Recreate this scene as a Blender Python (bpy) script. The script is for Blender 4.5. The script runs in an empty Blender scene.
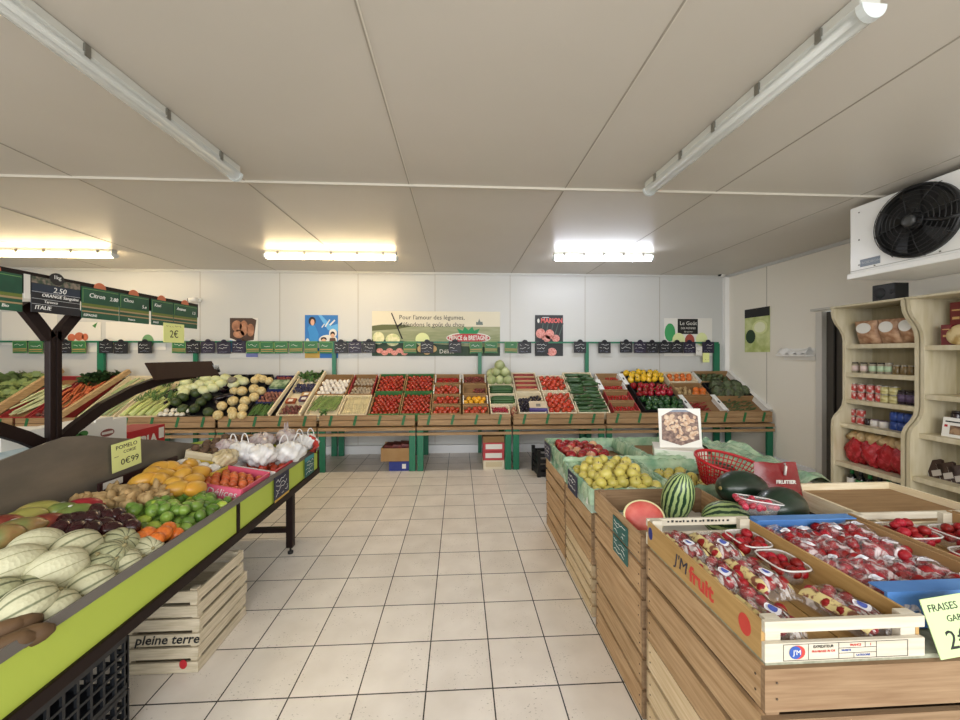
import bpy, math, random
from math import pi, sin, cos, radians, atan2, sqrt
from mathutils import Vector, Matrix, Euler
random.seed(11)
S = bpy.context.scene
COL = S.collection
R = random.uniform

# ---------------------------------------------------------------- camera, light, exposure
CZ = 1.52
YAW = -0.0544
cam = bpy.data.objects.new('camera', bpy.data.cameras.new('camera'))
COL.objects.link(cam)
cam.location = (0, 0, CZ)
cam.rotation_euler = (pi / 2, 0, YAW)
cam.data.sensor_width = 36.0
cam.data.lens = 36.0 * 382.0 / 960.0
cam.data.shift_y = -5.25 / 960.0
cam.data.clip_start = 0.05
S.camera = cam
S.view_settings.view_transform = 'Standard'
S.view_settings.look = 'None'
S.view_settings.gamma = 1.0
S.view_settings.use_curve_mapping = False
S.view_settings.exposure = 0.4
W = bpy.data.worlds.new('sky')
S.world = W
W.use_nodes = True
W.node_tree.nodes['Background'].inputs[0].default_value = (0.80, 0.90, 1.0, 1)
W.node_tree.nodes['Background'].inputs[1].default_value = 0.9


def area_light(name, loc, rot, sx, sy, power, col):
    l = bpy.data.lights.new(name, 'AREA')
    l.shape = 'RECTANGLE'
    l.size, l.size_y, l.energy, l.color = sx, sy, power, col
    o = bpy.data.objects.new(name, l)
    COL.objects.link(o)
    o.location, o.rotation_euler = loc, rot
    return o


# daylight through the wide open shop front behind the camera; second one is added
area_light('shopfront_daylight', (-0.8, -6.5, 1.9), (radians(90), 0, 0), 13.0, 4.2, 380, (1.0, 0.985, 0.96))
area_light('high_fill_light', (-0.8, -2.2, 2.55), (radians(48), 0, 0), 9.0, 0.9, 155, (1.0, 0.99, 0.97))  # added unseen fill from above to lift the floor, no real glazing


# ---------------------------------------------------------------- helpers
def lin(h, a=1.0):
    h = h.lstrip('#')
    c = [int(h[i:i + 2], 16) / 255 for i in (0, 2, 4)]
    return tuple([(x / 12.92 if x <= 0.04045 else ((x + 0.055) / 1.055) ** 2.4) for x in c] + [a])


MATS = {}


def M(name, hexc, rough=0.55, metal=0.0, var=0.0, noise=None, alpha=None, emit=None, spec=0.5, bump=None, coat=0.0, trans=0.0):
    """a procedural material; var = brightness spread over copies, noise = (second colour, scale, stretch, low, high)"""
    if name in MATS:
        return MATS[name]
    m = bpy.data.materials.new(name)
    m.use_nodes = True
    nt = m.node_tree
    b = nt.nodes['Principled BSDF']
    b.inputs['Roughness'].default_value = rough
    b.inputs['Metallic'].default_value = metal
    b.inputs['Specular IOR Level'].default_value = spec
    b.inputs['Coat Weight'].default_value = coat
    b.inputs['Base Color'].default_value = lin(hexc)
    m.diffuse_color = lin(hexc)
    if trans:
        b.inputs['Transmission Weight'].default_value = trans
    if alpha is not None:
        b.inputs['Alpha'].default_value = alpha
    out = None
    if noise or bump:
        tc = nt.nodes.new('ShaderNodeTexCoord')
        mp = nt.nodes.new('ShaderNodeMapping')
        nt.links.new(tc.outputs['Object'], mp.inputs['Vector'])
    if noise:
        h2, sc, st, lo, hi = noise
        mp.inputs['Scale'].default_value = st
        n = nt.nodes.new('ShaderNodeTexNoise')
        n.inputs['Scale'].default_value = sc
        n.inputs['Detail'].default_value = 5
        nt.links.new(mp.outputs[0], n.inputs['Vector'])
        r = nt.nodes.new('ShaderNodeValToRGB')
        r.color_ramp.elements[0].position = lo
        r.color_ramp.elements[1].position = hi
        r.color_ramp.elements[0].color = lin(hexc)
        r.color_ramp.elements[1].color = lin(h2)
        nt.links.new(n.outputs['Fac'], r.inputs[0])
        out = r.outputs[0]
    if bump:
        sc, strength, st = bump
        n2 = nt.nodes.new('ShaderNodeTexNoise')
        n2.inputs['Scale'].default_value = sc
        n2.inputs['Detail'].default_value = 3
        mp2 = nt.nodes.new('ShaderNodeMapping')
        mp2.inputs['Scale'].default_value = st
        nt.links.new(tc.outputs['Object'], mp2.inputs['Vector'])
        nt.links.new(mp2.outputs[0], n2.inputs['Vector'])
        bp = nt.nodes.new('ShaderNodeBump')
        bp.inputs['Strength'].default_value = strength
        bp.inputs['Distance'].default_value = 0.01
        nt.links.new(n2.outputs['Fac'], bp.inputs['Height'])
        nt.links.new(bp.outputs[0], b.inputs['Normal'])
    if var:
        oi = nt.nodes.new('ShaderNodeObjectInfo')
        mr = nt.nodes.new('ShaderNodeMapRange')
        mr.inputs['To Min'].default_value = 1 - var
        mr.inputs['To Max'].default_value = 1 + var
        nt.links.new(oi.outputs['Random'], mr.inputs['Value'])
        hs = nt.nodes.new('ShaderNodeHueSaturation')
        nt.links.new(mr.outputs[0], hs.inputs['Value'])
        mh = nt.nodes.new('ShaderNodeMapRange')
        mh.inputs['To Min'].default_value = 0.5 + var * 0.015
        mh.inputs['To Max'].default_value = 0.5 - var * 0.015
        nt.links.new(oi.outputs['Random'], mh.inputs['Value'])
        nt.links.new(mh.outputs[0], hs.inputs['Hue'])
        if out:
            nt.links.new(out, hs.inputs['Color'])
        else:
            hs.inputs['Color'].default_value = lin(hexc)
        out = hs.outputs[0]
    if out:
        nt.links.new(out, b.inputs['Base Color'])
    if emit:
        b.inputs['Emission Color'].default_value = lin(emit[0])
        b.inputs['Emission Strength'].default_value = emit[1]
    MATS[name] = m
    return m


def stripes(name, ha, hb, n, lo, hi, wob=1.5, rough=0.5, nscale=14, var=0.06):
    """meridian stripes round the object's local z axis, with wobbling edges"""
    m = M(name, ha, rough)
    nt = m.node_tree
    b = nt.nodes['Principled BSDF']
    L = nt.links.new
    tc = nt.nodes.new('ShaderNodeTexCoord')
    sx = nt.nodes.new('ShaderNodeSeparateXYZ')
    L(tc.outputs['Object'], sx.inputs[0])
    at = nt.nodes.new('ShaderNodeMath'); at.operation = 'ARCTAN2'
    L(sx.outputs[1], at.inputs[0]); L(sx.outputs[0], at.inputs[1])
    mu = nt.nodes.new('ShaderNodeMath'); mu.operation = 'MULTIPLY'; mu.inputs[1].default_value = n
    L(at.outputs[0], mu.inputs[0])
    nz = nt.nodes.new('ShaderNodeTexNoise'); nz.inputs['Scale'].default_value = nscale; nz.inputs['Detail'].default_value = 4
    L(tc.outputs['Object'], nz.inputs['Vector'])
    ma = nt.nodes.new('ShaderNodeMath'); ma.operation = 'MULTIPLY_ADD'; ma.inputs[1].default_value = wob
    L(nz.outputs['Fac'], ma.inputs[0]); L(mu.outputs[0], ma.inputs[2])
    si = nt.nodes.new('ShaderNodeMath'); si.operation = 'COSINE'
    L(ma.outputs[0], si.inputs[0])
    r = nt.nodes.new('ShaderNodeMapRange')
    r.inputs['From Min'].default_value = lo; r.inputs['From Max'].default_value = hi
    L(si.outputs[0], r.inputs['Value'])
    mx = nt.nodes.new('ShaderNodeMix'); mx.data_type = 'RGBA'
    mx.inputs[6].default_value = lin(ha); mx.inputs[7].default_value = lin(hb)
    L(r.outputs[0], mx.inputs[0])
    L(mx.outputs[2], b.inputs['Base Color'])
    return m


class MB:
    """collects shapes for ONE mesh"""

    def __init__(s):
        s.v, s.f, s.mi, s.sm = [], [], [], []

    def add(s, verts, faces, mi=0, smooth=False):
        o = len(s.v)
        s.v += [tuple(v) for v in verts]
        for f in faces:
            s.f.append([i + o for i in f]); s.mi.append(mi); s.sm.append(smooth)
        return s

    def box(s, x0, x1, y0, y1, z0, z1, mi=0, tf=None):
        v = [Vector(p) for p in ((x0, y0, z0), (x1, y0, z0), (x1, y1, z0), (x0, y1, z0), (x0, y0, z1), (x1, y0, z1), (x1, y1, z1), (x0, y1, z1))]
        if tf:
            v = [tf @ p for p in v]
        return s.add(v, [(0, 3, 2, 1), (4, 5, 6, 7), (0, 1, 5, 4), (1, 2, 6, 5), (2, 3, 7, 6), (3, 0, 4, 7)], mi)

    def bar(s, p, q, w, h, mi=0, up=(0, 0, 1)):
        p, q = Vector(p), Vector(q)
        d = (q - p); L = d.length; d.normalize()
        u = Vector(up)
        if abs(d.dot(u)) > 0.98:
            u = Vector((0, 1, 0))
        sx = d.cross(u).normalized(); uz = sx.cross(d)
        tf = Matrix((( sx.x, d.x, uz.x, p.x), (sx.y, d.y, uz.y, p.y), (sx.z, d.z, uz.z, p.z), (0, 0, 0, 1)))
        return s.box(-w / 2, w / 2, 0, L, -h / 2, h / 2, mi, tf)

    def tube(s, pts, r, n=8, mi=0, caps=True):
        pts = [Vector(p) for p in pts]
        rr = r if isinstance(r, (list, tuple)) else [r] * len(pts)
        rings = []
        ref = Vector((0.31, 0.17, 0.93))
        for i, p in enumerate(pts):
            d = (pts[min(i + 1, len(pts) - 1)] - pts[max(i - 1, 0)]).normalized()
            a = d.cross(ref)
            if a.length < 1e-3:
                a = d.cross(Vector((1, 0, 0)))
            a.normalize(); b = d.cross(a)
            rings.append([p + (a * cos(2 * pi * k / n) + b * sin(2 * pi * k / n)) * rr[i] for k in range(n)])
        v = [x for g in rings for x in g]
        f = [(i * n + k, i * n + (k + 1) % n, (i + 1) * n + (k + 1) % n, (i + 1) * n + k) for i in range(len(pts) - 1) for k in range(n)]
        if caps:
            f += [tuple(range(n - 1, -1, -1)), tuple(range((len(pts) - 1) * n, len(pts) * n))]
        return s.add(v, f, mi, True)

    def lathe(s, prof, n=16, mi=0, c=(0, 0, 0), smooth=True):
        v, f = [], []
        for (r, z) in prof:
            v += [(c[0] + r * cos(2 * pi * k / n), c[1] + r * sin(2 * pi * k / n), c[2] + z) for k in range(n)]
        for i in range(len(prof) - 1):
            f += [(i * n + k, i * n + (k + 1) % n, (i + 1) * n + (k + 1) % n, (i + 1) * n + k) for k in range(n)]
        f += [tuple(range(n - 1, -1, -1)), tuple(range((len(prof) - 1) * n, len(prof) * n))]
        return s.add(v, f, mi, smooth)

    def prism(s, poly, fn, a, b, mi=0):
        """poly: 2D outline (counter-clockwise); fn(u, v, w) -> point; extruded from w=a to w=b"""
        n = len(poly)
        v = [fn(u, w, a) for u, w in poly] + [fn(u, w, b) for u, w in poly]
        f = [tuple(range(n - 1, -1, -1)), tuple(range(n, 2 * n))] + [(i, (i + 1) % n, n + (i + 1) % n, n + i) for i in range(n)]
        return s.add(v, f, mi)

    def grid(s, fn, nu, nv, mi=0, smooth=True):
        v = [fn(i / nu, j / nv) for j in range(nv + 1) for i in range(nu + 1)]
        f = [(j * (nu + 1) + i, j * (nu + 1) + i + 1, (j + 1) * (nu + 1) + i + 1, (j + 1) * (nu + 1) + i) for j in range(nv) for i in range(nu)]
        return s.add(v, f, mi, smooth)

    def mesh(s, name, mats):
        me = bpy.data.meshes.new(name)
        me.from_pydata(s.v, [], s.f)
        for m in (mats if isinstance(mats, (list, tuple)) else [mats]):
            me.materials.append(m)
        me.polygons.foreach_set('material_index', s.mi)
        me.polygons.foreach_set('use_smooth', s.sm)
        me.update()
        return me

    def build(s, name, mats, parent=None, loc=(0, 0, 0), rot=(0, 0, 0), bevel=0):
        o = link(name, s.mesh(name, mats), parent, loc, rot)
        if bevel:
            md = o.modifiers.new('edge', 'BEVEL')
            md.width = bevel; md.segments = 2; md.limit_method = 'ANGLE'
        return o


def link(name, data, parent=None, loc=(0, 0, 0), rot=(0, 0, 0), scale=(1, 1, 1)):
    o = bpy.data.objects.new(name, data)
    COL.objects.link(o)
    o.location, o.rotation_euler, o.scale = loc, rot, scale
    if parent:
        o.parent = parent
    return o


def tag(o, label=None, cat=None, group=None, kind=None):
    if label: o['label'] = label
    if cat: o['category'] = cat
    if group: o['group'] = group
    if kind: o['kind'] = kind
    return o


def empty(name, loc, rot=(0, 0, 0), label=None, cat=None, group=None):
    o = link(name, None, None, loc, rot)
    o.empty_display_size = 0.05
    return tag(o, label, cat, group)


def struct(name, mb, mats, **k):
    return tag(mb.build(name, mats, **k), kind='structure')


def text(body, size, mat, parent, loc, rot=(0, 0, 0), name='lettering', align='CENTER', shear=0, sx=1.0, bold=0.0, ext=0.0006):
    c = bpy.data.curves.new(name, 'FONT')
    c.body, c.size, c.align_x, c.align_y, c.shear = body, size, align, 'CENTER', shear
    c.extrude, c.offset, c.resolution_u = ext, bold, 2
    c.materials.append(mat)
    return link(name, c, parent, loc, rot, (sx, 1, 1))


def flat(parent, name, polys, mat, z, t=0.0004):
    """printed shape(s) lying on a sheet: outlines in the sheet's own plane"""
    mb = MB()
    for p in polys:
        mb.prism(p, lambda u, v, w: (u, v, w), z, z + t)
    return mb.build(name, mat, parent)


def oval(cx, cy, rx, ry, n=18, a0=0, a1=2 * pi):
    k = n if abs(a1 - a0) >= 2 * pi - 1e-6 else n + 1
    return [(cx + rx * cos(a0 + (a1 - a0) * i / n), cy + ry * sin(a0 + (a1 - a0) * i / n)) for i in range(k)]


def rect(x0, x1, y0, y1):
    return [(x0, y0), (x1, y0), (x1, y1), (x0, y1)]


def scribble(parent, x0, x1, y, h, mat, z=0.0, name='chalk_writing', rows=1, gap=0.0, t=0.0016):
    """a line of illegible handwriting: a thin zigzag ribbon in the card's own plane"""
    mb = MB()
    for r in range(rows):
        x = x0
        pts = []
        yy = y - r * gap
        while x < x1:
            pts.append((x, yy + R(-h, h) / 2, z)); x += R(0.5, 1.1) * h
        for a, b in zip(pts, pts[1:]):
            if random.random() < 0.82:
                mb.bar(a, b, t, 0.0008)
    return mb.build(name, mat, parent)


def blob(name, mat, rx, ry, rz, nu=14, nv=10, fn=None, smooth=True):
    """a closed rounded body; fn(theta, phi) scales the radius"""
    mb = MB()
    v = [(0, 0, -rz * (fn(0, -pi / 2) if fn else 1))]
    for j in range(1, nv):
        ph = -pi / 2 + pi * j / nv
        for i in range(nu):
            th = 2 * pi * i / nu
            k = fn(th, ph) if fn else 1
            v.append((rx * cos(ph) * cos(th) * k, ry * cos(ph) * sin(th) * k, rz * sin(ph) * k))
    v.append((0, 0, rz * (fn(0, pi / 2) if fn else 1)))
    f = [(0, 1 + (i + 1) % nu, 1 + i) for i in range(nu)]
    for j in range(nv - 2):
        f += [(1 + j * nu + i, 1 + j * nu + (i + 1) % nu, 1 + (j + 1) * nu + (i + 1) % nu, 1 + (j + 1) * nu + i) for i in range(nu)]
    e = len(v) - 1
    f += [(e, 1 + (nv - 2) * nu + i, 1 + (nv - 2) * nu + (i + 1) % nu) for i in range(nu)]
    mb.add(v, f, 0, smooth)
    return mb.mesh(name, mat)


def ray(x, y):
    u, v = (x - 480.0) / 382.0, -(y - 354.75) / 382.0
    c, s = cos(YAW), sin(YAW)
    return Vector((c * u - s, s * u + c, v))


def on_plane(x, y, p0, n):
    """where the line of sight through an image point of the photograph meets a real surface of the place"""
    d = ray(x, y); o = Vector((0, 0, CZ)); n = Vector(n)
    return o + d * ((Vector(p0) - o).dot(n) / d.dot(n))


def at(x, y, X=None, Y=None, Z=None):
    if X is not None: return on_plane(x, y, (X, 0, 0), (1, 0, 0))
    if Y is not None: return on_plane(x, y, (0, Y, 0), (0, 1, 0))
    return on_plane(x, y, (0, 0, Z), (0, 0, 1))


ORD = ['first', 'second', 'third', 'fourth', 'fifth', 'sixth', 'seventh', 'eighth', 'ninth', 'tenth', 'eleventh', 'twelfth', 'thirteenth',
       'fourteenth', 'fifteenth', 'sixteenth', 'seventeenth', 'eighteenth', 'nineteenth', 'twentieth'] + ['twenty-' + x for x in
       ('first', 'second', 'third', 'fourth', 'fifth', 'sixth', 'seventh', 'eighth', 'ninth')] + ['thirtieth'] + ['thirty-' + x for x in
       ('first', 'second', 'third', 'fourth', 'fifth', 'sixth', 'seventh', 'eighth', 'ninth')] + ['fortieth'] + ['forty-' + x for x in
       ('first', 'second', 'third', 'fourth', 'fifth', 'sixth', 'seventh', 'eighth', 'ninth')]

# ---------------------------------------------------------------- materials used all over
PLATE = M('dark_plate', '#240b08', 0.6, spec=0.15)
WHITE = M('white_paint', '#eeece6', 0.45)
BLACK = M('black_plastic', '#101011', 0.45)
CHALK = M('chalk', '#f2f2ee', 0.9)
SLATE = M('slate_card', '#17181f', 0.5)
GREENP = M('green_paint', '#0f6b4b', 0.4)
BROWNP = M('brown_paint', '#190a07', 0.5, spec=0.25)
STEEL = M('brushed_grey_sheet', '#6a645a', 0.4, 0.35, noise=('#8a8174', 2.2, (1, 1, 2.5), 0.38, 0.72))
LIME_F = M('lime_fascia', '#b3c54e', 0.5)
YPAPER = M('yellow_paper', '#e6ec9a', 0.8)
INK = M('black_ink', '#222222', 0.8)
CARD = M('brown_card', '#a5835a', 0.85, noise=('#957349', 5, (1, 1, 1), 0.35, 0.7))
CARDD = M('brown_card_inside', '#8a6a45', 0.9)
WX = M('crate_wood_along', '#c4a67c', 0.75, noise=('#a5845a', 6, (1.2, 14, 14), 0.3, 0.72), var=0.05)
WY = M('crate_wood_across', '#c4a67c', 0.75, noise=('#a5845a', 6, (14, 1.2, 14), 0.3, 0.72), var=0.05)
PX = M('pale_wood_along', '#ece0c4', 0.75, noise=('#d8c6a0', 6, (1.2, 14, 14), 0.35, 0.75))
PY = M('pale_wood_across', '#ece0c4', 0.75, noise=('#d8c6a0', 6, (14, 1.2, 14), 0.35, 0.75))
TABLEW = M('table_wood', '#a6865f', 0.6, noise=('#8a6a45', 4, (1, 12, 12), 0.3, 0.7))
FILM = None


def film(name, hexc, a, rough=0.12, crumple=None, glints=None):
    """thin clear plastic: part see-through, part glossy"""
    if name in MATS:
        return MATS[name]
    m = M(name, hexc, rough, alpha=a, spec=0.8, bump=crumple)
    if glints:      # crinkle glints put into the alpha: denser whitish streaks, clear between
        nt = m.node_tree
        tc = nt.nodes.new('ShaderNodeTexCoord')
        mp = nt.nodes.new('ShaderNodeMapping'); mp.inputs['Scale'].default_value = glints[1]
        nz = nt.nodes.new('ShaderNodeTexNoise'); nz.inputs['Scale'].default_value = glints[0]; nz.inputs['Detail'].default_value = 6; nz.inputs['Distortion'].default_value = 1.2
        mr = nt.nodes.new('ShaderNodeMapRange')
        mr.inputs['From Min'].default_value, mr.inputs['From Max'].default_value = glints[2], glints[3]
        mr.inputs['To Min'].default_value, mr.inputs['To Max'].default_value = a, glints[4]
        nt.links.new(tc.outputs['Object'], mp.inputs['Vector']); nt.links.new(mp.outputs[0], nz.inputs['Vector'])
        nt.links.new(nz.outputs['Fac'], mr.inputs['Value']); nt.links.new(mr.outputs[0], nt.nodes['Principled BSDF'].inputs['Alpha'])
    return m


# ---------------------------------------------------------------- the room
XL, XR, YB, YF, H = -7.6, 4.34, 5.98, -2.4, 2.80
TILE, TX, TY = 0.30309, -0.75605, 1.73508


def floor_material():
    m = M('floor_tiles', '#cfc8ba', 0.32, spec=0.45)
    nt = m.node_tree; L = nt.links.new; b = nt.nodes['Principled BSDF']
    tc = nt.nodes.new('ShaderNodeTexCoord')
    sx = nt.nodes.new('ShaderNodeSeparateXYZ'); L(tc.outputs['Object'], sx.inputs[0])

    def mth(op, a, bb=None):
        n = nt.nodes.new('ShaderNodeMath'); n.operation = op
        for i, q in enumerate((a, bb)):
            if q is None: continue
            if isinstance(q, (int, float)): n.inputs[i].default_value = q
            else: L(q, n.inputs[i])
        return n.outputs[0]
    ux = mth('DIVIDE', mth('SUBTRACT', sx.outputs[0], TX), TILE)
    uy = mth('DIVIDE', mth('SUBTRACT', sx.outputs[1], TY), TILE)
    fx, fy = mth('FRACT', ux), mth('FRACT', uy)
    ex = mth('MINIMUM', fx, mth('SUBTRACT', 1.0, fx)); ey = mth('MINIMUM', fy, mth('SUBTRACT', 1.0, fy))
    edge = mth('LESS_THAN', mth('MINIMUM', ex, ey), 0.0105)
    cb = nt.nodes.new('ShaderNodeCombineXYZ'); L(mth('FLOOR', ux), cb.inputs[0]); L(mth('FLOOR', uy), cb.inputs[1])
    wn = nt.nodes.new('ShaderNodeTexWhiteNoise'); L(cb.outputs[0], wn.inputs['Vector'])
    n1 = nt.nodes.new('ShaderNodeTexNoise'); n1.inputs['Scale'].default_value = 5; n1.inputs['Detail'].default_value = 6
    L(tc.outputs['Object'], n1.inputs['Vector'])
    r1 = nt.nodes.new('ShaderNodeValToRGB')
    r1.color_ramp.elements[0].position, r1.color_ramp.elements[1].position = 0.3, 0.72
    r1.color_ramp.elements[0].color, r1.color_ramp.elements[1].color = lin('#ddd5cb'), lin('#ece5dc')
    L(n1.outputs['Fac'], r1.inputs[0])
    hs = nt.nodes.new('ShaderNodeHueSaturation'); L(r1.outputs[0], hs.inputs['Color'])
    mr = nt.nodes.new('ShaderNodeMapRange'); mr.inputs['To Min'].default_value = 0.95; mr.inputs['To Max'].default_value = 1.05
    L(wn.outputs['Value'], mr.inputs['Value']); L(mr.outputs[0], hs.inputs['Value'])
    # small dark pits in drifts
    mp = nt.nodes.new('ShaderNodeMapping'); mp.inputs['Scale'].default_value = (1, 1.6, 1); L(tc.outputs['Object'], mp.inputs['Vector'])
    n2 = nt.nodes.new('ShaderNodeTexNoise'); n2.inputs['Scale'].default_value = 75; n2.inputs['Detail'].default_value = 2; L(mp.outputs[0], n2.inputs['Vector'])
    n3 = nt.nodes.new('ShaderNodeTexNoise'); n3.inputs['Scale'].default_value = 7; L(tc.outputs['Object'], n3.inputs['Vector'])
    pit = mth('MULTIPLY', mth('GREATER_THAN', n2.outputs['Fac'], 0.66), mth('GREATER_THAN', n3.outputs['Fac'], 0.53))
    mx = nt.nodes.new('ShaderNodeMix'); mx.data_type = 'RGBA'
    L(mth('MULTIPLY', pit, 0.6), mx.inputs[0]); L(hs.outputs[0], mx.inputs[6]); mx.inputs[7].default_value = lin('#7d7467')
    m2 = nt.nodes.new('ShaderNodeMix'); m2.data_type = 'RGBA'
    L(edge, m2.inputs[0]); L(mx.outputs[2], m2.inputs[6]); m2.inputs[7].default_value = lin('#302c28')
    L(m2.outputs[2], b.inputs['Base Color'])
    return m


struct('floor', MB().box(XL - .1, XR + .1, YF - .1, YB + .1, -0.1, 0), floor_material())
CEILM = M('ceiling_panel', '#d0cac0', 0.36, spec=0.35, noise=('#c9c3b8', 0.8, (1, 1, 1), 0.35, 0.7))
struct('ceiling', MB().box(XL - .1, XR + .1, YF - .1, YB + .1, H, H + .1), CEILM)
WALLM = M('wall_panel', '#c6c6c2', 0.33, spec=0.4)
WALLR = M('wall_panel_grey', '#ebe6d9', 0.4, spec=0.4)
struct('wall_back', MB().box(XL - .1, XR + .1, YB, YB + .1, 0, H), WALLM)
struct('wall_right', MB().box(XR, XR + .1, YF, 3.40, 0, H).box(XR, XR + .1, 4.36, YB, 0, H).box(XR, XR + .1, 3.40, 4.36, 2.04, H), WALLR)
struct('wall_left', MB().box(XL - .1, XL, YF, YB, 0, H), WALLM)
struct('wall_front', MB().box(XL - .1, -5.6, YF - .1, YF, 0, H).box(4.0, XR + .1, YF - .1, YF, 0, H).box(-5.6, 4.0, YF - .1, YF, 2.72, H), WALLM)
JOINT = M('panel_joint', '#a29b8e', 0.6)
JOINTL = M('panel_joint_light', '#d9d4c8', 0.5)
tn = 0


def trim(mb, m):
    global tn
    tn += 1
    return struct('trim_%d' % tn, mb, m)


for x in (-3.9, -2.73, -1.556, -0.376, 0.80, 2.0, 3.22):
    trim(MB().box(x - .004, x + .004, YB - .002, YB, 0.12, H), JOINT)
for x in (-5.16, -3.962, -2.769, -1.572, -0.3755, 0.8125, 2.01, 3.21):
    trim(MB().box(x - .004, x + .004, YF, YB, H - .003, H), JOINT)
    if x in (-0.3755, 0.8125):
        trim(MB().box(x + .004, x + .009, YF, YB, H - .004, H), JOINTL)
trim(MB().box(XR - .002, XR, 5.165, 5.173, 0.1, H), JOINT)
# rounded corner profiles between walls and ceiling
trim(MB().box(XL, XR, YB - .03, YB, H - .03, H), WALLM)
trim(MB().box(XR - .035, XR, YF, YB - .03, H - .035, H), WALLM)
trim(MB().box(XR - .07, XR, YB - .06, YB, 0.1, H - .03), M('corner_profile', '#f1f0ec', 0.35))
trim(MB().box(XL, XR, 2.89, 2.91, H - .016, H), M('ceiling_bar', '#c2bbad', 0.45))
trim(MB().box(XL, XR, 2.925, 2.932, H - .004, H), JOINT)
PLINTH = M('plinth', '#e4e6e8', 0.4)
tag(MB().box(XL, XR - .0, YB - .05, YB, 0, 0.10).box(XL, XR, YB - .06, YB, 0.10, 0.125).build('baseboard_back', PLINTH), kind='structure')
tag(MB().box(XR - .03, XR, 4.4, YB - .05, 0, 0.12).build('baseboard_right', PLINTH), kind='structure')
# door in the right wall
FRAMEM = M('door_frame_grey', '#cfccc4', 0.4)
DOORM = M('dark_doorway_panel', '#4a453e', 0.55)
dr = tag(MB().box(XR + .03, XR + .06, 3.42, 4.34, 0, 2.03).build('door_1', DOORM), kind='structure')
MB().box(XR - .03, XR + .04, 4.32, 4.40, 0, 2.03).box(XR - .03, XR + .04, 3.36, 3.44, 0, 2.03).build('door_frame', FRAMEM, dr)
MB().box(XR - .05, XR, 2.4, 4.45, 2.05, 2.075).build('door_rail', M('door_rail_grey', '#c9c6bd', 0.4), dr)
MB().box(XR + .005, XR + .03, 4.20, 4.215, 0.05, 2.03).build('door_edge_strip', M('dark_strip', '#26231f', 0.5), dr)

# ---------------------------------------------------------------- lamps
CLEAR = film('lamp_cover_clear', '#dfe3df', 0.55, 0.15)
LAMPB = M('lamp_body', '#c4c4bc', 0.4)
TUBE_OFF = M('fluorescent_tube_off', '#f2f2ee', 0.25)
CLIP = M('lamp_clip_steel', '#8a8880', 0.35, 0.7)
ENDC = M('lamp_end_cap', '#d5dcdc', 0.35)


def lamp(p, q, lit, label, col=None, power=0):
    p, q = Vector(p), Vector(q)
    d = q - p; L = d.length
    o = empty('fluorescent_lamp', ((p.x + q.x) / 2, (p.y + q.y) / 2, H - 0.012), (0, 0, atan2(d.y, d.x)), label, 'ceiling lamp', 'sealed strip lamps on the ceiling')
    MB().box(-L / 2, L / 2, -.040, .040, -.036, 0.01).build('lamp_housing', LAMPB, o, bevel=.006)
    prof = [(.046 * cos(a), -.036 - .052 * sin(a)) for a in [i * pi / 10 for i in range(11)]]
    mb = MB()
    for i in range(10):
        (a0, b0), (a1, b1) = prof[i], prof[i + 1]
        mb.add([(-L / 2, a0, b0), (L / 2, a0, b0), (L / 2, a1, b1), (-L / 2, a1, b1)], [(0, 1, 2, 3)], 0, True)
    if lit:
        mb.build('lamp_cover', M('lit_cover_' + col, '#ffffff', 0.3, emit=(col, power)), o)
    else:
        mb.build('lamp_cover', CLEAR, o)
        for y in (-.02, .02):
            MB().tube([(-L / 2 + .05, y, -.056), (L / 2 - .05, y, -.056)], .013, 10).build('lamp_tube', TUBE_OFF, o)
    for s in (-1, 1):
        MB().prism([(a * 1.06, b - .002) for a, b in prof], lambda u, v, w: (w, u, v), s * L / 2 - .012, s * L / 2 + .012).build('lamp_end_cap', ENDC, o)
    for k in range(5):
        x = -L / 2 + L * (k + .5) / 5
        for s in (-1, 1):
            MB().box(x - .012, x + .012, s * .044 - .006, s * .044 + .006, -.05, .0).build('lamp_clip', CLIP, o)
    return o


lamp((-1.61, 0.62, 0), (-1.52, 2.68, 0), False, 'unlit strip lamp running lengthwise above the left produce island')
lamp((1.45, 1.27, 0), (1.41, 2.76, 0), False, 'unlit strip lamp running lengthwise above the strawberry crates')
lamp((-2.37, 4.83, 0), (-0.78, 4.83, 0), True, 'lit strip lamp glowing warm near the back wall, above the blue family poster', '#ffe2b0', 25)
lamp((1.18, 4.73, 0), (2.42, 4.69, 0), True, 'lit strip lamp glowing white near the back wall, above the black onion poster', '#eef2ff', 26.5)
lamp((-5.75, 4.90, 0), (-4.20, 4.90, 0), True, 'lit strip lamp nearest the left edge, above the island sign board', '#ffe2b0', 25)

# ================================================================ back wall: posters
def sheet(name, label, cat, w, h, loc, rot, mat, t=0.004, group=None):
    o = MB().box(-w / 2, w / 2, -h / 2, h / 2, 0, t).build(name, mat, None, loc, rot)
    return tag(o, label, cat, group)


RB = (pi / 2, 0, 0)            # faces the camera side (-y)
RR = (pi / 2, 0, -pi / 2)      # on the right wall, faces -x
RL = (pi / 2, 0, pi / 2)       # faces +x
PAPERW = M('poster_white', '#dddad2', 0.5)
RED = M('print_red', '#b3202a', 0.5)
PGREEN = M('print_green', '#3f7d3a', 0.6)
PBLUE = M('print_blue', '#1d6fb8', 0.5)
PSKIN = M('print_skin', '#d9a98a', 0.6)
PPALE = M('print_pale_green', '#dde3a5', 0.6)
PDARK = M('print_dark_green', '#27402a', 0.6)
PBROWN = M('print_potato_brown', '#8a5a40', 0.6, noise=('#c08a68', 9, (1, 1, 1), 0.35, 0.65))
PPINK = M('print_pink', '#e0a096', 0.6, noise=('#c46a60', 40, (1, 1, 1), 0.4, 0.65))
PHAIR = M('print_hair_brown', '#2a1a14', 0.6)


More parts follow.
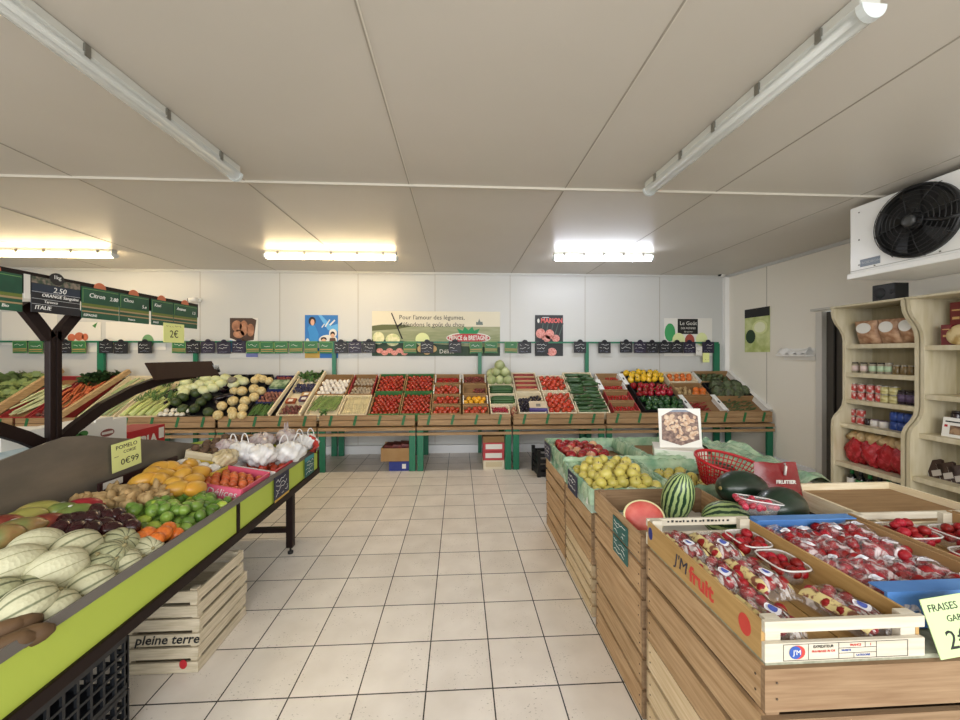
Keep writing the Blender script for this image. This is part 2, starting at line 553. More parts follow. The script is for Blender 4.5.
def wall_sheet(name, label, cat, x0, x1, y0, y1, mat, X=None):
    a = at(x0, y0, Y=YB - .006) if X is None else at(x0, y0, X=X)
    b = at(x1, y1, Y=YB - .006) if X is None else at(x1, y1, X=X)
    w = (b.x - a.x) if X is None else (a.y - b.y)
    h = a.z - b.z
    o = sheet(name, label, cat, w, h, (a + b) / 2, RB if X is None else RR, mat)
    return o, w, h


# wide vegetable banner
BAN = M('banner_field', '#ddd6bf', 0.6)
o, w, h = wall_sheet('banner', 'wide landscape banner with a red oval emblem and painted vegetables on back wall', 'banner', 372, 500, 311, 356, BAN)
flat(o, 'hazy_meadow', [rect(-w / 2, w / 2, -h * .5, h * .16)], M('print_meadow', '#a6a888', 0.6, noise=('#8d936c', 3, (1, 9, 1), 0.3, 0.7)), .004)
flat(o, 'meadow_rows', [[(-w / 2, -h * .5), (w / 2, -h * .5), (w / 2, -h * .05), (w * .1, .05 * h), (-w * .5, .0)]], M('print_meadow_rows', '#838c62', 0.6, noise=('#9da07c', 5, (1, 12, 1), 0.3, 0.7)), .0045)
flat(o, 'horizon_hedge', [[(-w * .5, .06 * h), (-w * .3, .1 * h), (-w * .18, .17 * h), (-w * .3, .2 * h), (-w * .42, .2 * h), (-w * .5, .17 * h)]], M('print_hedge', '#5d6238', 0.6), .005)
flat(o, 'dark_foliage', [[(-w * .5, -h * .5), (w * .5, -h * .5), (w * .5, -h * .3), (w * .2, -h * .28), (-w * .05, -h * .22), (-w * .28, -h * .16), (-w * .5, -h * .12)]], PDARK, .005)
flat(o, 'cauliflower', [oval(-w * .45, -h * .1, w * .045, h * .14), oval(-w * .34, -h * .14, w * .055, h * .14)], M('print_cream', '#efe6bd', 0.6, noise=('#c8cd8e', 18, (1, 1, 1), 0.35, 0.65)), .0055)
flat(o, 'radish_bunch', [oval(-w * .44 + i * w * .038, -h * (.38 + .05 * (i % 2)), w * .026, h * .055) for i in range(6)], PPINK, .006)
flat(o, 'white_cabbage', [oval(-w * .11, -h * .13, w * .055, h * .15)], PPALE, .0055)
flat(o, 'shallot', [oval(-w * .12 + i * w * .045, -h * (.34 + .05 * (i % 2)), w * .032, h * .08) for i in range(3)], M('print_tan', '#d8b27a', 0.6), .006)
flat(o, 'gardening_fork', [[(-w * .355, h * .46), (-w * .345, h * .46), (-w * .26, -h * .12), (-w * .272, -h * .12)], [(-w * .31, h * .17), (-w * .27, h * .25), (-w * .265, h * .22), (-w * .305, h * .13)]], INK, .0065)
flat(o, 'far_chapel', [[(w * .31, h * .2), (w * .365, h * .2), (w * .36, h * .27), (w * .345, h * .27), (w * .335, h * .34), (w * .325, h * .26), (w * .31, h * .27)]], M('print_grey_blue', '#6d7a74', 0.6), .006)
text("Pour l'amour des légumes,", .098, INK, o, (-w * .035, h * .36, .006), sx=.97)
text("défendons le goût du chou", .098, INK, o, (-w * .035, h * .2, .006), sx=.95)
e = flat(o, 'emblem_border', [oval(w * .25, -h * .095, w * .175, h * .125, 24)], PAPERW, .0065)
flat(o, 'emblem_oval', [oval(w * .25, -h * .095, w * .167, h * .10, 24)], RED, .0072)
flat(o, 'emblem_crown', [[(w * .18, h * .0), (w * .16, h * .12), (w * .205, h * .07), (w * .22, h * .16), (w * .25, h * .08), (w * .28, h * .16), (w * .295, h * .07), (w * .34, h * .12), (w * .32, h * .0)]], M('print_crown_green', '#1f8a55', 0.6), .0076)
text('PRINCE de BRETAGNE', .10, PAPERW, o, (w * .25, -h * .097, .008), bold=.0025, sx=.62)
text('Délice', .09, PAPERW, o, (w * .08, -h * .4, .0066))
# potato poster
o, w, h = wall_sheet('potato_poster', 'potato poster with blue lower edge left of the blue family poster', 'poster', 230, 258, 318, 358, PAPERW)
flat(o, 'potato_photo', [[(-w * .5, h * .5), (-w * .5, -h * .0), (-w * .1, -h * .1), (w * .35, -h * .05), (w * .45, h * .45), (w * .3, h * .5)][::-1]], M('print_soil', '#4a3428', 0.6), .004)
flat(o, 'printed_potato', [oval(-w * .25, h * .3, w * .18, h * .14), oval(w * .0, h * .25, w * .15, h * .19), oval(w * .24, h * .2, w * .13, h * .16), oval(-w * .18, h * .1, w * .2, h * .1)], PBROWN, .0045)
flat(o, 'blue_band', [[(-w * .5, -h * .35), (w * .2, -h * .35), (-w * .05, -h * .12), (-w * .5, -h * .05)]], M('print_sky_blue', '#6f9fd6', 0.6), .0045)
flat(o, 'violet_label', [rect(w * .08, w * .5, -h * .48, -h * .36)], M('print_violet', '#7a7fb5', 0.6), .0045)
# blue family poster
o, w, h = wall_sheet('family_poster', 'bright blue poster of a woman with two children on back wall', 'poster', 305, 338, 315, 358, PBLUE)
flat(o, 'blue_swirl', [[(-w * .1, h * .5), (w * .0, h * .5), (w * .3, h * .25), (w * .5, h * .3), (w * .5, h * .12), (w * .2, h * .15)][::-1]], M('print_light_blue', '#5aa6dc', 0.5), .0042)
flat(o, 'white_cloud', [oval(w * .2, -h * .08, w * .28, h * .12), oval(w * .35, h * .08, w * .12, h * .1), oval(w * .05, -h * .2, w * .3, h * .08), oval(-w * .42, -h * .18, w * .07, h * .14)], PAPERW, .0046)
flat(o, 'printed_blouse', [[(-w * .42, h * .2), (-w * .36, h * .26), (-w * .2, h * .26), (-w * .08, h * .05), (-w * .16, -h * .3), (-w * .34, -h * .3), (-w * .37, h * .05)][::-1]], M('print_blouse_blue', '#2d86c8', 0.5), .005)
flat(o, 'printed_hair', [oval(-w * .28, h * .36, w * .11, h * .1), oval(w * .34, h * .06, w * .07, h * .06), oval(w * .07, -h * .06, w * .09, h * .05)], PHAIR, .0052)
flat(o, 'printed_face', [oval(-w * .27, h * .33, w * .06, h * .075), oval(w * .34, h * .02, w * .055, h * .05), oval(w * .07, -h * .1, w * .07, h * .05)], PSKIN, .0056)
flat(o, 'printed_jumper', [[(w * .22, -h * .18), (w * .46, -h * .18), (w * .42, -h * .03), (w * .26, -h * .03)]], M('print_jumper_brown', '#5a3a28', 0.6), .0054)
flat(o, 'yellow_strip', [rect(-w * .5, -w * .05, -h * .5, -h * .34)], M('print_ochre', '#c9a24a', 0.6), .005)
flat(o, 'white_script', [[(w * .0, h * .22), (w * .08, h * .3), (w * .1, h * .29), (w * .02, h * .2)], [(w * .1, h * .24), (w * .24, h * .4), (w * .27, h * .39), (w * .13, h * .22)], [(w * .24, h * .28), (w * .4, h * .4), (w * .42, h * .37), (w * .27, h * .25)]], PAPERW, .0052)
# onion poster
o, w, h = wall_sheet('onion_poster', 'black poster with pink round vegetables and a red title on back wall', 'poster', 535, 563, 315, 356, M('poster_black', '#1b1f22', 0.5))
flat(o, 'grey_stalk', [[(-.3 * w + i * .16 * w, h * .0), (-.26 * w + i * .16 * w, h * .0), (-.2 * w + i * .18 * w, h * .3), (-.22 * w + i * .18 * w, h * .3)] for i in range(5)], M('print_grey_green', '#46584f', 0.6), .0042)
flat(o, 'printed_onion', [oval(-w * .3, h * .05, w * .17, h * .12), oval(w * .02, h * .03, w * .16, h * .12), oval(w * .24, -h * .07, w * .14, h * .09), oval(-w * .1, -h * .08, w * .15, h * .09), oval(w * .1, -h * .4, w * .17, h * .1)], PPINK, .0048)
text('MARION', .105, M('print_title_red', '#d8605c', 0.5), o, (w * .09, h * .36, .005), bold=.004, sx=.85)
flat(o, 'white_drop', [oval(-w * .38, h * .36, w * .04, h * .055)], PAPERW, .005)
flat(o, 'grey_caption', [rect(-w * .25, w * .0, h * .43, h * .45)], M('print_grey', '#b9bcc0', 0.6), .005)
# apple guide poster
o, w, h = wall_sheet('apple_poster', 'white poster with apples and a black title box near the right corner', 'poster', 664, 712, 318, 356, PAPERW)
flat(o, 'title_box', [rect(-w * .22, w * .2, h * .08, h * .48)], M('print_black', '#101012', 0.5), .0044)
text('Le Goût', .085, PAPERW, o, (0, h * .36, .0052))
text('DES POMMES', .042, PAPERW, o, (0, h * .23, .0052))
text('de terroir', .035, PAPERW, o, (0, h * .14, .0052))
flat(o, 'green_apple', [oval(-w * .38, h * .12, w * .11, h * .24)], M('print_apple_green', '#3d9a5a', 0.6), .0048)
flat(o, 'yellow_apple', [oval(-w * .2, -h * .08, w * .13, h * .19), oval(w * .28, -h * .06, w * .12, h * .18)], PPALE, .0052)
flat(o, 'red_apple', [oval(w * .03, -h * .1, w * .1, h * .18)], M('print_apple_red', '#a34a3c', 0.6), .0056)
# lime poster on the right wall
o, w, h = wall_sheet('lime_poster', 'lime and avocado poster with black header on the grey right wall', 'poster', 745, 770, 310, 352, M('print_lime_field', '#a9b868', 0.6, noise=('#d5dca0', 6, (1, 1, 1), 0.35, 0.65)), X=XR - .006)
flat(o, 'black_header', [rect(-w * .5, w * .5, h * .3, h * .5)], M('print_black', '#101012', 0.5), .0044)
flat(o, 'lime_half', [oval(w * .12, h * .06, w * .3, h * .16)], PPALE, .0048)
flat(o, 'lime_core', [oval(w * .12, h * .06, w * .22, h * .12)], M('print_lime_core', '#eef0cf', 0.6), .0052)
flat(o, 'dark_avocado', [oval(-w * .25, -h * .14, w * .2, h * .16)], PDARK, .005)
# tomato posters on the left, partly behind the sign board
o, w, h = wall_sheet('tomato_poster', 'pale poster with tomatoes below the hanging green price signs', 'poster', 62, 101, 322, 352, PAPERW)
flat(o, 'printed_tomato', [oval(-w * .25, -h * .02, w * .1, h * .13), oval(-w * .05, .02 * h, w * .12, h * .14), oval(w * .1, h * .0, w * .08, h * .12)], M('print_tomato', '#c26a4a', 0.6), .0045)
flat(o, 'printed_leaf', [[(w * .28, h * .38), (w * .42, h * .5), (w * .36, h * .3)]], PGREEN, .0045)
wall_sheet('blank_poster', 'plain white poster on the wall behind the dark post', 'poster', 2, 57, 312, 345, PAPERW)
o, w, h = wall_sheet('leaf_poster', 'pale poster with a green head of lettuce behind the yellow price note', 'poster', 106, 166, 322, 350, PAPERW)
flat(o, 'printed_lettuce', [oval(w * .2, -h * .2, w * .10, h * .26)], M('print_lettuce', '#6f9a6a', 0.6), .0045)


# security cameras
def cctv(px, py, label):
    p = at(px, py, Y=YB - .035)
    o = empty('security_camera', p, (0, 0, 0), label, 'security camera', 'security cameras')
    MB().lathe([(.034, 0), (.034, .02)], 16).build('mounting_base', WHITE, o, (0, .015, 0), (pi / 2, 0, 0))
    MB().tube([(0, -.01, 0), (-.03, -.045, .0)], .014, 8).build('bracket', WHITE, o)
    MB().tube([(-.01, -.045, 0), (-.10, -.07, -.01)], .032, 12).build('camera_body', WHITE, o)
    MB().tube([(-.098, -.07, -.01), (-.112, -.075, -.011)], .027, 12).build('lens', BLACK, o)


cctv(199, 300, 'white security camera on back wall beside the green price signs')
cctv(723, 275, 'white security camera in the right corner under ceiling')

# ================================================================ back tables
ST = radians(31.8)
SC, SS = cos(ST), sin(ST)


def SP(x, s, n=0.0):
    """point of the sloping display: s up the slope from its lower edge, n above the crate rims"""
    return Vector((x, 5.05 + s * SC - n * SS, 0.74 + s * SS + n * SC))


STRAP = M('green_strap', '#1c6535', 0.5)
EDGES = [-6.75, -5.5, -4.34, -3.08, -1.82, -0.56, 0.70, 1.96, 3.21, 4.32]
TN = ['sloping produce table with ' + x for x in ('the leeks, furthest left', 'carrots behind the dark post', 'celery and white onions', 'dark squashes and netted melons',
      'garlic and asparagus crates', 'four trays of vine tomatoes', 'cabbages and cucumbers', 'small boxes of red fruit and peppers', 'oranges and artichokes beside the right wall')]
for i in range(9):
    a, b = EDGES[i] + .008, EDGES[i + 1] - .008
    t = empty('display_table', ((a + b) / 2, 5.45, 0), (0, 0, 0), 'green-legged ' + TN[i], 'table', 'green-legged display tables along the back wall')
    hw = (b - a) / 2
    MB().box(-hw, hw, -.45, .44, .535, .575).build('table_top', TABLEW, t, bevel=.004)
    MB().box(-hw, hw, -.45, -.425, .47, .505).build('apron_rail', TABLEW, t)
    MB().box(-hw, hw, .40, .425, .47, .525).build('apron_rail', TABLEW, t)
    for k, (z0, z1) in enumerate(((.595, .665), (.67, .735))):
        MB().box(-hw + .01, hw - .01, -.425, -.405, z0, z1).build('lip_board', TABLEW, t, bevel=.003)
    for k in range(4):
        x = -hw + (k + .5) * hw / 2
        tf = Matrix.Translation((x, -.426, .667)) @ Matrix.Rotation(radians(14), 4, 'Y')
        MB().box(-.016, .016, -.003, .002, -.066, .066, 0, tf).build('strap', STRAP, t)
    mb = MB()
    tf = Matrix.Translation((0, 5.05 - 5.45, .74)) @ Matrix.Rotation(ST, 4, 'X')
    mb.box(-hw, hw, .0, .98, -.155, -.13, 0, tf)
    mb.build('sloping_deck', M('deck_wood', '#8f744e', 0.8), t)
    for sx in (-1, 1):
        for y in (-.43, .38):
            MB().box(sx * (hw - .045) - .04, sx * (hw - .045) + .04, y, y + .04, 0, .535).build('leg', GREENP, t, bevel=.004)

# price rail on posts
rl = empty('price_rail', (0, 5.93, 0), (0, 0, 0), 'long green rail on slim posts above the back tables', 'rail')
MB().box(-7.2, 4.16, -.018, .018, 1.70, 1.725).build('rail_bar', GREENP, rl)
for x in (-5.27, -3.93, -1.90, .32, 2.01, 4.13):
    w = .045 if x > 4 or x < -5 else .028
    MB().box(x - w, x + w, -.02, .02, 0.0, 1.70).build('rail_post', GREENP, rl)

GCARD = M('green_slate_card', '#2c6b3f', 0.5)
CSTRIPE = M('card_ochre_stripe', '#b08d55', 0.6)
CBADGE = M('orange_badge', '#c9714e', 0.6)
PCARD = M('violet_slate_card', '#221b33', 0.5)
cards = []
for (px, k) in [(20, 'g'), (36, 'g'), (65, 'b'), (79, 'g'), (106, 'b'), (121, 'b'), (145, 'b'), (179, 'g'), (193, 'b'), (208, 'p'), (224, 'p'), (239, 'p'), (253, 'g'), (267, 'g'), (281, 'g'), (296, 'g'), (311, 'g'), (326, 'g'),
                (341, 'b'), (355, 'p'), (369, 'b'), (410, 'g'), (427, 'b'), (455, 'b'), (459 + 17, 'g'), (491, 'g'), (511, 'g'), (525, 'b'), (542, 'b'), (580, 'b'), (604.5, 'b'),
                (626, 'b'), (640, 'p'), (652, 'b'), (664.5, 'b'), (677, 'b'), (689.5, 'p'), (708, 'p')]:
    cards.append((px, k))
cards.sort(reverse=True)
for i, (px, k) in enumerate(cards):
    p = at(px, 347.3, Y=5.905)
    hw, hh = .098, .088
    word = {'g': 'green striped', 'b': 'black slate', 'p': 'dark violet'}[k]
    o = MB().prism(rect(-hw, hw, -hh, hh), lambda u, v, w: (u, v, w), 0, .004).build('price_card', GCARD if k == 'g' else SLATE if k == 'b' else PCARD, None, p + Vector((0, 0, R(-.006, .006))), (pi / 2, R(-.03, .03), 0))
    tag(o, word + ' price card on the green rail, ' + ORD[i] + ' from its right end', 'price card', 'price cards hanging on the green rail')
    if k == 'g':
        flat(o, 'ochre_stripe', [rect(-hw, hw, -.035, -.02), rect(-hw, hw, -.06, -.05)], CSTRIPE, .004)
        flat(o, 'card_border', [rect(-hw, -hw + .008, -hh, hh), rect(hw - .008, hw, -hh, hh), rect(-hw, hw, hh - .008, hh)], M('card_border_green', '#6d9a55', 0.6), .004)
        scribble(o, -.07, .07, .03, .035, CHALK, .005, t=.004)
    else:
        MB().prism(oval(0, hh - .01, .045, .045, 10, 0, pi), lambda u, v, w: (u, v, w), 0, .004).build('card_tab', SLATE if k == 'b' else PCARD, o)
        scribble(o, -.08, .08, .04, .03, CHALK, .005, rows=2, gap=.05, t=.0035)
        scribble(o, -.07, .05, -.06, .02, M('chalk_dim', '#8f93a8', 0.9), .005, t=.004)
o = MB().box(-.055, .055, -.075, .075, 0, .003).build('paper_price_note', YPAPER, None, at(706, 352, Y=5.89), (pi / 2, 0, 0))
tag(o, 'small pale paper note below the last violet card near the right corner', 'price note'); o.location.z -= .09; scribble(o, -.04, .04, -.03, .03, INK, .004, t=.003)
o = MB().box(-.05, .05, -.07, .07, 0, .003).build('paper_price_note', PAPERW, None, at(699, 351, Y=5.89), (pi / 2, 0, 0))
tag(o, 'small white paper note between the two violet cards at the rail right end', 'price note'); scribble(o, -.03, .03, .0, .03, INK, .004, t=.003)


# ---------------------------------------------------------------- crates and produce on the slope
def crate(x0, x1, s0, s1, d, mats, label, rimw=.012, style='card', group='trays on the sloping back tables', n0=0.0, floor=0.35):
    """an open tray lying on the slope; its rim at n0; mats = (wall, rim or end colour, floor)"""
    wx, ws = x1 - x0, s1 - s0
    o = empty('produce_tray', SP((x0 + x1) / 2, (s0 + s1) / 2, n0 - d), (ST, 0, 0), label, 'tray', group)
    hx, hs, t = wx / 2 - .002, ws / 2 - .002, rimw
    MB().box(-hx + t, hx - t, -hs + t, hs - t, .001, d * floor).build('tray_floor', mats[2], o)
    if style == 'slat':
        for s in (-1, 1):
            MB().box(-hx, hx, s * hs - t / 2 - s * t / 2, s * hs + t / 2 - s * t / 2, d * .5, d).box(-hx, hx, s * hs - t / 2 - s * t / 2, s * hs + t / 2 - s * t / 2, 0, d * .4).build('end_slats', mats[0], o)
            MB().box(s * hx - t / 2 - s * t / 2, s * hx + t / 2 - s * t / 2, -hs + t, hs - t, 0, d * 1.06).build('side_board', mats[1], o)
    else:
        for s in (-1, 1):
            MB().box(-hx, hx, s * hs - t / 2 - s * t / 2, s * hs + t / 2 - s * t / 2, 0, d).build('end_panel', mats[0], o)
            MB().box(s * hx - t / 2 - s * t / 2, s * hx + t / 2 - s * t / 2, -hs + t, hs - t, 0, d).build('side_panel', mats[1], o)
    return o


COUNT = {}
LIM = {}
OVER = {}


def put(name, me, loc, rot, scale, label, cat, group):
    """one piece of produce; beyond 300 of a kind the rest is merged into one heap"""
    COUNT[name] = COUNT.get(name, 0) + 1
    o = link(name, me, None, loc, rot, scale if isinstance(scale, (tuple, list)) else (scale,) * 3)
    return tag(o, label, cat, group)


def lay(name, meshes, label, cat, x0, x1, s0, s1, n0, pitch, size=1.0, jit=.12, mound=0.0, flatrot=None, pos=SP, group=None, skip=0.0, sq=None, tilt=ST):
    """hexagonal layer of separate pieces"""
    group = group or label
    py = pitch * (.87 if sq is None else sq)
    ny = max(1, int((s1 - s0) / py + .25)); nx = max(1, int((x1 - x0) / pitch + .25))
    for j in range(ny):
        off = .25 if j % 2 else -.25
        for i in range(nx):
            if random.random() < skip: continue
            u = (i + .5 + off * (nx > 1)) / nx; v = (j + .5) / ny
            x = x0 + (x1 - x0) * u + R(-jit, jit) * pitch; s = s0 + (s1 - s0) * v + R(-jit, jit) * pitch
            n = n0 + mound * (1 - max(abs(2 * u - 1), abs(2 * v - 1)) ** 2) + R(-.1, .1) * pitch
            rot = (R(0, 6.28), R(0, 6.28), R(0, 6.28)) if flatrot is None else (Matrix.Rotation(tilt + R(-.08, .08), 3, 'X') @ Matrix.Rotation(flatrot + R(-.12, .12), 3, 'Z')).to_euler()
            put(name, random.choice(meshes), pos(x, s, n), rot, size * R(.92, 1.06), label, cat, group)


def fruitmat(name, h, rough=.3, var=.18, noise=None, spec=.5):
    return M(name, h, rough, var=var, noise=noise, spec=spec)


def dimple(d=.12):
    return lambda th, ph: 1 - d * math.exp(-((ph - pi / 2) / .35) ** 2) - d * .5 * math.exp(-((ph + pi / 2) / .3) ** 2)


T_RED = fruitmat('tomato_skin', '#962a1a', .2, .2, ('#ab4028', 12, (1, 1, 1), .4, .75))
T_MID = fruitmat('salad_tomato_skin', '#a83420', .2, .2, ('#bf5636', 14, (1, 1, 1), .4, .75))
T_ORG = fruitmat('beef_tomato_skin', '#a8331e', .18, .18, ('#bf4e30', 12, (1, 1, 1), .4, .7))
me_vine = [blob('vine_tomato', T_RED, .030, .030, .026, 10, 7, dimple())]
me_cher = [blob('cherry_tomato', fruitmat('cherry_tomato_skin', '#a8201c', .2, .25), .015, .015, .015, 8, 6)]
me_beef = [blob('beef_tomato', T_ORG, .042, .042, .034, 12, 8, lambda th, ph: dimple(.18)(th, ph) * (1 + .04 * cos(5 * th)))]
me_salad = [blob('salad_tomato', T_MID, .036, .036, .031, 10, 7, dimple())]
me_yel = [blob('yellow_tomato', fruitmat('yellow_tomato_skin', '#e0a325', .2, .15), .037, .037, .032, 10, 7, dimple())]
me_orange = [blob('orange', fruitmat('orange_peel', '#d8762c', .4, .12, ('#c9621f', 60, (1, 1, 1), .4, .6)), .04, .04, .039, 12, 8, dimple(.05))]

PWD = (PX, PY, PX)
CRD = (CARD, CARD, CARDD)
GRE = (M('green_tray_edge', '#3f7a45', 0.6), CARD, CARDD)
REDT = (M('red_tray_edge', '#9c2f33', 0.6), M('red_tray_edge', '#9c2f33', 0.6), CARDD)
WHT = (CARD, M('white_card', '#e9e7e1', 0.7), CARDD)
DK = (M('dark_tray', '#17171b', 0.5), M('dark_tray', '#17171b', 0.5), M('dark_tray', '#17171b', 0.5))
BLU = (M('blue_tray', '#1c2a63', 0.5), M('blue_tray', '#1c2a63', 0.5), M('blue_tray', '#1c2a63', 0.5))

# table of tomatoes: four big trays
for (a, b, s0, s1, w) in ((-1.19, -.79, .49, .93, 'rear tray nearer the garlic'), (-.78, -.37, .49, .93, 'rear tray under the banner middle'), (-1.19, -.79, .0, .47, 'lower tray beside the white asparagus'), (-.78, -.38, .0, .47, 'lower tray above the green strip')):
    crate(a, b, s0, s1, .12, GRE, 'green-edged card tray of vine tomatoes, ' + w)
    lay('vine_tomato', me_vine, 'red vine tomato in the ' + w, 'tomato', a + .03, b - .03, s0 + .035, s1 - .035, -.035, .056, mound=.03)
# column three: small boxes of tomatoes
C3 = [(-.36, .02, .69, .92, 'vine_cluster', 'top box under the banner emblem'), (-.37, .02, .42, .66, 'beef', 'second box from top'), (-.37, .02, .20, .41, 'beef', 'third box from top'), (-.37, .02, .0, .18, 'beef', 'lowest box')]
for (a, b, s0, s1, k, w) in C3:
    crate(a, b, s0, s1, .11, (CARD, WHT[1] if k == 'vine_cluster' or s0 == .42 else CARD, CARDD), 'small brown tomato box beside the big tomato trays, ' + w)
    if k == 'beef':
        lay('salad_tomato', me_salad, 'salad tomato beside the big vine tomato trays, ' + w, 'tomato', a + .03, b - .03, s0 + .03, s1 - .03, -.03, .066, mound=.02)
    else:
        lay('cherry_tomato', me_cher, 'cherry tomato in the ' + w, 'tomato', a + .03, b - .03, s0 + .03, s1 - .03, -.055, .034, mound=.02)
# column four
C4 = [(.05, .40, .68, .92, 'top brown box beside the cabbages'), (.05, .40, .43, .66, 'half-empty second box beside the cucumbers'), (.05, .40, .20, .41, 'box of yellow tomatoes'), (.05, .40, .0, .18, 'box of tomatoes below the yellow ones')]
me_rad = [blob('red_onion', fruitmat('red_onion_skin', '#6b2a28', .35, .25, ('#8a4238', 20, (1, 1, 1), .4, .7)), .017, .017, .019, 8, 6)]
for i, (a, b, s0, s1, w) in enumerate(C4):
    crate(a, b, s0, s1, .11, (CARD, WHT[1] if i in (0, 2) else CARD, CARDD), 'small brown card tray, ' + w)
    if i == 0: lay('red_onion', me_rad, 'tiny dark red onion in the ' + w, 'onion', a + .03, b - .03, s0 + .03, s1 - .03, -.04, .038, mound=.02)
    if i == 1: lay('red_onion', me_rad, 'tiny dark red onion in the ' + w, 'onion', a + .16, b - .03, s0 + .03, s1 - .05, -.05, .038, mound=.02)
    if i == 2: lay('yellow_tomato', me_yel, 'yellow tomato in the small box between red ones', 'tomato', a + .03, b - .03, s0 + .03, s1 - .03, -.03, .072, mound=.02)
    if i == 3: lay('salad_tomato', me_salad, 'salad tomato in the box below the yellow tomatoes', 'tomato', a + .03, b - .03, s0 + .03, s1 - .03, -.03, .07, mound=.02)
# column five: cabbages, cucumbers, radishes


def leafy(th, ph):
    return 1 + .05 * sin(6 * th + 3 * ph) + .04 * cos(9 * th - 5 * ph)


me_cab = [blob('pointed_cabbage', M('cabbage_leaf', '#c0c698', .5, var=.12, noise=('#8f9c62', 7, (1, 1, .5), .35, .65)), .078, .078, .08, 16, 12, leafy)]
crate(.42, .78, .68, .95, .12, PWD, 'pale wooden tray under the heaped cabbages', style='slat')
for (x, s, n) in ((.48, .72, .03), (.60, .72, .03), (.72, .72, .03), (.49, .86, .05), (.60, .88, .05), (.71, .86, .05), (.55, .80, .13), (.67, .80, .13), (.60, .84, .21)):
    put('pointed_cabbage', me_cab[0], SP(x, s, n), (ST + R(-.3, .3), R(-.3, .3), R(0, 6)), R(.85, 1.0), 'pale green cabbage heaped at the top of the table beside the cucumbers', 'cabbage', 'heap of cabbages')


def stick(name, mat, L, r, n=8, bend=.0, taper=.55, seg=7):
    mb = MB()
    pts, rr = [], []
    for i in range(seg + 1):
        u = i / seg * 2 - 1
        pts.append((u * L / 2, bend * (1 - u * u), 0)); rr.append(r * (1 - (1 - taper) * abs(u) ** 4))
    mb.tube(pts, rr, n)
    return mb.mesh(name, mat)


CUC = fruitmat('cucumber_skin', '#274a24', .35, .2, ('#3c6330', 5, (1, 8, 8), .35, .7))
me_cuc = [stick('cucumber', CUC, .33, .019, bend=.006), stick('cucumber', CUC, .31, .02, bend=-.006)]
me_zuc = [stick('courgette', fruitmat('courgette_skin', '#2c4a2a', .32, .25, ('#4a6a3c', 6, (1, 9, 9), .35, .7)), .22, .023, bend=.01, taper=.7), stick('courgette', MATS['courgette_skin'], .2, .025, bend=-.012, taper=.7)]
for (s0, s1, w) in ((.42, .66, 'upper cucumber box under the cabbages'), (.19, .41, 'lower cucumber box')):
    crate(.42, .79, s0, s1, .11, PWD, 'pale tray, ' + w, style='slat')
    for k in range(3):
        for j in range(5 - k):
            put('cucumber', random.choice(me_cuc), SP(.605 + R(-.01, .01), s0 + .04 + (s1 - s0 - .08) * (j + .5 * k + .1) / 4.4, -.035 + .028 * k), (ST, 0, R(-.05, .05)), 1.0, 'dark green cucumber in the ' + w, 'cucumber', w)
crate(.42, .68, .0, .17, .11, PWD, 'pale tray of red radishes at the table front below the cucumbers', style='slat')
lay('radish', [blob('radish', fruitmat('radish_skin', '#a02338', .3, .2), .014, .014, .016, 8, 6)], 'small red radish in the tray below the cucumbers', 'radish', .45, .65, .02, .15, -.03, .03, mound=.02)
o = empty('net_bag', SP(.735, .07, -.03), (ST, 0, 0), 'small net bag of red shallots standing beside the radish tray', 'bag')
MB().lathe([(.03, -.07), (.045, -.03), (.045, .02), (.02, .07), (.015, .1)], 10).build('bag_body', M('net_red', '#8a2a2c', .6, noise=('#c9b48a', 40, (1, 1, 1), .45, .6)), o)
MB().lathe([(.012, .1), (.022, .14)], 8).build('bag_neck', M('net_neck', '#b9b08a', .7), o)

# column six: red packets, dark fruit, tomatoes
crate(.80, 1.17, .48, .96, .12, PWD, 'pale wooden tray of red packed trays beside the cabbages', style='slat')
for k in range(4):
    s = .53 + k * .105
    o = empty('packed_tray', SP(.985, s + .03, -.03), (ST, 0, 0), ['red fruit packet lowest of four in the pale tray', 'red fruit packet second from below in the pale tray', 'red fruit packet third from below in the pale tray', 'topmost red fruit packet in the pale tray'][k], 'packet', 'red packets beside the cabbages')
    MB().box(-.155, .155, -.045, .045, 0, .03).build('packet_base', M('packet_red', '#a34038', .4, noise=('#7c2a26', 14, (1, 1, 1), .4, .6)), o)
    MB().box(-.155, .155, -.046, -.036, .0, .045).build('packet_label', M('packet_label_buff', '#c9a87c', .6), o)
crate(.80, 1.17, .01, .46, .12, PWD, 'pale wooden tray holding dark beans and a violet-banded card', style='slat')
lay('fig', [blob('fig', fruitmat('fig_skin', '#1d1420', .4, .3), .02, .02, .024, 8, 6, lambda th, ph: 1 + .25 * max(0, sin(ph)) ** 4)], 'dark purple fig in the pale tray beside tomatoes', 'fig', .83, 1.0, .05, .36, -.035, .042, mound=.015)
lay('fig', [bpy.data.meshes['fig']], 'dark purple fig behind the violet-banded card', 'fig', 1.01, 1.15, .28, .40, -.035, .042, mound=.01)
o = tag(MB().box(-.12, .12, -.10, .10, 0, .05).build('card_box', M('box_buff', '#c9b79a', .7), None, SP(1.08, .14, -.035), (ST, 0, -.12)), 'small buff box with a violet band lying on the dark figs', 'box')
MB().box(-.121, .121, -.101, -.05, .001, .0515).build('violet_band', M('band_violet', '#4a3f7d', .6), o)
MB().box(-.03, .03, -.02, .04, .05, .051).build('printed_panel', M('print_grey_dark', '#777268', .6), o)
for (a, b, s0, s1, w) in ((1.19, 1.585, .49, .88, 'rear pale tray beside the courgettes'), (1.19, 1.585, .0, .46, 'lower pale tray beside the courgettes')):
    crate(a, b, s0, s1, .12, PWD, 'wooden tray of large tomatoes, ' + w, style='slat')
    lay('beef_tomato', me_beef, 'large orange-red tomato in the ' + w, 'tomato', a + .04, b - .03, s0 + .04, s1 - .04, -.02, .075, mound=.03)
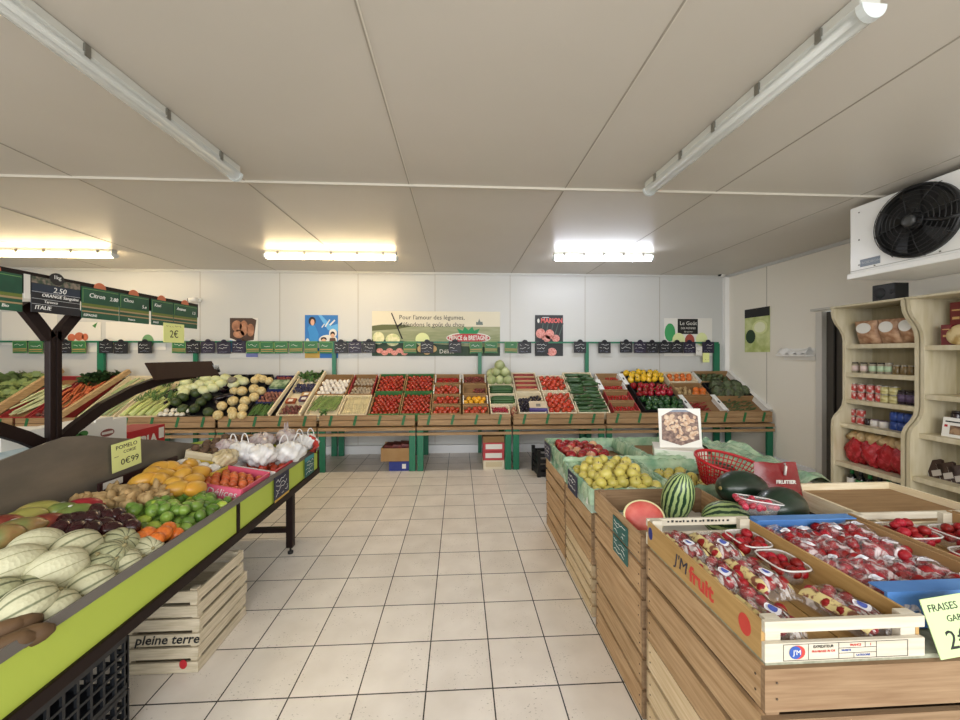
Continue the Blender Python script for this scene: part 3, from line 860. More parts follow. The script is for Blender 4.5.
crate(1.60, 2.04, .0, .96, .12, PWD, 'long pale tray heaped with courgettes', style='slat')
for j in range(21):
    for i in range(2):
        put('courgette', random.choice(me_zuc), SP(1.71 + .21 * i + R(-.02, .02), .05 + j * .042, -.01 + .03 * (j % 2) + R(-.01, .01)), (ST, R(-.05, .05), R(-.2, .2)), R(.92, 1.05), 'dark green courgette in the long heaped tray under the slim post', 'courgette', 'courgettes in the long tray')
for (s, x, a) in ((.75, 1.9, .9), (.6, 1.95, -1.0), (.3, 1.78, .5), (.66, 1.68, -.4)):
    put('courgette', me_zuc[0], SP(x, s, .05), (ST, 0, a), 1.0, 'dark green courgette in the long heaped tray under the slim post', 'courgette', 'courgettes in the long tray')
# column seven: four little boxes with white edges
for i, (s0, s1, w) in enumerate(((.73, .93, 'topmost red fruit box behind the courgettes'), (.50, .71, 'second red fruit box beside the courgettes'), (.25, .48, 'third red fruit box beside the courgettes'), (.02, .23, 'lowest red fruit box beside the green peppers'))):
    sh = 0.0
    crate(2.10, 2.47, s0, s1, .11, (CARD, WHT[1] if i in (1, 0) else REDT[0], CARDD), 'brown card tray, ' + w)
    lay('cherry_tomato', me_cher, 'cherry tomato in the ' + w, 'tomato', 2.13 if i else 2.26, 2.44, s0 + .03, s1 - .06, -.05, .034, mound=.02)
# peppers


def pep(th, ph):
    return (1 + .10 * cos(4 * th)) * (1 - .28 * math.exp(-((ph - pi / 2) / .3) ** 2)) * (1 - .12 * max(0, -sin(ph)))


me_py = blob('sweet_pepper', fruitmat('pepper_yellow', '#dcb02a', .18, .12), .042, .042, .05, 16, 10, pep)
me_pr = blob('sweet_pepper', fruitmat('pepper_red', '#8f1620', .18, .3), .042, .042, .05, 16, 10, pep)
me_pg = blob('sweet_pepper', fruitmat('pepper_green', '#274a26', .2, .3), .042, .042, .05, 16, 10, pep)
me_stem = MB().tube([(0, 0, .034), (.004, .002, .05), (.012, .006, .062)], [.008, .006, .007], 6).mesh('pepper_stem', M('pepper_stem_green', '#5f7a35', .6))
for (me, s0, s1, w, n0) in ((me_py, .66, .98, 'yellow sweet pepper in the heap at the top', .03), (me_pr, .35, .64, 'red sweet pepper in the dark tray between yellow and green', .0), (me_pg, .04, .33, 'green sweet pepper in the dark lower tray', .0)):
    crate(2.54, 3.12, s0, s1, .12, DK if n0 == 0 else (DK[0], CARD, DK[2]), 'dark plastic tray holding the ' + w.split(' ')[0] + ' peppers')
    for j in range(3):
        for i in range(6):
            o = put('sweet_pepper', me, SP(2.60 + .092 * i + (.04 if j % 2 else 0) + R(-.01, .01), s0 + .06 + j * .09 + R(-.012, .012), n0 + R(-.01, .012)), (R(-.9, .9), R(-.9, .9), R(0, 6)), R(.95, 1.1), w, 'pepper', w)
            link('pepper_stem', me_stem, o)
# column eight and nine
crate(3.19, 3.65, .70, .97, .12, PWD, 'pale wooden tray of oranges at the top beside the yellow peppers', style='slat')
lay('orange', me_orange, 'orange in the pale top tray', 'orange', 3.22, 3.62, .73, .94, -.03, .088, mound=.02)
crate(3.19, 3.65, .37, .67, .12, CRD, 'brown tray half filled with ginger and large oranges')
lay('orange', me_orange, 'large orange beside the ginger in the brown tray', 'orange', 3.44, 3.64, .38, .56, -.02, .1, 1.2)


def knob(th, ph):
    return 1 + .28 * sin(3 * th + 1) * cos(2 * ph) + .15 * cos(5 * th - 2 * ph)


GING = fruitmat('ginger_skin', '#b89c6e', .7, .16, ('#9c7f52', 16, (1, 1, 1), .35, .7))
me_ging = [blob('ginger_root', GING, .045, .026, .022, 14, 9, knob), blob('ginger_root', GING, .035, .03, .022, 14, 9, lambda th, ph: 1 + .3 * cos(3 * th) * cos(ph) + .1 * sin(4 * th + 3 * ph))]
lay('ginger_root', me_ging, 'knobbly ginger root beside large oranges on the back table', 'ginger', 3.21, 3.42, .40, .58, -.03, .075, 1.1)
crate(3.20, 3.68, .0, .35, .12, (CARD, M('white_card', '#e9e7e1', 0.7), CARDD), 'brown white-sided tray with a few chillies')
lay('chilli', [stick('chilli', fruitmat('chilli_red', '#8c1d22', .3, .2), .09, .008, 6, .01, .4)], 'small red chilli in the white-sided tray', 'chilli', 3.26, 3.5, .04, .26, -.06, .06, flatrot=.4, skip=.15, sq=.45)
crate(3.70, 4.30, .70, .99, .12, WHT, 'white-sided tray of avocados at the top by the right wall')
lay('avocado', [blob('avocado', fruitmat('avocado_skin', '#3a4426', .5, .25, ('#56603a', 25, (1, 1, 1), .4, .65)), .036, .036, .05, 10, 8)], 'dark green avocado by the right wall', 'avocado', 3.74, 4.2, .73, .95, -.045, .09)
crate(3.70, 4.30, .36, .68, .12, DK, 'dark tray of artichokes by the right wall')


def artichoke():
    mb = MB()
    for k in range(7):
        ph = -.5 + k * .33
        for i in range(8):
            th = 2 * pi * (i + .5 * (k % 2)) / 8
            r = .065 * cos(ph) + .012
            z = .06 * sin(ph)
            c, s = cos(th), sin(th)
            rad, tan = Vector((c, s, 0)), Vector((-s, c, 0))
            b = rad * r + Vector((0, 0, z - .03))
            tip = rad * (r * .82) + Vector((0, 0, z + .04))
            mid = rad * (r + .008) + Vector((0, 0, z + .004))
            mb.add([b - tan * .012, b + tan * .012, mid + tan * .024, tip, mid - tan * .024, mid + rad * .004], [(0, 1, 2, 5), (0, 5, 4), (5, 2, 3), (5, 3, 4)], 0, False)
    mb.lathe([(.02, -.06), (.055, -.03), (.058, .01), (.03, .05)], 10)
    mb.tube([(0, 0, -.05), (0, 0, -.12)], .014, 8)
    return mb.mesh('artichoke', fruitmat('artichoke_leaf', '#5d6b45', .6, .25, ('#4a4a3a', 12, (1, 1, 1), .4, .7)))


me_art = artichoke()
for (x, s) in ((3.80, .44), (3.94, .42), (4.08, .44), (4.20, .46), (3.86, .57), (4.01, .56), (4.15, .58)):
    put('artichoke', me_art, SP(x, s, -.005), (ST + R(-.9, .2), R(-.5, .5), R(0, 6)), R(1.0, 1.25), 'grey-green artichoke in the dark tray by the right wall', 'artichoke', 'artichokes by the right wall')
crate(3.70, 4.30, .0, .35, .12, WHT, 'white-sided tray of okra at the front by the right wall')
lay('okra', [stick('okra', fruitmat('okra_skin', '#4f5a33', .6, .2), .1, .011, 6, .008, .4)], 'dull green pod in the white-sided front tray', 'okra', 3.8, 4.2, .1, .3, -.07, .07, flatrot=.3, skip=.25, sq=.4)
for (x, s0, s1, w) in ((3.665, .02, .36, 'between the chilli and okra trays'), (3.18, .02, .36, 'beside the green peppers'), (2.085, .5, .75, 'beside the courgettes'), (2.50, .62, .9, 'below the yellow peppers'), (4.30, .02, .97, 'at the end beside the right wall')):
    o = tag(MB().box(-.035, .035, -(s1 - s0) / 2, (s1 - s0) / 2, 0, .004).build('card_flap', WHT[1], None, SP(x, (s0 + s1) / 2, .012), (ST, 0, 0)), 'white folded card flap ' + w, 'card flap', 'white card flaps')
    MB().box(-.012, .012, -.02, .03, .004, .0046).build('printed_mark', INK, o)

# table five: garlic, asparagus, packed roots
crate(-2.36, -2.04, .0, .96, .10, PWD, 'long pale tray with packed roots and leafy turnips', style='slat')
leafm = [M('leaf_green', '#53763a', .55, var=.2, noise=('#2f5226', 6, (1, 1, 1), .35, .65)), M('dark_leaf', '#26401f', .55, var=.2, noise=('#3d5c2c', 6, (1, 1, 1), .35, .65)), M('pale_leaf', '#8c9c60', .55, var=.15, noise=('#5f7a42', 6, (1, 1, 1), .35, .65))]


def leafhead(name, mat, n, L, wd, spread=1.0):
    mb = MB()
    for i in range(n):
        th = 2 * pi * i / n * 2.4 + R(-.3, .3)
        el = R(.25, 1.25) * spread
        d = Vector((cos(th) * cos(el), sin(th) * cos(el), sin(el)))
        t = Vector((-sin(th), cos(th), 0)); up = d.cross(t) * -1
        ll = L * R(.75, 1.1)
        rows = []
        for k in range(5):
            u = k / 4
            c = d * ll * u + Vector((0, 0, -.35 * ll * u * u)) + up * .0
            w = wd * (.25 + 1.5 * u * (1.15 - u)) * .9
            rows.append((c - t * w + up * .012 * sin(9 * u + i), c + up * .006, c + t * w + up * .012 * cos(8 * u + i)))
        v = [p for r in rows for p in r]
        f = [(k * 3 + a, k * 3 + a + 1, k * 3 + a + 4, k * 3 + a + 3) for k in range(4) for a in (0, 1)]
        mb.add(v, f, 0, True)
    return mb.mesh(name, mat)


me_turnleaf = leafhead('leafy_turnip', leafm[0], 12, .13, .03)
me_turnroot = blob('turnip_root', M('turnip_white', '#d8d3bc', .4, noise=('#b59ab0', 6, (1, 1, 1), .45, .75)), .03, .03, .03, 10, 7)
for (x, s) in ((-2.3, .84), (-2.21, .88), (-2.12, .84), (-2.17, .76), (-2.04, .9)):
    o = put('leafy_turnip', me_turnleaf, SP(x, s, -.01), (ST, 0, R(0, 6)), 1, 'bunch of turnips with leaves at the top of the long pale tray', 'turnip', 'bunched turnips')
    link('turnip_root', me_turnroot, o, (0, -.03, -.005))
lay('plum', [blob('plum', fruitmat('plum_skin', '#2d2a4a', .4, .3), .022, .022, .026, 8, 6)], 'dark blue plum below the leafy turnips', 'plum', -2.34, -2.06, .53, .72, -.03, .044)
for (x, s, c1, w) in ((-2.28, .31, '#b3552a', 'orange carrots in cling film in the long pale tray'), (-2.12, .35, '#4b4470', 'violet packet beside the filmed orange carrots'), (-2.12, .45, '#c9a06a', 'tan root packet above the violet one')):
    o = empty('packed_tray', SP(x, s, -.03), (ST, 0, 0), w, 'packet', 'filmed packets in the long pale tray')
    MB().box(-.065, .065, -.045, .045, 0, .035).build('packet_base', M('packet_' + c1[1:], c1, .35, noise=('#6a3a24', 12, (1, 6, 1), .4, .7)), o, bevel=.008)
    MB().box(-.03, .03, -.03, .02, .0351, .036).build('packet_label', PAPERW, o)
lay('beetroot', [blob('beetroot', fruitmat('beetroot_skin', '#6a3a34', .55, .2), .026, .026, .026, 8, 6)], 'brown-red beetroot at the front of the long pale tray', 'beetroot', -2.33, -2.06, .03, .22, -.035, .054, mound=.015)
crate(-2.01, -1.58, .43, .92, .12, CRD, 'brown card tray of white garlic bulbs')
GAR = fruitmat('garlic_skin', '#e6e1d8', .5, .08, ('#cfc5bd', 9, (1, 1, 1), .4, .7))
me_gar = [blob('garlic_bulb', GAR, .03, .03, .027, 12, 7, lambda th, ph: (1 + .07 * cos(6 * th)) * (1 + .3 * max(0, sin(ph)) ** 12))]
lay('garlic_bulb', me_gar, 'white garlic bulb in the tray, left block', 'garlic', -1.98, -1.80, .46, .80, -.02, .058, flatrot=0)
lay('garlic_bulb', me_gar, 'white garlic bulb in the tray, right block', 'garlic', -1.78, -1.61, .46, .80, -.02, .058, flatrot=0)
crate(-1.56, -1.22, .43, .92, .12, (CARD, REDT[0], CARDD), 'red-edged tray of packed mushrooms beside the vine tomatoes')
me_mush = [blob('mushroom', fruitmat('mushroom_cap', '#a89a84', .6, .15), .024, .024, .016, 9, 6)]
for (s0, s1, w) in ((.70, .86, 'upper'), (.48, .64, 'lower')):
    lay('mushroom', me_mush, 'grey-brown mushroom in the red-edged tray, ' + w + ' half', 'mushroom', -1.53, -1.25, s0, s1, -.04, .047)
crate(-2.0, -1.58, .0, .42, .10, PWD, 'pale crate of green asparagus', style='slat')
ASP = fruitmat('asparagus_green', '#6f8a48', .5, .25, ('#93a565', 9, (1, 1, 1), .35, .7))
lay('green_asparagus', [stick('green_asparagus', ASP, .20, .007, 6, .0, .45)], 'green asparagus spear in the pale crate', 'asparagus', -1.96, -1.62, .18, .38, -.02, .022, flatrot=pi / 2, sq=5.0)
lay('green_asparagus', [bpy.data.meshes['green_asparagus']], 'green asparagus spear in the pale crate', 'asparagus', -1.96, -1.62, .10, .38, .0, .022, flatrot=pi / 2 - .3, sq=7.0)
o = put('leafy_turnip', leafhead('herb_bunch', leafm[0], 14, .08, .016), SP(-1.76, .05, .0), (ST, 0, 0), 1, 'small green herb bunch at the front edge of the asparagus crate', 'herbs', None)
o.name = 'herb_bunch'
crate(-1.57, -1.21, .0, .42, .10, PWD, 'pale crate of white asparagus beside tomatoes', style='slat')
WASP = fruitmat('asparagus_white', '#d9cfa8', .5, .12, ('#c9b98c', 9, (1, 1, 1), .35, .7))
for s in (.10, .29):
    lay('white_asparagus', [stick('white_asparagus', WASP, .18, .008, 6, .0, .5)], 'white asparagus spear in the pale crate beside the tomatoes', 'asparagus', -1.54, -1.24, s - .08, s + .08, -.02, .022, flatrot=pi / 2, sq=4.0)
for (x, l) in ((-2.41, 'leaning against the long root tray'), (-2.025, 'between the root tray and garlic')):
    p, q = SP(x - .02, -.02, .03), SP(x + .03, .93, .03)
    o = tag(MB().bar((0, 0, 0), q - p, .022, .05).build('wooden_divider', PX, None, p), 'long thin pale divider board ' + l, 'divider', 'pale divider boards')

# table four: dark squashes, netted melons, roots
crate(-2.70, -2.43, .55, .90, .11, BLU, 'dark blue tray with wrapped salad at the top')
o = tag(MB().box(-.11, .11, -.09, .09, 0, .05).build('packed_tray', M('salad_pack', '#a9b99a', .3, noise=('#52704a', 14, (1, 1, 1), .4, .6)), None, SP(-2.56, .66, -.02), (ST, 0, 0)), 'clear packed green salad tray behind the shallots', 'packet')
lay('red_onion', me_rad, 'dark red onion behind the packed salad', 'onion', -2.68, -2.46, .77, .88, -.02, .04, 1.3)
crate(-2.73, -2.44, .26, .53, .11, BLU, 'dark blue tray of shallots')
lay('shallot', [blob('shallot', fruitmat('shallot_skin', '#7d4a40', .4, .22, ('#9c6a58', 12, (3, 3, 1), .35, .7)), .022, .022, .03, 8, 7, lambda th, ph: 1 + .3 * max(0, sin(ph)) ** 6)], 'copper shallot in the blue tray', 'shallot', -2.71, -2.46, .29, .51, -.02, .046, mound=.02)
crate(-2.73, -2.44, .0, .24, .11, DK, 'dark tray of green beans')
mb = MB()
for k in range(140):
    x, s, n, a = R(-2.70, -2.47), R(.03, .22), R(-.04, .01), R(-.5, .5)
    c = SP(x, s, n); d = Vector((sin(a) * .02, cos(a) * .07 * SC, cos(a) * .07 * SS))
    mb.tube([c - d, c + Vector((R(-.006, .006), 0, .004)), c + d], .0042, 5)
tag(mb.build('green_beans', fruitmat('bean_green', '#56793a', .5, .1)), 'loose green beans filling the dark tray', 'beans', kind='stuff')

crate(-3.12, -2.76, .0, .93, .10, DK, 'long dark tray under the netted melons')
NETM = M('netted_melon_rind', '#c4ab74', .6, var=.1, noise=('#d8c896', 30, (1, 1, 1), .4, .6))
me_nm = blob('netted_melon', NETM, .075, .075, .07, 14, 10)
for (px, py, r) in ((218, 415, 1), (233, 415, .95), (242, 415, .9), (222, 406, 1), (232, 411, .9), (243, 408, 1), (233, 401, 1.1), (245, 401, 1.05), (234, 391, .9), (242, 391, 1.1), (254, 397, 1.05), (254, 389, 1.1), (261, 391, 1), (255, 380, .95), (263, 379, .95), (269, 381, .95), (258, 377, .85)):
    p = on_plane(px, py, SP(0, 0, .03), (0, -SS, SC))
    put('netted_melon', me_nm, p, (R(0, 6), R(0, 6), R(0, 6)), r * .82, 'beige netted melon in the heap beside the shallots', 'melon', 'netted melons on the back table')
crate(-3.46, -3.13, .0, .43, .11, DK, 'dark tray of squashes at the table front')
crate(-3.80, -3.47, .0, .43, .11, DK, 'dark tray between white onions and squashes')
SQ = fruitmat('dark_squash_rind', '#2b3a1e', .45, .2, ('#46562c', 6, (1, 1, 1), .35, .7))
me_sq = blob('round_squash', SQ, .07, .07, .062, 16, 10, lambda th, ph: 1 + .03 * cos(10 * th))
for (px, py) in ((194.5, 408.5), (208.5, 412), (183, 397), (207, 397), (196, 393), (183, 409), (201, 402), (176, 402)):
    put('round_squash', me_sq, on_plane(px, py, SP(0, 0, .02), (0, -SS, SC)), (ST, R(-.3, .3), R(0, 6)), R(.85, 1), 'dark green round squash below the pale cabbages', 'squash', 'dark squashes on the back table')
AUB = fruitmat('aubergine_skin', '#1b0e16', .2, .2)
me_aub = [blob('aubergine', AUB, .038, .038, .095, 12, 10, lambda th, ph: 1 - .22 * max(0, sin(ph)))]
for (px, py) in ((220, 398), (224, 391), (228, 396), (217, 403), (170, 397), (172, 392), (166, 402), (226, 386), (178, 391)):
    put('aubergine', me_aub[0], on_plane(px, py, SP(0, 0, .0), (0, -SS, SC)), (R(.8, 2), R(-.5, .5), R(0, 6)), 1.0, 'black aubergine among the dark squashes on the back table', 'aubergine', 'aubergines on the back table')
crate(-3.80, -3.13, .45, .93, .11, DK, 'wide dark tray of pale round cabbages at the top')
WC = fruitmat('white_cabbage_leaf', '#c9cf96', .45, .1, ('#e0e2bd', 6, (1, 1, .5), .35, .65))
me_wc = blob('white_cabbage', WC, .085, .085, .065, 16, 10, leafy)
for (px, py) in ((184, 389), (190, 388), (195, 387), (204, 390), (213, 388), (186, 383), (200, 384), (210, 384), (216, 380), (226, 378), (238, 379), (221, 384), (234, 384), (243, 381), (206, 379), (184, 393)):
    put('white_cabbage', me_wc, on_plane(px, py, SP(0, 0, .04), (0, -SS, SC)), (ST + R(-.3, .3), R(-.3, .3), R(0, 6)), R(.78, .95), 'pale green-white round cabbage in the wide dark tray', 'cabbage', 'white cabbages on the back table')
put('white_cabbage', blob('purple_cabbage', M('cabbage_cut_grey', '#7a7468', .5), .06, .06, .04, 12, 8), on_plane(232, 380, SP(0, 0, .11), (0, -SS, SC)), (ST, 0, 0), 1, 'dull grey cut cabbage lying on the pale ones', 'cabbage', None).name = 'cut_cabbage'

# table three: celery, white onions
crate(-4.30, -3.83, .0, .9, .10, PWD, 'long pale tray of celery heads', style='slat')


def celery():
    mb = MB()
    for k in range(9):
        o = Vector((R(-.022, .022), 0, R(-.012, .018)))
        e = Vector((R(-.05, .05), .30, R(.0, .03)))
        mb.tube([o, o * 1.1 + Vector((0, .14, .012)), o + e], [.016, .013, .007], 6, 0)
    for k in range(16):
        c = Vector((R(-.06, .06), R(.25, .42), R(.0, .05)))
        for a in range(3):
            d = Vector((R(-.04, .04), R(-.02, .05), R(-.01, .03)))
            mb.add([c, c + d + Vector((.012, 0, 0)), c + d * 1.5 + Vector((0, .01, .006)), c + d - Vector((.012, 0, 0))], [(0, 1, 2, 3)], 1)
    return mb.mesh('celery', [fruitmat('celery_stalk', '#b0bd68', .4, .1, ('#cdd494', 5, (6, 1, 6), .35, .7)), leafm[0]])


me_cel = [celery(), celery()]
for k, (x, s, a) in enumerate(((-4.26, .02, -.25), (-4.16, .03, -.25), (-4.06, .02, -.3), (-3.96, .03, -.3), (-3.87, .02, -.35), (-4.22, .3, -.3), (-4.1, .32, -.25), (-3.98, .3, -.35), (-3.88, .34, -.35))):
    put('celery', me_cel[k % 2], SP(x, s, -.01), (ST, 0, a), R(.95, 1.1), 'green celery head lying in the long pale tray behind the curved brown arm', 'celery', 'celery heads')
lay('white_onion', [blob('white_onion', fruitmat('white_onion_skin', '#e2dccb', .4, .08), .033, .033, .03, 10, 7)], 'white onion at the table front beside the celery', 'onion', -3.82, -3.48, .0, .15, .0, .07)
crate(-4.78, -4.34, .0, .9, .10, PWD, 'long pale tray of fennel and leeks beside the celery', style='slat')
LEEK = M('leek', '#8fa06a', .45, var=.2, noise=('#c9cfa4', 4, (1, 3, 3), .35, .65))
me_leek = stick('leek', LEEK, .46, .018, 8, .01, .8)
for j in range(8):
    put('leek', me_leek, SP(-4.73 + j * .05, .26 + R(-.03, .03), R(-.03, .01)), (ST, 0, 0), 1, 'green leek in the long pale tray beside the celery', 'leek', 'leeks beside the celery').rotation_euler = (Matrix.Rotation(ST, 3, 'X') @ Matrix.Rotation(pi / 2 - .2, 3, 'Z')).to_euler()
for j in range(6):
    put('leek', me_leek, SP(-4.70 + j * .06, .66 + R(-.03, .03), R(-.03, .01)), (0, 0, 0), .8, 'green leek in the long pale tray beside the celery', 'leek', 'leeks beside the celery').rotation_euler = (Matrix.Rotation(ST, 3, 'X') @ Matrix.Rotation(pi / 2 - .2, 3, 'Z')).to_euler()
o = tag(MB().bar((0, 0, 0), SP(-4.80, .95, .05) - SP(-4.93, -.05, .05), .05, .06).build('wooden_divider', WY, None, SP(-4.93, -.05, .05)), 'thick wooden divider board between the carrots and leeks', 'divider')
# table two and one
crate(-5.36, -4.95, .0, .93, .10, REDT, 'long red-edged tray of carrots and parsley behind the dark post')
CAR = fruitmat('carrot_skin', '#b8623a', .5, .14, ('#a4502c', 8, (1, 5, 5), .35, .7))
me_car = stick('carrot', CAR, .2, .014, 7, .004, .4)
for j in range(34):
    put('carrot', me_car, SP(R(-5.32, -4.98), R(.25, .68), R(-.04, .03)), (0, 0, 0), 1, 'orange carrot in the red-edged tray', 'carrot', 'carrots on the back table').rotation_euler = (Matrix.Rotation(ST, 3, 'X') @ Matrix.Rotation(pi / 2 + R(-.4, .4), 3, 'Z')).to_euler()
me_par = leafhead('parsley_bunch', leafm[1], 26, .14, .03)
for (x, s) in ((-5.3, .82), (-5.18, .88), (-5.06, .84), (-4.95, .9), (-5.12, .75), (-5.24, .74)):
    put('parsley_bunch', me_par, SP(x, s, .0), (ST, 0, R(0, 6)), R(.9, 1.1), 'dark green leafy bunch heaped behind the carrots', 'herbs', 'leafy bunches behind the carrots')
lay('beetroot', [bpy.data.meshes['beetroot']], 'brown-red beetroot in front of the carrots', 'beetroot', -5.3, -5.0, .03, .2, -.01, .056)
crate(-5.72, -5.40, .0, .9, .10, REDT, 'red-edged tray of spring onions left of the dark post')
me_so = stick('spring_onion', fruitmat('spring_onion_stalk', '#cfd0a6', .45, .12, ('#8fa35c', 4, (1, 3, 3), .4, .65)), .34, .011, 7, .005, .7)
for j in range(26):
    put('spring_onion', me_so, SP(R(-5.68, -5.44), R(.2, .6), R(-.03, .03)), (0, 0, 0), 1, 'pale spring onion left of the dark post', 'spring onion', 'spring onions').rotation_euler = (Matrix.Rotation(ST, 3, 'X') @ Matrix.Rotation(pi / 2 - .4 + R(-.2, .2), 3, 'Z')).to_euler()
crate(-6.55, -5.78, .0, .95, .10, (CARD, WX, CARDD), 'wide tray of lettuces at the left edge')
me_let = leafhead('lettuce', leafm[2], 22, .16, .055)
for j in range(4):
    for i in range(5):
        put('lettuce', me_let, SP(-6.48 + i * .15 + R(-.02, .02), .25 + j * .2, -.02), (ST, 0, R(0, 6)), R(.85, 1.05), 'frilly green lettuce in the wide tray at the left edge', 'lettuce', 'lettuces')
o = tag(MB().bar((0, 0, 0), SP(-5.75, .98, .06) - SP(-5.75, -.02, .06), .05, .09).build('wooden_divider', WY, None, SP(-5.75, -.02, .06)), 'thick wooden divider board between lettuces and spring onions', 'divider')

# boxes on the floor below the tables
o = empty('card_box', (at(396, 472, Z=0).x, 5.18, .13), (0, 0, 0), 'open brown card box on a dark blue crate under the tomato table', 'box')
MB().box(-.20, .20, -.14, .14, 0, .02).build('box_floor', CARDD, o)
MB().box(-.20, .20, -.15, -.14, 0, .17).box(-.20, .20, .14, .15, 0, .19).box(-.20, -.19, -.14, .14, 0, .17).box(.19, .20, -.14, .14, 0, .17).build('box_wall', CARD, o)
for k in range(3):
    tag(MB().box(-.07, .07, -.11, .11, 0, .06).build('packed_tray', M('dark_red_pack', '#5a1f1c', .35, noise=('#7c3028', 14, (1, 1, 1), .4, .6)), None, (o.location.x - .10 + .1 * k, 5.20, .26 + .01 * k), (0, .1, .1 * k)), 'dark red packet in the open brown box under the tables', 'packet', 'dark red packets under the tables')
o = tag(MB().box(-.15, .15, -.12, .12, 0, .12).build('plastic_crate', M('blue_crate', '#1d2f7d', .45), None, (at(400, 472, Z=0).x, 5.17, 0)), 'low dark blue crate under the open brown box', 'crate')
MB().box(.02, .07, -.123, -.12, .03, .09).build('crate_label', PAPERW, o)
zz = 0
cx = at(494, 470, Z=0).x
for k, (c, lab) in enumerate((('#d8cdb4', 'cream box at the bottom of the red-white stack under the tables'), ('#b33a40', 'red and white box, middle of the stack under the tables'), ('#b33a40', 'red and white box, upper of the stack under the tables'))):
    o = tag(MB().box(-.14, .14, -.11, .11, 0, .115).build('fruit_box', M('box_' + c[1:], c, .6), None, (cx + R(-.004, .004), 5.17, zz)), lab, 'box', 'boxes stacked under the tables')
    MB().box(-.11, .11, -.1125, -.11, .03, .095).build('box_label', PAPERW if k else M('print_cream_label', '#c9ba98', .6), o)
    zz += .118
o = empty('fruit_box', (cx, 5.17, zz), (0, 0, 0), 'open brown box on top of the red-white stack under the tables', 'box', 'boxes stacked under the tables')
MB().box(-.14, .14, -.11, -.10, 0, .08).box(-.14, .14, .10, .11, 0, .09).box(-.14, -.13, -.10, .10, 0, .08).box(.13, .14, -.10, .10, 0, .08).box(-.13, .13, -.1, .1, 0, .03).build('box_wall', CARDD, o)
o = empty('plastic_crate', (1.17, 4.85, 0), (0, 0, .05), 'black plastic crate standing on floor behind the apple crates', 'crate')
mb = MB()
for s in (-1, 1):
    for k in range(4):
        mb.box(-.19, .19, s * .14 - .01, s * .14 + .01, .02 + k * .075, .065 + k * .075)
        mb.box(s * .19 - .01, s * .19 + .01, -.14, .14, .02 + k * .075, .065 + k * .075)
    for t in (-1, 1):
        mb.box(s * .19 - .02, s * .19 + .02, t * .14 - .02, t * .14 + .02, 0, .33)
mb.build('crate_wall', BLACK, o)
MB().box(-.19, .19, -.14, .14, 0, .02).build('crate_floor', BLACK, o)

# ================================================================ produce island on the left
IY0, IY1 = 0.96, 3.50
isl = empty('produce_island', (-1.98, 2.23, 0), (0, 0, 0), 'long two-sided produce island with lime green side panels and grey centre sheet', 'display stand')
OX, OY = -1.98, 2.23


def il(x, y, z):
    return (x - OX, y - OY, z)


def ibox(mb, x0, x1, y0, y1, z0, z1):
    return mb.box(x0 - OX, x1 - OX, y0 - OY, y1 - OY, z0, z1)


RAILM = M('edge_rail_grey', '#6a645c', 0.4, 0.2)
for (a, b) in ((IY0, 2.238), (2.262, IY1)):
    ibox(MB(), -1.275, -1.262, a, b, .512, .675).build('fascia_panel', LIME_F, isl)
    ibox(MB(), -2.70, -2.687, a, b, .512, .675).build('fascia_panel', LIME_F, isl)
for s, x in ((1, -1.26), (-1, -2.70)):
    mb = MB()
    mb.prism([(0, .672), (.008 * s, .674), (-.010 * s, .700), (-.020 * s, .697)][::s], lambda u, v, w, x=x: (x + u - OX, w - OY, v), IY0, IY1)
    mb.build('edge_rail', RAILM, isl)
    ibox(MB(), x - .035, x + .012, IY0, IY1, .462, .512).build('under_beam', BROWNP, isl, bevel=.004)
    for y in (IY0 + .012, 2.25, IY1 - .012):
        ibox(MB(), x - .012, x + .006, y - .012, y + .012, .50, .677).build('panel_post', BROWNP, isl)
    for y in (1.12, 3.0):
        lx = -1.29 if s == 1 else -2.67
        lg = ibox(MB(), lx - .025, lx + .025, y - .025, y + .025, .05, .47).build('leg', BROWNP, isl, bevel=.004)
        MB().lathe([(.008, .045), (.008, .02), (.02, .018), (.02, 0)], 10, 0, il(lx, y, 0)).build('levelling_foot', BLACK, lg)
for y in (1.12, 3.0):
    ibox(MB(), -2.65, -1.31, y - .018, y + .018, .165, .20).build('cross_bar', BROWNP, isl)
    ibox(MB(), -2.65, -1.31, y - .018, y + .018, .465, .50).build('cross_bar', BROWNP, isl)
# sloping beds of both sides
for s, x in ((1, -1.275), (-1, -2.685)):
    mb = MB()
    mb.prism([(0, .565), (0, .585), (-.68 * s, .738), (-.68 * s, .718)][::s], lambda u, v, w, x=x: (x + u - OX, w - OY, v), IY0 + .01, IY1 - .01)
    mb.build('sloping_bed', M('bed_dark', '#2a2622', 0.7), isl)
for y in (IY0, IY1 - .012):
    mb = MB()
    mb.prism([(-1.28, .47), (-1.28, .69), (-1.95, .80), (-2.01, .80), (-2.68, .69), (-2.68, .47)][::-1], lambda u, v, w: (u - OX, w - OY, v), y, y + .012)
    mb.build('gable_panel', LIME_F, isl)
# grey centre sheet with its humped top edge
mb = MB()
mb.prism([(IY0, .70), (IY1, .70), (IY1, .74), (2.96, .852), (2.54, .978), (2.22, 1.062), (2.10, 1.10), (1.98, 1.117), (1.90, 1.107), (1.715, 1.073), (IY0 + .1, .93), (IY0, .86)], lambda u, v, w: (w - OX, u - OY, v), -1.94, -1.928)
mb.build('centre_sheet', STEEL, isl)
# post, curved arms and holder plate
ibox(MB(), -2.015, -1.985, 1.968, 1.994, .65, 1.64).build('centre_post', BROWNP, isl, bevel=.004)
ibox(MB(), -2.015, -1.985, 2.000, 2.026, .65, 1.64).build('centre_post', BROWNP, isl, bevel=.004)
ibox(MB(), -2.01, -1.99, 1.992, 2.002, .65, 1.64).build('post_web', BROWNP, isl)


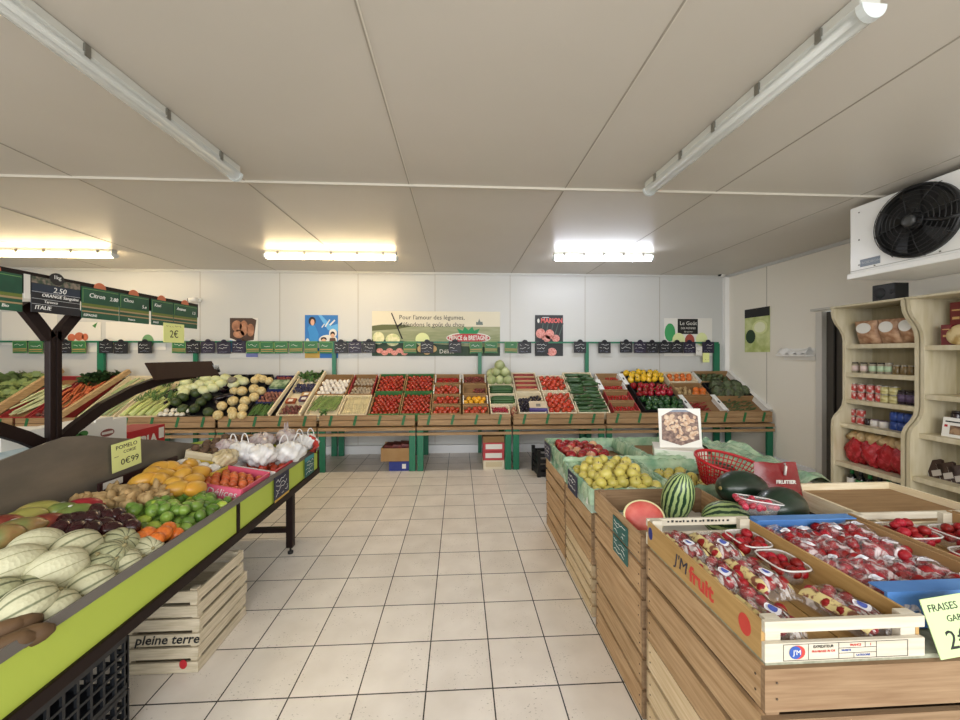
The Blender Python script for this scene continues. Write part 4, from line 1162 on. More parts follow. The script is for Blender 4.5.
def ribbon(pts, w, x0, x1):
    mb = MB()
    P = [Vector((0, y, z)) for y, z in pts]
    for i in range(len(P) - 1):
        d0 = (P[min(i + 1, len(P) - 1)] - P[max(i - 1, 0)]).normalized(); d1 = (P[min(i + 2, len(P) - 1)] - P[i]).normalized()
        n0 = Vector((0, -d0.z, d0.y)) * w / 2; n1 = Vector((0, -d1.z, d1.y)) * w / 2
        c = [P[i] - n0, P[i] + n0, P[i + 1] + n1, P[i + 1] - n1]
        v = [(x0 - OX, p.y - OY, p.z) for p in c] + [(x1 - OX, p.y - OY, p.z) for p in c]
        mb.add(v, [(0, 1, 2, 3), (7, 6, 5, 4), (1, 5, 6, 2), (0, 3, 7, 4), (0, 4, 5, 1), (3, 2, 6, 7)])
    return mb


armp = [(2.03, 1.09), (2.10, 1.14), (2.25, 1.225), (2.45, 1.30), (2.65, 1.345), (2.85, 1.365), (3.0, 1.37)]
ribbon(armp, .055, -2.015, -1.985).build('curved_arm', BROWNP, isl)
ribbon([(3.97 - y, z) for y, z in armp], .055, -2.015, -1.985).build('curved_arm', BROWNP, isl)
for (y1, y0) in ((3.18, 2.53), (1.44, .79)):
    mb = MB()
    mb.prism([(-1.93, 1.355), (-1.925, 1.36), (-1.985, 1.47), (-1.99, 1.465)], lambda u, v, w: (u - OX, w - OY, v), y0, y1)
    mb.build('holder_plate', PLATE, isl)
o = empty('price_clip', (-1.96, 3.18, 1.40), (0, 0, 0), 'small clear and black clip hanging at the end of the brown holder plate', 'clip')
MB().tube([(0, 0, -.03), (0, .03, .02), (0, .05, -.02)], .012, 6).build('clip_spring', BLACK, o)
MB().box(-.01, .01, -.02, .04, 0, .04).build('clip_jaw', film('clear_plastic', '#e8ecec', .35), o)
# Y arms and sign rail
ribbon([(1.975, 1.60), (1.93, 1.66), (1.86, 1.75)], .05, -2.015, -1.985).build('fork_arm', BROWNP, isl)
ribbon([(2.005, 1.60), (2.05, 1.66), (2.12, 1.75)], .05, -2.015, -1.985).build('fork_arm', BROWNP, isl)
ibox(MB(), -1.985, -1.965, 1.05, 2.99, 1.80, 1.90).build('sign_rail', BROWNP, isl)
SGRN = M('sign_green', '#164833', 0.5, noise=('#1f563d', 8, (1, 1, 1), .4, .6))
OLIVE = M('sign_olive', '#66752f', 0.5)
SBR = M('sign_beige', '#a8906a', 0.6)


def island_sign(y0, y1, kind, label, words, dz=0.0):
    w = y1 - y0 - .004; h = .165
    o = MB().box(-w / 2, w / 2, -h / 2, h / 2, 0, .004).build('price_sign', SGRN if kind == 'g' else SLATE, None, (-1.958, (y0 + y1) / 2, 1.795 + dz), (pi / 2, 0, pi / 2))
    tag(o, label, 'price sign', 'price signs along the top of the left island')
    b = MB().prism(oval(0, h / 2 + .004, .034, .03, 14), lambda u, v, w_: (u, v, w_), (-.005 if kind == 'g' else 0), (-.0005 if kind == 'g' else .0045)).build('round_badge', CBADGE if kind == 'g' else BLACK, o)
    if kind == 'g':
        flat(o, 'olive_stripe', [rect(-w / 2, w / 2, -.018, -.004)], OLIVE, .004)
        flat(o, 'beige_stripe', [rect(-w / 2, w / 2, -.028, -.019), rect(-w / 2, w / 2, -.05, -.043)], SBR, .0042)
        flat(o, 'sign_border', [rect(-w / 2 + .004, w / 2 - .004, h / 2 - .012, h / 2 - .009), rect(-w / 2 + .004, -w / 2 + .007, 0, h / 2 - .009)], M('sign_border_green', '#6d9a5c', .6), .0045)
        for (t, s, x, y) in words:
            text(t, s, CHALK, o, (x, y, .0046), align='LEFT', shear=.2, name='chalk_writing')
    else:
        flat(o, 'vegetable_strip', [rect(-w / 2, w / 2, h / 2 - .03, h / 2)], M('sign_photo_strip', '#8a7c70', .6, noise=('#3a4a3a', 60, (1, 1, 1), .4, .6)), .004)
        flat(o, 'blue_band', [rect(-w / 2, w / 2, .01, h / 2 - .032)], M('sign_navy', '#1c2a3d', .5), .0041)
        flat(o, 'grey_rule', [rect(-w / 2, w / 2, y, y + .002) for y in (.012, -.02, -.045)], M('print_grey', '#b9bcc0', .6), .0045)
        text('1kg', .026, CHALK, b, (0, h / 2 + .012, .0046))
        for (t, s, x, y) in words:
            text(t, s, CHALK, o, (x, y, .0046), align='LEFT', shear=.2, name='chalk_writing')
    return o


island_sign(1.60, 1.822, 'g', 'green striped price sign at the left end of the island row, beside the black sign', [('13.80', .05, -.09, .04), ('Bio', .02, .03, -.062)])
island_sign(1.855, 2.083, 'b', 'black price sign with chalk writing in front of the dark post fork', [('2.50', .036, -.02, .03), ('ORANGE Sanguine', .022, -.07, .0), ('Tarocco', .018, -.06, -.03), ('ITALIE', .026, -.1, -.06)], .005)
island_sign(2.088, 2.308, 'g', 'green striped price sign right of the black sign', [('Citron', .034, -.07, .04), ('2.80', .03, .05, .035), ('ESPAGNE', .018, -.1, -.066)])
island_sign(2.310, 2.522, 'g', 'green striped price sign, third from the far end of the island row', [('Chou', .03, -.08, .045), ('5.e', .028, .05, .02), ('France', .018, -.05, -.066)])
island_sign(2.538, 2.726, 'g', 'green striped price sign, next to last at the far end of the row', [('Kiwi', .03, -.07, .045), ('ITALIE', .016, -.08, -.066)])
island_sign(2.728, 2.966, 'g', 'green striped price sign at the far end of the island row', [('Ananas', .03, -.09, .045), ('1.5', .03, .06, .03)])
o = tag(MB().box(-.012, .012, -.055, .055, 0, .003).build('white_tag', PAPERW, None, (-1.957, 1.84, 1.83), (pi / 2, 0, pi / 2)), 'narrow white tag between the first green sign and black sign', 'tag')
o = tag(MB().box(-.095, .095, -.065, .065, 0, .002).build('paper_price_note', YPAPER, None, (-1.95, 2.725, 1.668), (pi / 2, 0, pi / 2)), 'pale yellow paper note marked 2 hanging under the far green signs', 'price note')
text('2€', .07, INK, o, (0, -.01, .0022), name='ink_writing'); scribble(o, -.07, .07, .045, .014, INK, .0024, 'ink_scribble')
o = tag(MB().box(-.105, .105, -.10, .10, 0, .002).build('paper_price_note', YPAPER, None, (-1.918, 2.315, .945), (pi / 2, -.04, pi / 2)), 'yellow paper note POMELO 0.99 taped to the grey centre sheet', 'price note'); o.scale = (.92, .80, 1)
text('POMELO', .04, INK, o, (0.0, .065, .0022), name='ink_writing'); text('CORSE', .03, INK, o, (.02, .025, .0022), name='ink_writing'); text('0€99', .062, INK, o, (.02, -.045, .0022), name='ink_writing')
flat(o, 'ink_dash', [rect(-.09, -.06, .004, .007)], INK, .002)
# cards clipped on the lime side
o = tag(MB().box(-.11, .11, -.085, .085, 0, .004).build('price_card', M('navy_slate', '#1a1e3a', .5), None, (-1.25, 2.765, .60), (pi / 2, 0, pi / 2)), 'dark blue chalk price card clipped on the lime panel of the left island', 'price card')
scribble(o, -.09, .09, .05, .03, CHALK, .005, 'chalk_writing', 4, .03, .003)
flat(o, 'paper_strip', [rect(-.11, .11, -.085, -.07)], M('print_ochre', '#c9a24a', .6), .004)
o = tag(MB().box(-.095, .095, -.08, .08, 0, .004).build('price_card', M('teal_card', '#1d5a55', .5), None, (-1.25, 3.262, .60), (pi / 2, 0, pi / 2)), 'green chalk price card clipped at the far end of the lime panel', 'price card')
flat(o, 'teal_header', [rect(-.095, .095, .045, .08)], M('teal_header', '#3f8f92', .5), .004); scribble(o, -.08, .08, .03, .02, CHALK, .005, 'chalk_writing', 4, .026, .003)


# ---------------------------------------------------------------- produce on the island
def bed(px, py, h=.05):
    return on_plane(px, py, (-1.30, 0, .675 + h), (.19, 0, 1))


def BD(x, y, h=.0):
    return Vector((x, y, .612 + (-1.31 - x) * .20 + h))


MEL = stripes('melon_rind', '#bcb998', '#6a6f50', 10, .72, 1.0, 1.0, .65, 10)
MEL2 = stripes('melon_rind_dark', '#a3a480', '#4f553a', 10, .6, 1.0, 1.2, .6, 10)
MELP = stripes('melon_rind_plain', '#c2bf9f', '#8f8f6c', 10, .95, 1.0, .8, .6, 12)
for m_ in (MEL, MEL2, MELP):     # netting: fine pale relief
    nt = m_.node_tree; tcx = nt.nodes.new('ShaderNodeTexCoord'); vo = nt.nodes.new('ShaderNodeTexVoronoi'); vo.inputs['Scale'].default_value = 90
    bp = nt.nodes.new('ShaderNodeBump'); bp.inputs['Strength'].default_value = .6; bp.inputs['Distance'].default_value = .003
    nt.links.new(tcx.outputs['Object'], vo.inputs['Vector']); nt.links.new(vo.outputs['Distance'], bp.inputs['Height']); nt.links.new(bp.outputs[0], nt.nodes['Principled BSDF'].inputs['Normal'])


def lobes(k, n=10):
    return lambda th, ph: 1 - k * (abs(cos(n * th / 2)) ** 8) * cos(ph) - .06 * math.exp(-((abs(ph) - pi / 2) / .25) ** 2)


me_m1 = blob('melon', MEL, .075, .075, .078, 40, 16, lobes(.035))
me_m2 = blob('melon', MEL2, .075, .075, .075, 40, 16, lobes(.05))
me_m3 = blob('melon', MELP, .078, .078, .088, 40, 16, lobes(.012))
me_mst = MB().lathe([(.009, 0), (.006, .006), (.004, .012)], 8).mesh('melon_stem', M('melon_stem_brown', '#8a8058', .7))
def mrot(yw, pit): return (Matrix.Rotation(yw, 3, 'Z') @ Matrix.Rotation(pit, 3, 'Y')).to_euler()
for (px, py, me, yw, pit, sc, h, lab) in (
        (57, 571, me_m3, .75, 1.35, 1.0, .045, 'smooth oval pale melon lying in front, foremost of the large ones'),
        (12, 570, me_m3, .9, 1.4, 1.05, .045, 'smooth oval pale melon cut off by the left edge of the photo'),
        (36, 550, me_m3, .2, 1.3, 1.0, .04, 'smooth oval pale melon behind the two large ones, beside the mangoes'),
        (76, 552, me_m1, .9, 1.2, 1.08, .045, 'large striped pale melon in front of the dark aubergines'),
        (118, 546, me_m2, -.4, .9, .95, .03, 'grey-green ribbed melon furthest back, beside the orange fruit'),
        (108, 560, me_m2, .3, .8, .95, .022, 'dark-ribbed grey melon in the middle of the heap'),
        (146, 552, me_m1, -.5, 1.1, .85, .022, 'small pale striped melon against rail nearest the orange fruit'),
        (122, 567, me_m1, .6, 1.2, .88, .022, 'striped melon against the rail, second from the orange fruit'),
        (90, 586, me_m1, .8, 1.25, .95, .022, 'striped melon against the rail, third from the orange fruit'),
        (28, 606, me_m1, .9, 1.3, .95, .022, 'striped melon in the lower left with dark meridian lines'),
        (52, 614, me_m1, 1.1, 1.35, .95, .022, 'striped melon lowest on the rail, above the black crate'),
        (-4, 600, me_m2, .9, 1.2, .9, .022, 'ribbed melon at the extreme left edge of the heap'),
        (34, 590, me_m2, .2, 1.2, .85, .01, 'ribbed melon hidden deep beneath the large smooth ones'),
        (100, 569, me_m2, .3, 1.0, .8, .015, 'ribbed melon glimpsed low between the rail melons')):
    p = bed(px, py, h)
    if p.x > -1.272 - .078 * sc: p = at(px, py, X=-1.272 - .078 * sc)
    o = put('melon', me, p, mrot(yw, pit), sc, lab, 'melon', 'pale melons on the left island')
    link('melon_stem', me_mst, o, (0, 0, .072 if me is not me_m3 else .1))
SWP = fruitmat('sweet_potato_skin', '#634a2e', .7, .12, ('#4f3820', 12, (1, 1, 1), .35, .7))
me_sp = stick('sweet_potato', SWP, .16, .032, 12, .012, .35, 8)
for (px, py, a) in ((3, 636, .9), (14, 645, .7), (-12, 640, .8), (-6, 654, .8)):
    put('sweet_potato', me_sp, bed(px, py, .0), (0, -.15, a), 1, 'tan-brown tuber at the near left corner below the melons', 'tuber', 'brown tubers')


def mango_mat(name, a, b, c):
    m = M(name, a, .3, noise=(b, 7, (1, 1, 1.2), .38, .6))
    r = [n for n in m.node_tree.nodes if n.type == 'VALTORGB'][0]
    e = r.color_ramp.elements.new(.5); e.color = lin(c)
    return m


MANG = [mango_mat('mango_red_green', '#6f7442', '#8f4032', '#94774a'), mango_mat('mango_yellow_green', '#8f8a45', '#b3a05c', '#9c9650'), mango_mat('mango_dark_red', '#6d2420', '#84362c', '#8f4a34'), mango_mat('mango_crimson', '#8c1a24', '#701420', '#9c2630'), mango_mat('mango_green', '#5f7038', '#8a8a48', '#73803e')]
def mfn(th, ph): return 1 + .12 * cos(th) * sin(ph + .4) - .05 * max(0, sin(ph)) ** 3
me_mg = [blob('mango', m_, .05, .043, .075, 16, 12, mfn) for m_ in MANG]
for (px, py, k, a, sc, lab) in ((15, 532, 0, .6, 1.15, 'large red and green mango at the left edge'), (22, 519, 1, .5, .95, 'yellow-green mango near the sheet at left edge'), (40, 511, 1, .3, 1.0, 'yellow-green mango touching the grey sheet'), (45, 524, 2, .8, .95, 'dark red mango beside the aubergines'), (83, 507, 3, .5, .95, 'crimson mango on top in front of the ginger'), (72, 515, 4, .6, .95, 'green mango with a white sticker behind the aubergines'), (-2, 527, 2, .6, 1.0, 'dark red mango cut by the left edge'), (60, 512, 4, .4, .95, 'green mango between yellow-green and crimson ones'), (-8, 540, 0, .5, 1.1, 'red and green mango half out of view at the left')):
    o = put('mango', me_mg[k], bed(px, py, .06), (pi / 2 + R(-.15, .15), R(-.3, .3), a + pi / 2 + R(-.2, .2)), sc, lab, 'mango', 'mangoes on the left island')
    if k in (0, 4): MB().lathe([(.008, 0), (.007, .001)], 10).build('sticker', PAPERW, o, (.01, .043, .0), (-pi / 2, 0, 0))
AUB2 = fruitmat('maroon_skin', '#2c0f12', .18, .3, ('#43181a', 6, (1, 1, 1), .4, .7))
me_a2 = blob('aubergine', AUB2, .042, .042, .062, 16, 12, lambda th, ph: 1 - .12 * max(0, sin(ph)))
for (px, py) in ((65, 523), (90, 520), (106, 518), (76, 531), (103, 526), (125, 522), (92, 531), (116, 516), (60, 531), (80, 522), (112, 531), (97, 513), (130, 528)):
    put('aubergine', me_a2, bed(px, py, .06), (pi / 2 + R(-.3, .3), R(-.4, .4), R(.2, 1.8)), R(.9, 1.05), 'glossy dark maroon aubergine on the island behind the melons', 'aubergine', 'aubergines on the island')
me_isg = me_ging
for k in range(46):
    px = R(78, 168); px = R(98, 166); py = R(489, 513 - (px - 95) * .2)
    put('ginger_root', random.choice(me_isg), bed(px, py, .03 + R(0, .03)), (R(0, 6), R(0, 6), R(0, 6)), R(.9, 1.25), 'knobbly beige ginger root heaped on the island below the yellow mangoes', 'ginger', 'ginger on the island')
for (px, py) in ((76, 500), (83, 501), (90, 500)):
    put('ginger_root', me_isg[0], bed(px, py, .03), (R(0, 1), R(0, 1), R(0, 6)), 1.0, 'pale ginger root alone behind the crimson mango', 'ginger', 'ginger behind the mango')
LIMES = fruitmat('lime_peel', '#557a2c', .3, .3, ('#7f9a44', 10, (1, 1, 1), .4, .7))
me_lime = [blob('lime', LIMES, .027, .027, .032, 14, 10, lambda th, ph: 1 + .12 * (abs(sin(ph)) ** 14))]
me_limey = blob('lime', fruitmat('lime_peel_yellow', '#a3b845', .3, .12), .028, .028, .033, 14, 10, lambda th, ph: 1 + .12 * (abs(sin(ph)) ** 14))
n = 0
for j in range(9):
    for i in range(12):
        x = -1.325 - i * .043 + (.02 if j % 2 else 0) + R(-.008, .008); y = 1.80 + j * .056 + R(-.01, .01)
        if x < -1.76 or (x > -1.42 and y < 1.86) or (x < -1.60 and y > 1.98): continue
        put('lime', me_limey if random.random() < .1 else me_lime[0], BD(x, y, .05 + R(0, .03)), (R(0, 6), R(0, 6), R(0, 6)), R(.9, 1.1), 'green lime in the loose heap on the left island', 'lime', 'limes')
for k in range(48):
    x, y = R(-1.58, -1.36), R(1.88, 2.22)
    put('lime', me_lime[0] if k else me_limey, BD(x, y, .10 + R(0, .02) - .02 * (y > 2.08)), (R(0, 6), R(0, 6), R(0, 6)), R(.9, 1.1), 'green lime in the loose heap on the left island', 'lime', 'limes')
for (px, py, s) in ((147, 535, 1.1), (163, 534, 1.1), (168, 529, 1), (176, 535, 1), (156, 540, 1), (140, 538, .9), (178, 541, .9)):
    p = bed(px, py, .035)
    if p.x > -1.315: p = at(px, py, X=-1.315)
    put('mandarin', me_orange[0], p, (R(0, 6), R(0, 6), R(0, 6)), s * .82, 'orange mandarin between the limes and the smallest melon', 'mandarin', 'mandarins by the rail')
YM = fruitmat('yellow_mango_skin', '#c99a3c', .35, .12, ('#c98f2e', 8, (1, 1, 1), .4, .7))
me_ym = blob('yellow_mango', YM, .05, .046, .07, 16, 12, mfn)
for (px, py) in ((143, 481), (158, 481), (172, 485), (152, 474), (165, 476), (180, 478), (193, 482), (196, 489), (183, 471), (198, 473), (172, 469), (190, 466), (162, 469), (178, 489)):
    put('yellow_mango', me_ym, bed(px, py, .06), (R(.8, 2.0), R(-.4, .4), R(0, 6)), R(.9, 1.05), 'yellow mango behind the limes on the left island', 'mango', 'yellow mangoes')


def tray(name, x0, x1, y0, y1, d, mat, label, cat, group=None, h=.02, inner=None, t=.008):
    o = empty(name, BD((x0 + x1) / 2, (y0 + y1) / 2, h), (0, -math.atan(-.185) * 1, 0), label, cat, group)
    hx, hy = (x1 - x0) / 2, (y1 - y0) / 2
    MB().box(-hx + t / 2, hx - t / 2, -hy + t / 2, hy - t / 2, 0, .008).build('tray_floor', inner or mat, o)
    for s in (-1, 1):
        MB().box(-hx, hx, s * hy - t / 2, s * hy + t / 2, 0, d).build('end_panel', mat, o)
        MB().box(s * hx - t / 2, s * hx + t / 2, -hy + t / 2, hy - t / 2, 0, d).build('side_panel', mat, o)
    return o


PINK = M('pink_card', '#c9506a', .5)
o = tray('card_tray', -1.61, -1.295, 2.33, 2.66, .10, PINK, 'pink card tray with white lettering holding apricots beside the rail', 'tray', h=.015)
flat_o = link('printed_front', None, o, (0, -.170, .05), (pi / 2, 0, 0))
MB().box(-.155, .155, -.046, .046, 0, .001).build('pink_print', M('pink_print', '#d6607a', .5), flat_o)
text('Délices', .06, PAPERW, flat_o, (.045, .012, .0012), shear=.2)
MB().prism(oval(-.11, .008, .026, .03), lambda u, v, w: (u, v, w), .001, .0016).build('dark_figure', BLACK, flat_o)
APR = [blob('apricot', fruitmat('apricot_skin', '#c46a35', .45, .18, ('#b3482a', 6, (1, 1, 1), .4, .7)), .026, .026, .025, 12, 8, dimple(.08))]
lay('apricot', APR, 'orange apricot in the pink card tray', 'apricot', -1.58, -1.32, 2.36, 2.63, .075, .052, mound=.02, pos=BD, flatrot=None)
o = tray('card_tray', -1.58, -1.29, 2.72, 3.02, .085, M('white_card', '#e9e7e1', .7), 'white tray of red-orange tomatoes behind the pink tray', 'tray', h=.015)
lay('salad_tomato', me_salad, 'red-orange tomato in the white tray on the island', 'tomato', -1.55, -1.32, 2.75, 2.99, .05, .066, mound=.01, pos=BD)
MB().box(.138, .150, -.145, .145, .0, .09).build('red_edge', RED, o)
# yellow wrapped tray, brown roots
o = tray('card_tray', -1.84, -1.56, 2.50, 2.68, .05, M('yellow_card', '#dcc450', .6), 'yellow tray with white wrapped packets behind the yellow mangoes', 'tray', h=.06)
for k in range(4):
    p = BD(-1.79 + .062 * k, 2.58 + .012 * (k % 2), .105)
    tag(link('wrapped_fruit', blob('wrapped_fruit', M('white_wrap', '#f0eee8', .35, noise=('#d8d5cc', 20, (1, 1, 1), .35, .65)), .036, .05, .03, 12, 8, lambda th, ph: 1 + .1 * sin(5 * th + 2 * ph)), None, p), 'white wrapped packet in the yellow tray', 'packet', 'white wrapped packets')
o = tray('wooden_tray', -1.91, -1.60, 2.76, 3.28, .08, PX, 'pale tray of brown kiwis beside the grey centre sheet', 'tray', h=.05, inner=PX)
KIW = [blob('kiwi', fruitmat('kiwi_skin', '#5a4434', .85, .2, ('#6d5440', 30, (1, 1, 1), .4, .7)), .028, .028, .036, 10, 8)]
lay('kiwi', KIW, 'brown kiwi in the pale tray beside the grey sheet', 'kiwi', -1.88, -1.63, 2.79, 3.24, .125, .062, mound=.035, pos=BD)


def bag(name, me_fn, loc, rot, label, group, mat, handle=True, sc=1.0):
    o = empty(name, loc, rot, label, 'bag', group)
    nseed = R(0, 10)
    body = blob('bag_body', mat, .10 * sc, .075 * sc, .06 * sc, 36, 20, lambda th, ph: 1 + .12 * sin(4 * th + nseed + 3 * ph) + .08 * sin(9 * th - 5 * ph + nseed) + .05 * sin(17 * th + 8 * ph))
    link('bag_body', body, o)
    if handle:
        for s in (-1, 1):
            MB().tube([(s * .05 * sc + .03 * cos(a) * sc, .0, (.05 + .065 * sin(a)) * sc) for a in [pi * i / 8 for i in range(9)]], .0045, 6).build('bag_handle', mat, o)
    return o


BAGW = M('white_plastic_film', '#eceae6', .3, noise=('#d2d2d4', 14, (1, 1, 1), .35, .65), bump=(26, .5, (1, 1, 1)))
BAGG = M('clear_bag_film', '#cfc6c2', .2, noise=('#a58f92', 16, (1, 1, 1), .35, .65), bump=(30, .6, (1, 1, 1)))
for k, (px, py, w, m_, hd, sc) in enumerate(((240, 452, 'white plastic bag with handles lying beside the kiwi tray', BAGW, True, 1.15), (262, 455, 'white plastic bag in the middle of the bag heap', BAGW, False, 1.2), (290, 452, 'white plastic bag next to the lime rail end', BAGW, True, 1.2), (262, 442, 'clear crumpled bag of grapes behind the white bags', BAGG, False, 1.15), (286, 438, 'clear crumpled bag with a raised loop at the far end', BAGG, True, 1.15), (306, 442, 'white plastic bag at the far end of the island', BAGW, True, 1.0), (228, 448, 'beige clear bag beside the kiwis', BAGG, False, 1.0), (226, 458, 'tan clear bag in front of the white bags', M('tan_bag_film', '#b3a078', .25, noise=('#cfc3a3', 12, (1, 1, 1), .35, .65), bump=(30, .6, (1, 1, 1))), False, .9))):
    bag('produce_bag', None, bed(px, py, .09), (0, .1, R(0, 3)), w, 'bags at the far end of the island', m_, hd, sc)
o = tag(MB().tube([(.0, 0, -.05), (.02, .01, .0), (.01, .02, .05), (-.03, .0, .09)], [.03, .03, .018, .008], 8).build('red_net_bag', M('net_red_bright', '#b3352a', .5), None, bed(313, 446, .08)), 'small bright red net bag at the far corner of the island', 'bag')
# black plastic strip tray edge beside the ginger
o = tag(MB().box(-.006, .006, -.28, .28, 0, .05).build('tray_edge', M('dark_maroon_card', '#2d1416', .5), None, BD(-1.90, 2.40, .06)), 'dark maroon tray edge with a white label against the grey sheet', 'tray edge')
MB().box(.006, .0068, -.26, -.14, .01, .045).build('white_label', PAPERW, o)

# ---------------------------------------------------------------- the island's far side, seen over the sheet
o = empty('blue_tray', (-2.40, 2.02, .80), (0, .18, 0), 'light blue card tray on the far side of the island at left edge', 'tray')
MB().box(-.16, .16, -.22, .22, 0, .14).build('tray_base', M('pale_blue_card', '#9cc9de', .5, noise=('#5fb0d6', 3, (1, 1, 6), .45, .55)), o)
MB().box(-.15, .15, -.21, .21, .14, .22).build('wrapped_goods', M('blue_grey_film', '#8fa9b5', .3, noise=('#c3d3d8', 9, (1, 1, 1), .35, .65)), o)
o = empty('card_carton', (-2.42, (at(65, 440, X=-2.3).y + at(127, 440, X=-2.3).y) / 2, .72), (0, 0, 0), 'white carton printed with a cauliflower and an oval emblem beside the dark post', 'carton')
MB().box(-.12, .12, -.205, .205, 0, at(100, 422, X=-2.3).z - .72).build('carton_body', M('carton_white', '#ebe9e2', .6), o)
MB().box(.11, .12, -.02, .10, at(100, 422, X=-2.3).z - .72, at(112, 417, X=-2.3).z - .72).build('carton_flap', M('carton_white', '#ebe9e2', .6), o)
f_ = link('carton_print', None, o, (.121, .0, .275), (pi / 2, 0, pi / 2))
flat(f_, 'printed_cauliflower', [oval(-.1, .0, .035, .03)], M('print_cream', '#efe6bd', .6), 0, .001)
flat(f_, 'printed_leaf', [oval(-.13, .02, .025, .03), oval(-.1, .04, .03, .02)], PGREEN, 0, .0008)
flat(f_, 'emblem_oval', [oval(.06, .015, .05, .025)], M('print_maroon', '#8a4a44', .6), 0, .001)
flat(f_, 'emblem_band', [rect(.02, .1, .007, .023)], PAPERW, 0, .0014)
o = empty('card_carton', (-2.42, (at(129, 440, X=-2.3).y + at(165, 440, X=-2.3).y) / 2, .66), (0, 0, 0), 'red carton with white letters beside the cauliflower carton', 'carton')
MB().box(-.12, .12, -.16, .16, 0, at(147, 428, X=-2.3).z - .66).build('carton_body', M('carton_red', '#b01f28', .55), o)
f_ = link('carton_print', None, o, (.121, 0, .19), (pi / 2, 0, pi / 2))
text('PERLA', .075, PAPERW, f_, (-.03, .045, .001), bold=.004)
flat(f_, 'white_label', [rect(.1, .15, .03, .11)], PAPERW, 0, .001)
o = empty('card_carton', (-2.46, 2.30, .84), (0, 0, 0), 'white carton lying at the left edge behind the blue tray', 'carton')
MB().box(-.1, .1, -.20, .05, 0, .265).build('carton_body', M('carton_white', '#ebe9e2', .6), o)
f_ = link('carton_print', None, o, (.101, 0, .2), (pi / 2, 0, pi / 2))
flat(f_, 'emblem_oval', [oval(-.1, .03, .03, .015)], M('print_maroon', '#8a4a44', .6), 0, .001)


# ---------------------------------------------------------------- crates on the floor under the island
def slat_crate(name, x0, x1, y0, y1, z0, z1, mats, label, cat, group, slats=2, post=.03, t=.01, gap=.018, floor=True, ends=None):
    """open slatted crate standing square to the room; mats = (along x, along y)"""
    o = empty(name, ((x0 + x1) / 2, (y0 + y1) / 2, z0), (0, 0, 0), label, cat, group)
    hx, hy, h = (x1 - x0) / 2, (y1 - y0) / 2, z1 - z0
    sh = (h - gap * (slats - 1) - .006) / slats
    for s in (-1, 1):
        for k in range(slats):
            a = .003 + k * (sh + gap)
            MB().box(-hx, hx, s * hy - (t if s > 0 else 0), s * hy + (0 if s > 0 else t), a, a + sh).build('slat', mats[0], o)
            MB().box(s * hx - (t if s > 0 else 0), s * hx + (0 if s > 0 else t), -hy + t, hy - t, a, a + sh).build('slat', mats[1], o)
        for q in (-1, 1):
            MB().box(s * (hx - t - post / 2) - post / 2, s * (hx - t - post / 2) + post / 2, q * (hy - t - post / 2) - post / 2, q * (hy - t - post / 2) + post / 2, 0, h + .004).build('corner_post', mats[0], o)
    if floor:
        for k in range(4):
            w = 2 * (hy - t) / 4
            MB().box(-hx + t, hx - t, -hy + t + k * w + .004, -hy + t + (k + 1) * w - .004, .004, .012).build('floor_slat', mats[0], o)
    return o


OLDX = M('old_wood_along', '#d6cab2', .8, noise=('#b5a88c', 7, (1.2, 14, 14), .3, .7))
OLDY = M('old_wood_across', '#d6cab2', .8, noise=('#b5a88c', 7, (14, 1.2, 14), .3, .7))
cg = 'three slatted crates under the left island'
o = slat_crate('slatted_crate', -1.60, -1.246, 1.895, 2.305, 0, .125, (OLDX, OLDY), 'pale slatted crate with a red spot, lowest of three under the left island', 'crate', cg)
e = MB().prism(oval(.11, .045, .018, .022), lambda u, v, w: (u, v, w), 0, .001).build('red_spot', RED, o, (0, -.206, 0), (pi / 2, 0, 0))
o = slat_crate('slatted_crate', -1.60, -1.242, 1.90, 2.31, .128, .258, (OLDX, OLDY), 'pale slatted crate lettered pleine terre, middle of three under the left island', 'crate', cg)
text('pleine terre', .062, INK, o, (.03, -.2065, .032), (pi / 2, 0, 0), shear=.25, bold=.001)
slat_crate('slatted_crate', -1.62, -1.252, 1.90, 2.29, .262, .39, (OLDX, OLDY), 'pale slatted crate, topmost of three under the left island', 'crate', cg)


def black_crate(x0, x1, y0, y1, z0, z1, label):
    o = empty('plastic_crate', ((x0 + x1) / 2, (y0 + y1) / 2, z0), (0, 0, 0), label, 'crate', 'black lattice crates under the island')
    hx, hy, h = (x1 - x0) / 2, (y1 - y0) / 2, z1 - z0
    BP = M('black_crate_plastic', '#15181d', .4)
    for s in (-1, 1):
        mb = MB()
        for k in range(5):
            mb.box(s * hx - .006, s * hx + .006, -hy, hy, k * (h - .012) / 4, k * (h - .012) / 4 + (.022 if k in (0, 4) else .01))
        for k in range(13):
            y = -hy + 2 * hy * k / 12
            mb.box(s * hx - .005, s * hx + .005, y - (.012 if k in (0, 12) else .005), y + (.012 if k in (0, 12) else .005), 0, h)
        mb.build('lattice_wall', BP, o)
        mb = MB()
        for k in range(5):
            mb.box(-hx, hx, s * hy - .006, s * hy + .006, k * (h - .012) / 4, k * (h - .012) / 4 + (.022 if k in (0, 4) else .01))
        for k in range(9):
            x = -hx + 2 * hx * k / 8
            mb.box(x - .005, x + .005, s * hy - .005, s * hy + .005, 0, h)
        mb.build('lattice_wall', BP, o)
    MB().box(-hx, hx, -hy, hy, 0, .006).build('crate_floor', BP, o)
    for y in (-.2, -.02):
        MB().box(hx + .005, hx + .007, y - .04, y + .04, h * .5, h * .62).build('white_label', PAPERW, o)
    return o


black_crate(-1.70, -1.31, 1.0, 1.575, 0, .20, 'black lattice plastic crate on the floor below the lime panel')
black_crate(-1.70, -1.31, 1.0, 1.575, .205, .41, 'black lattice plastic crate stacked on another below the lime panel')

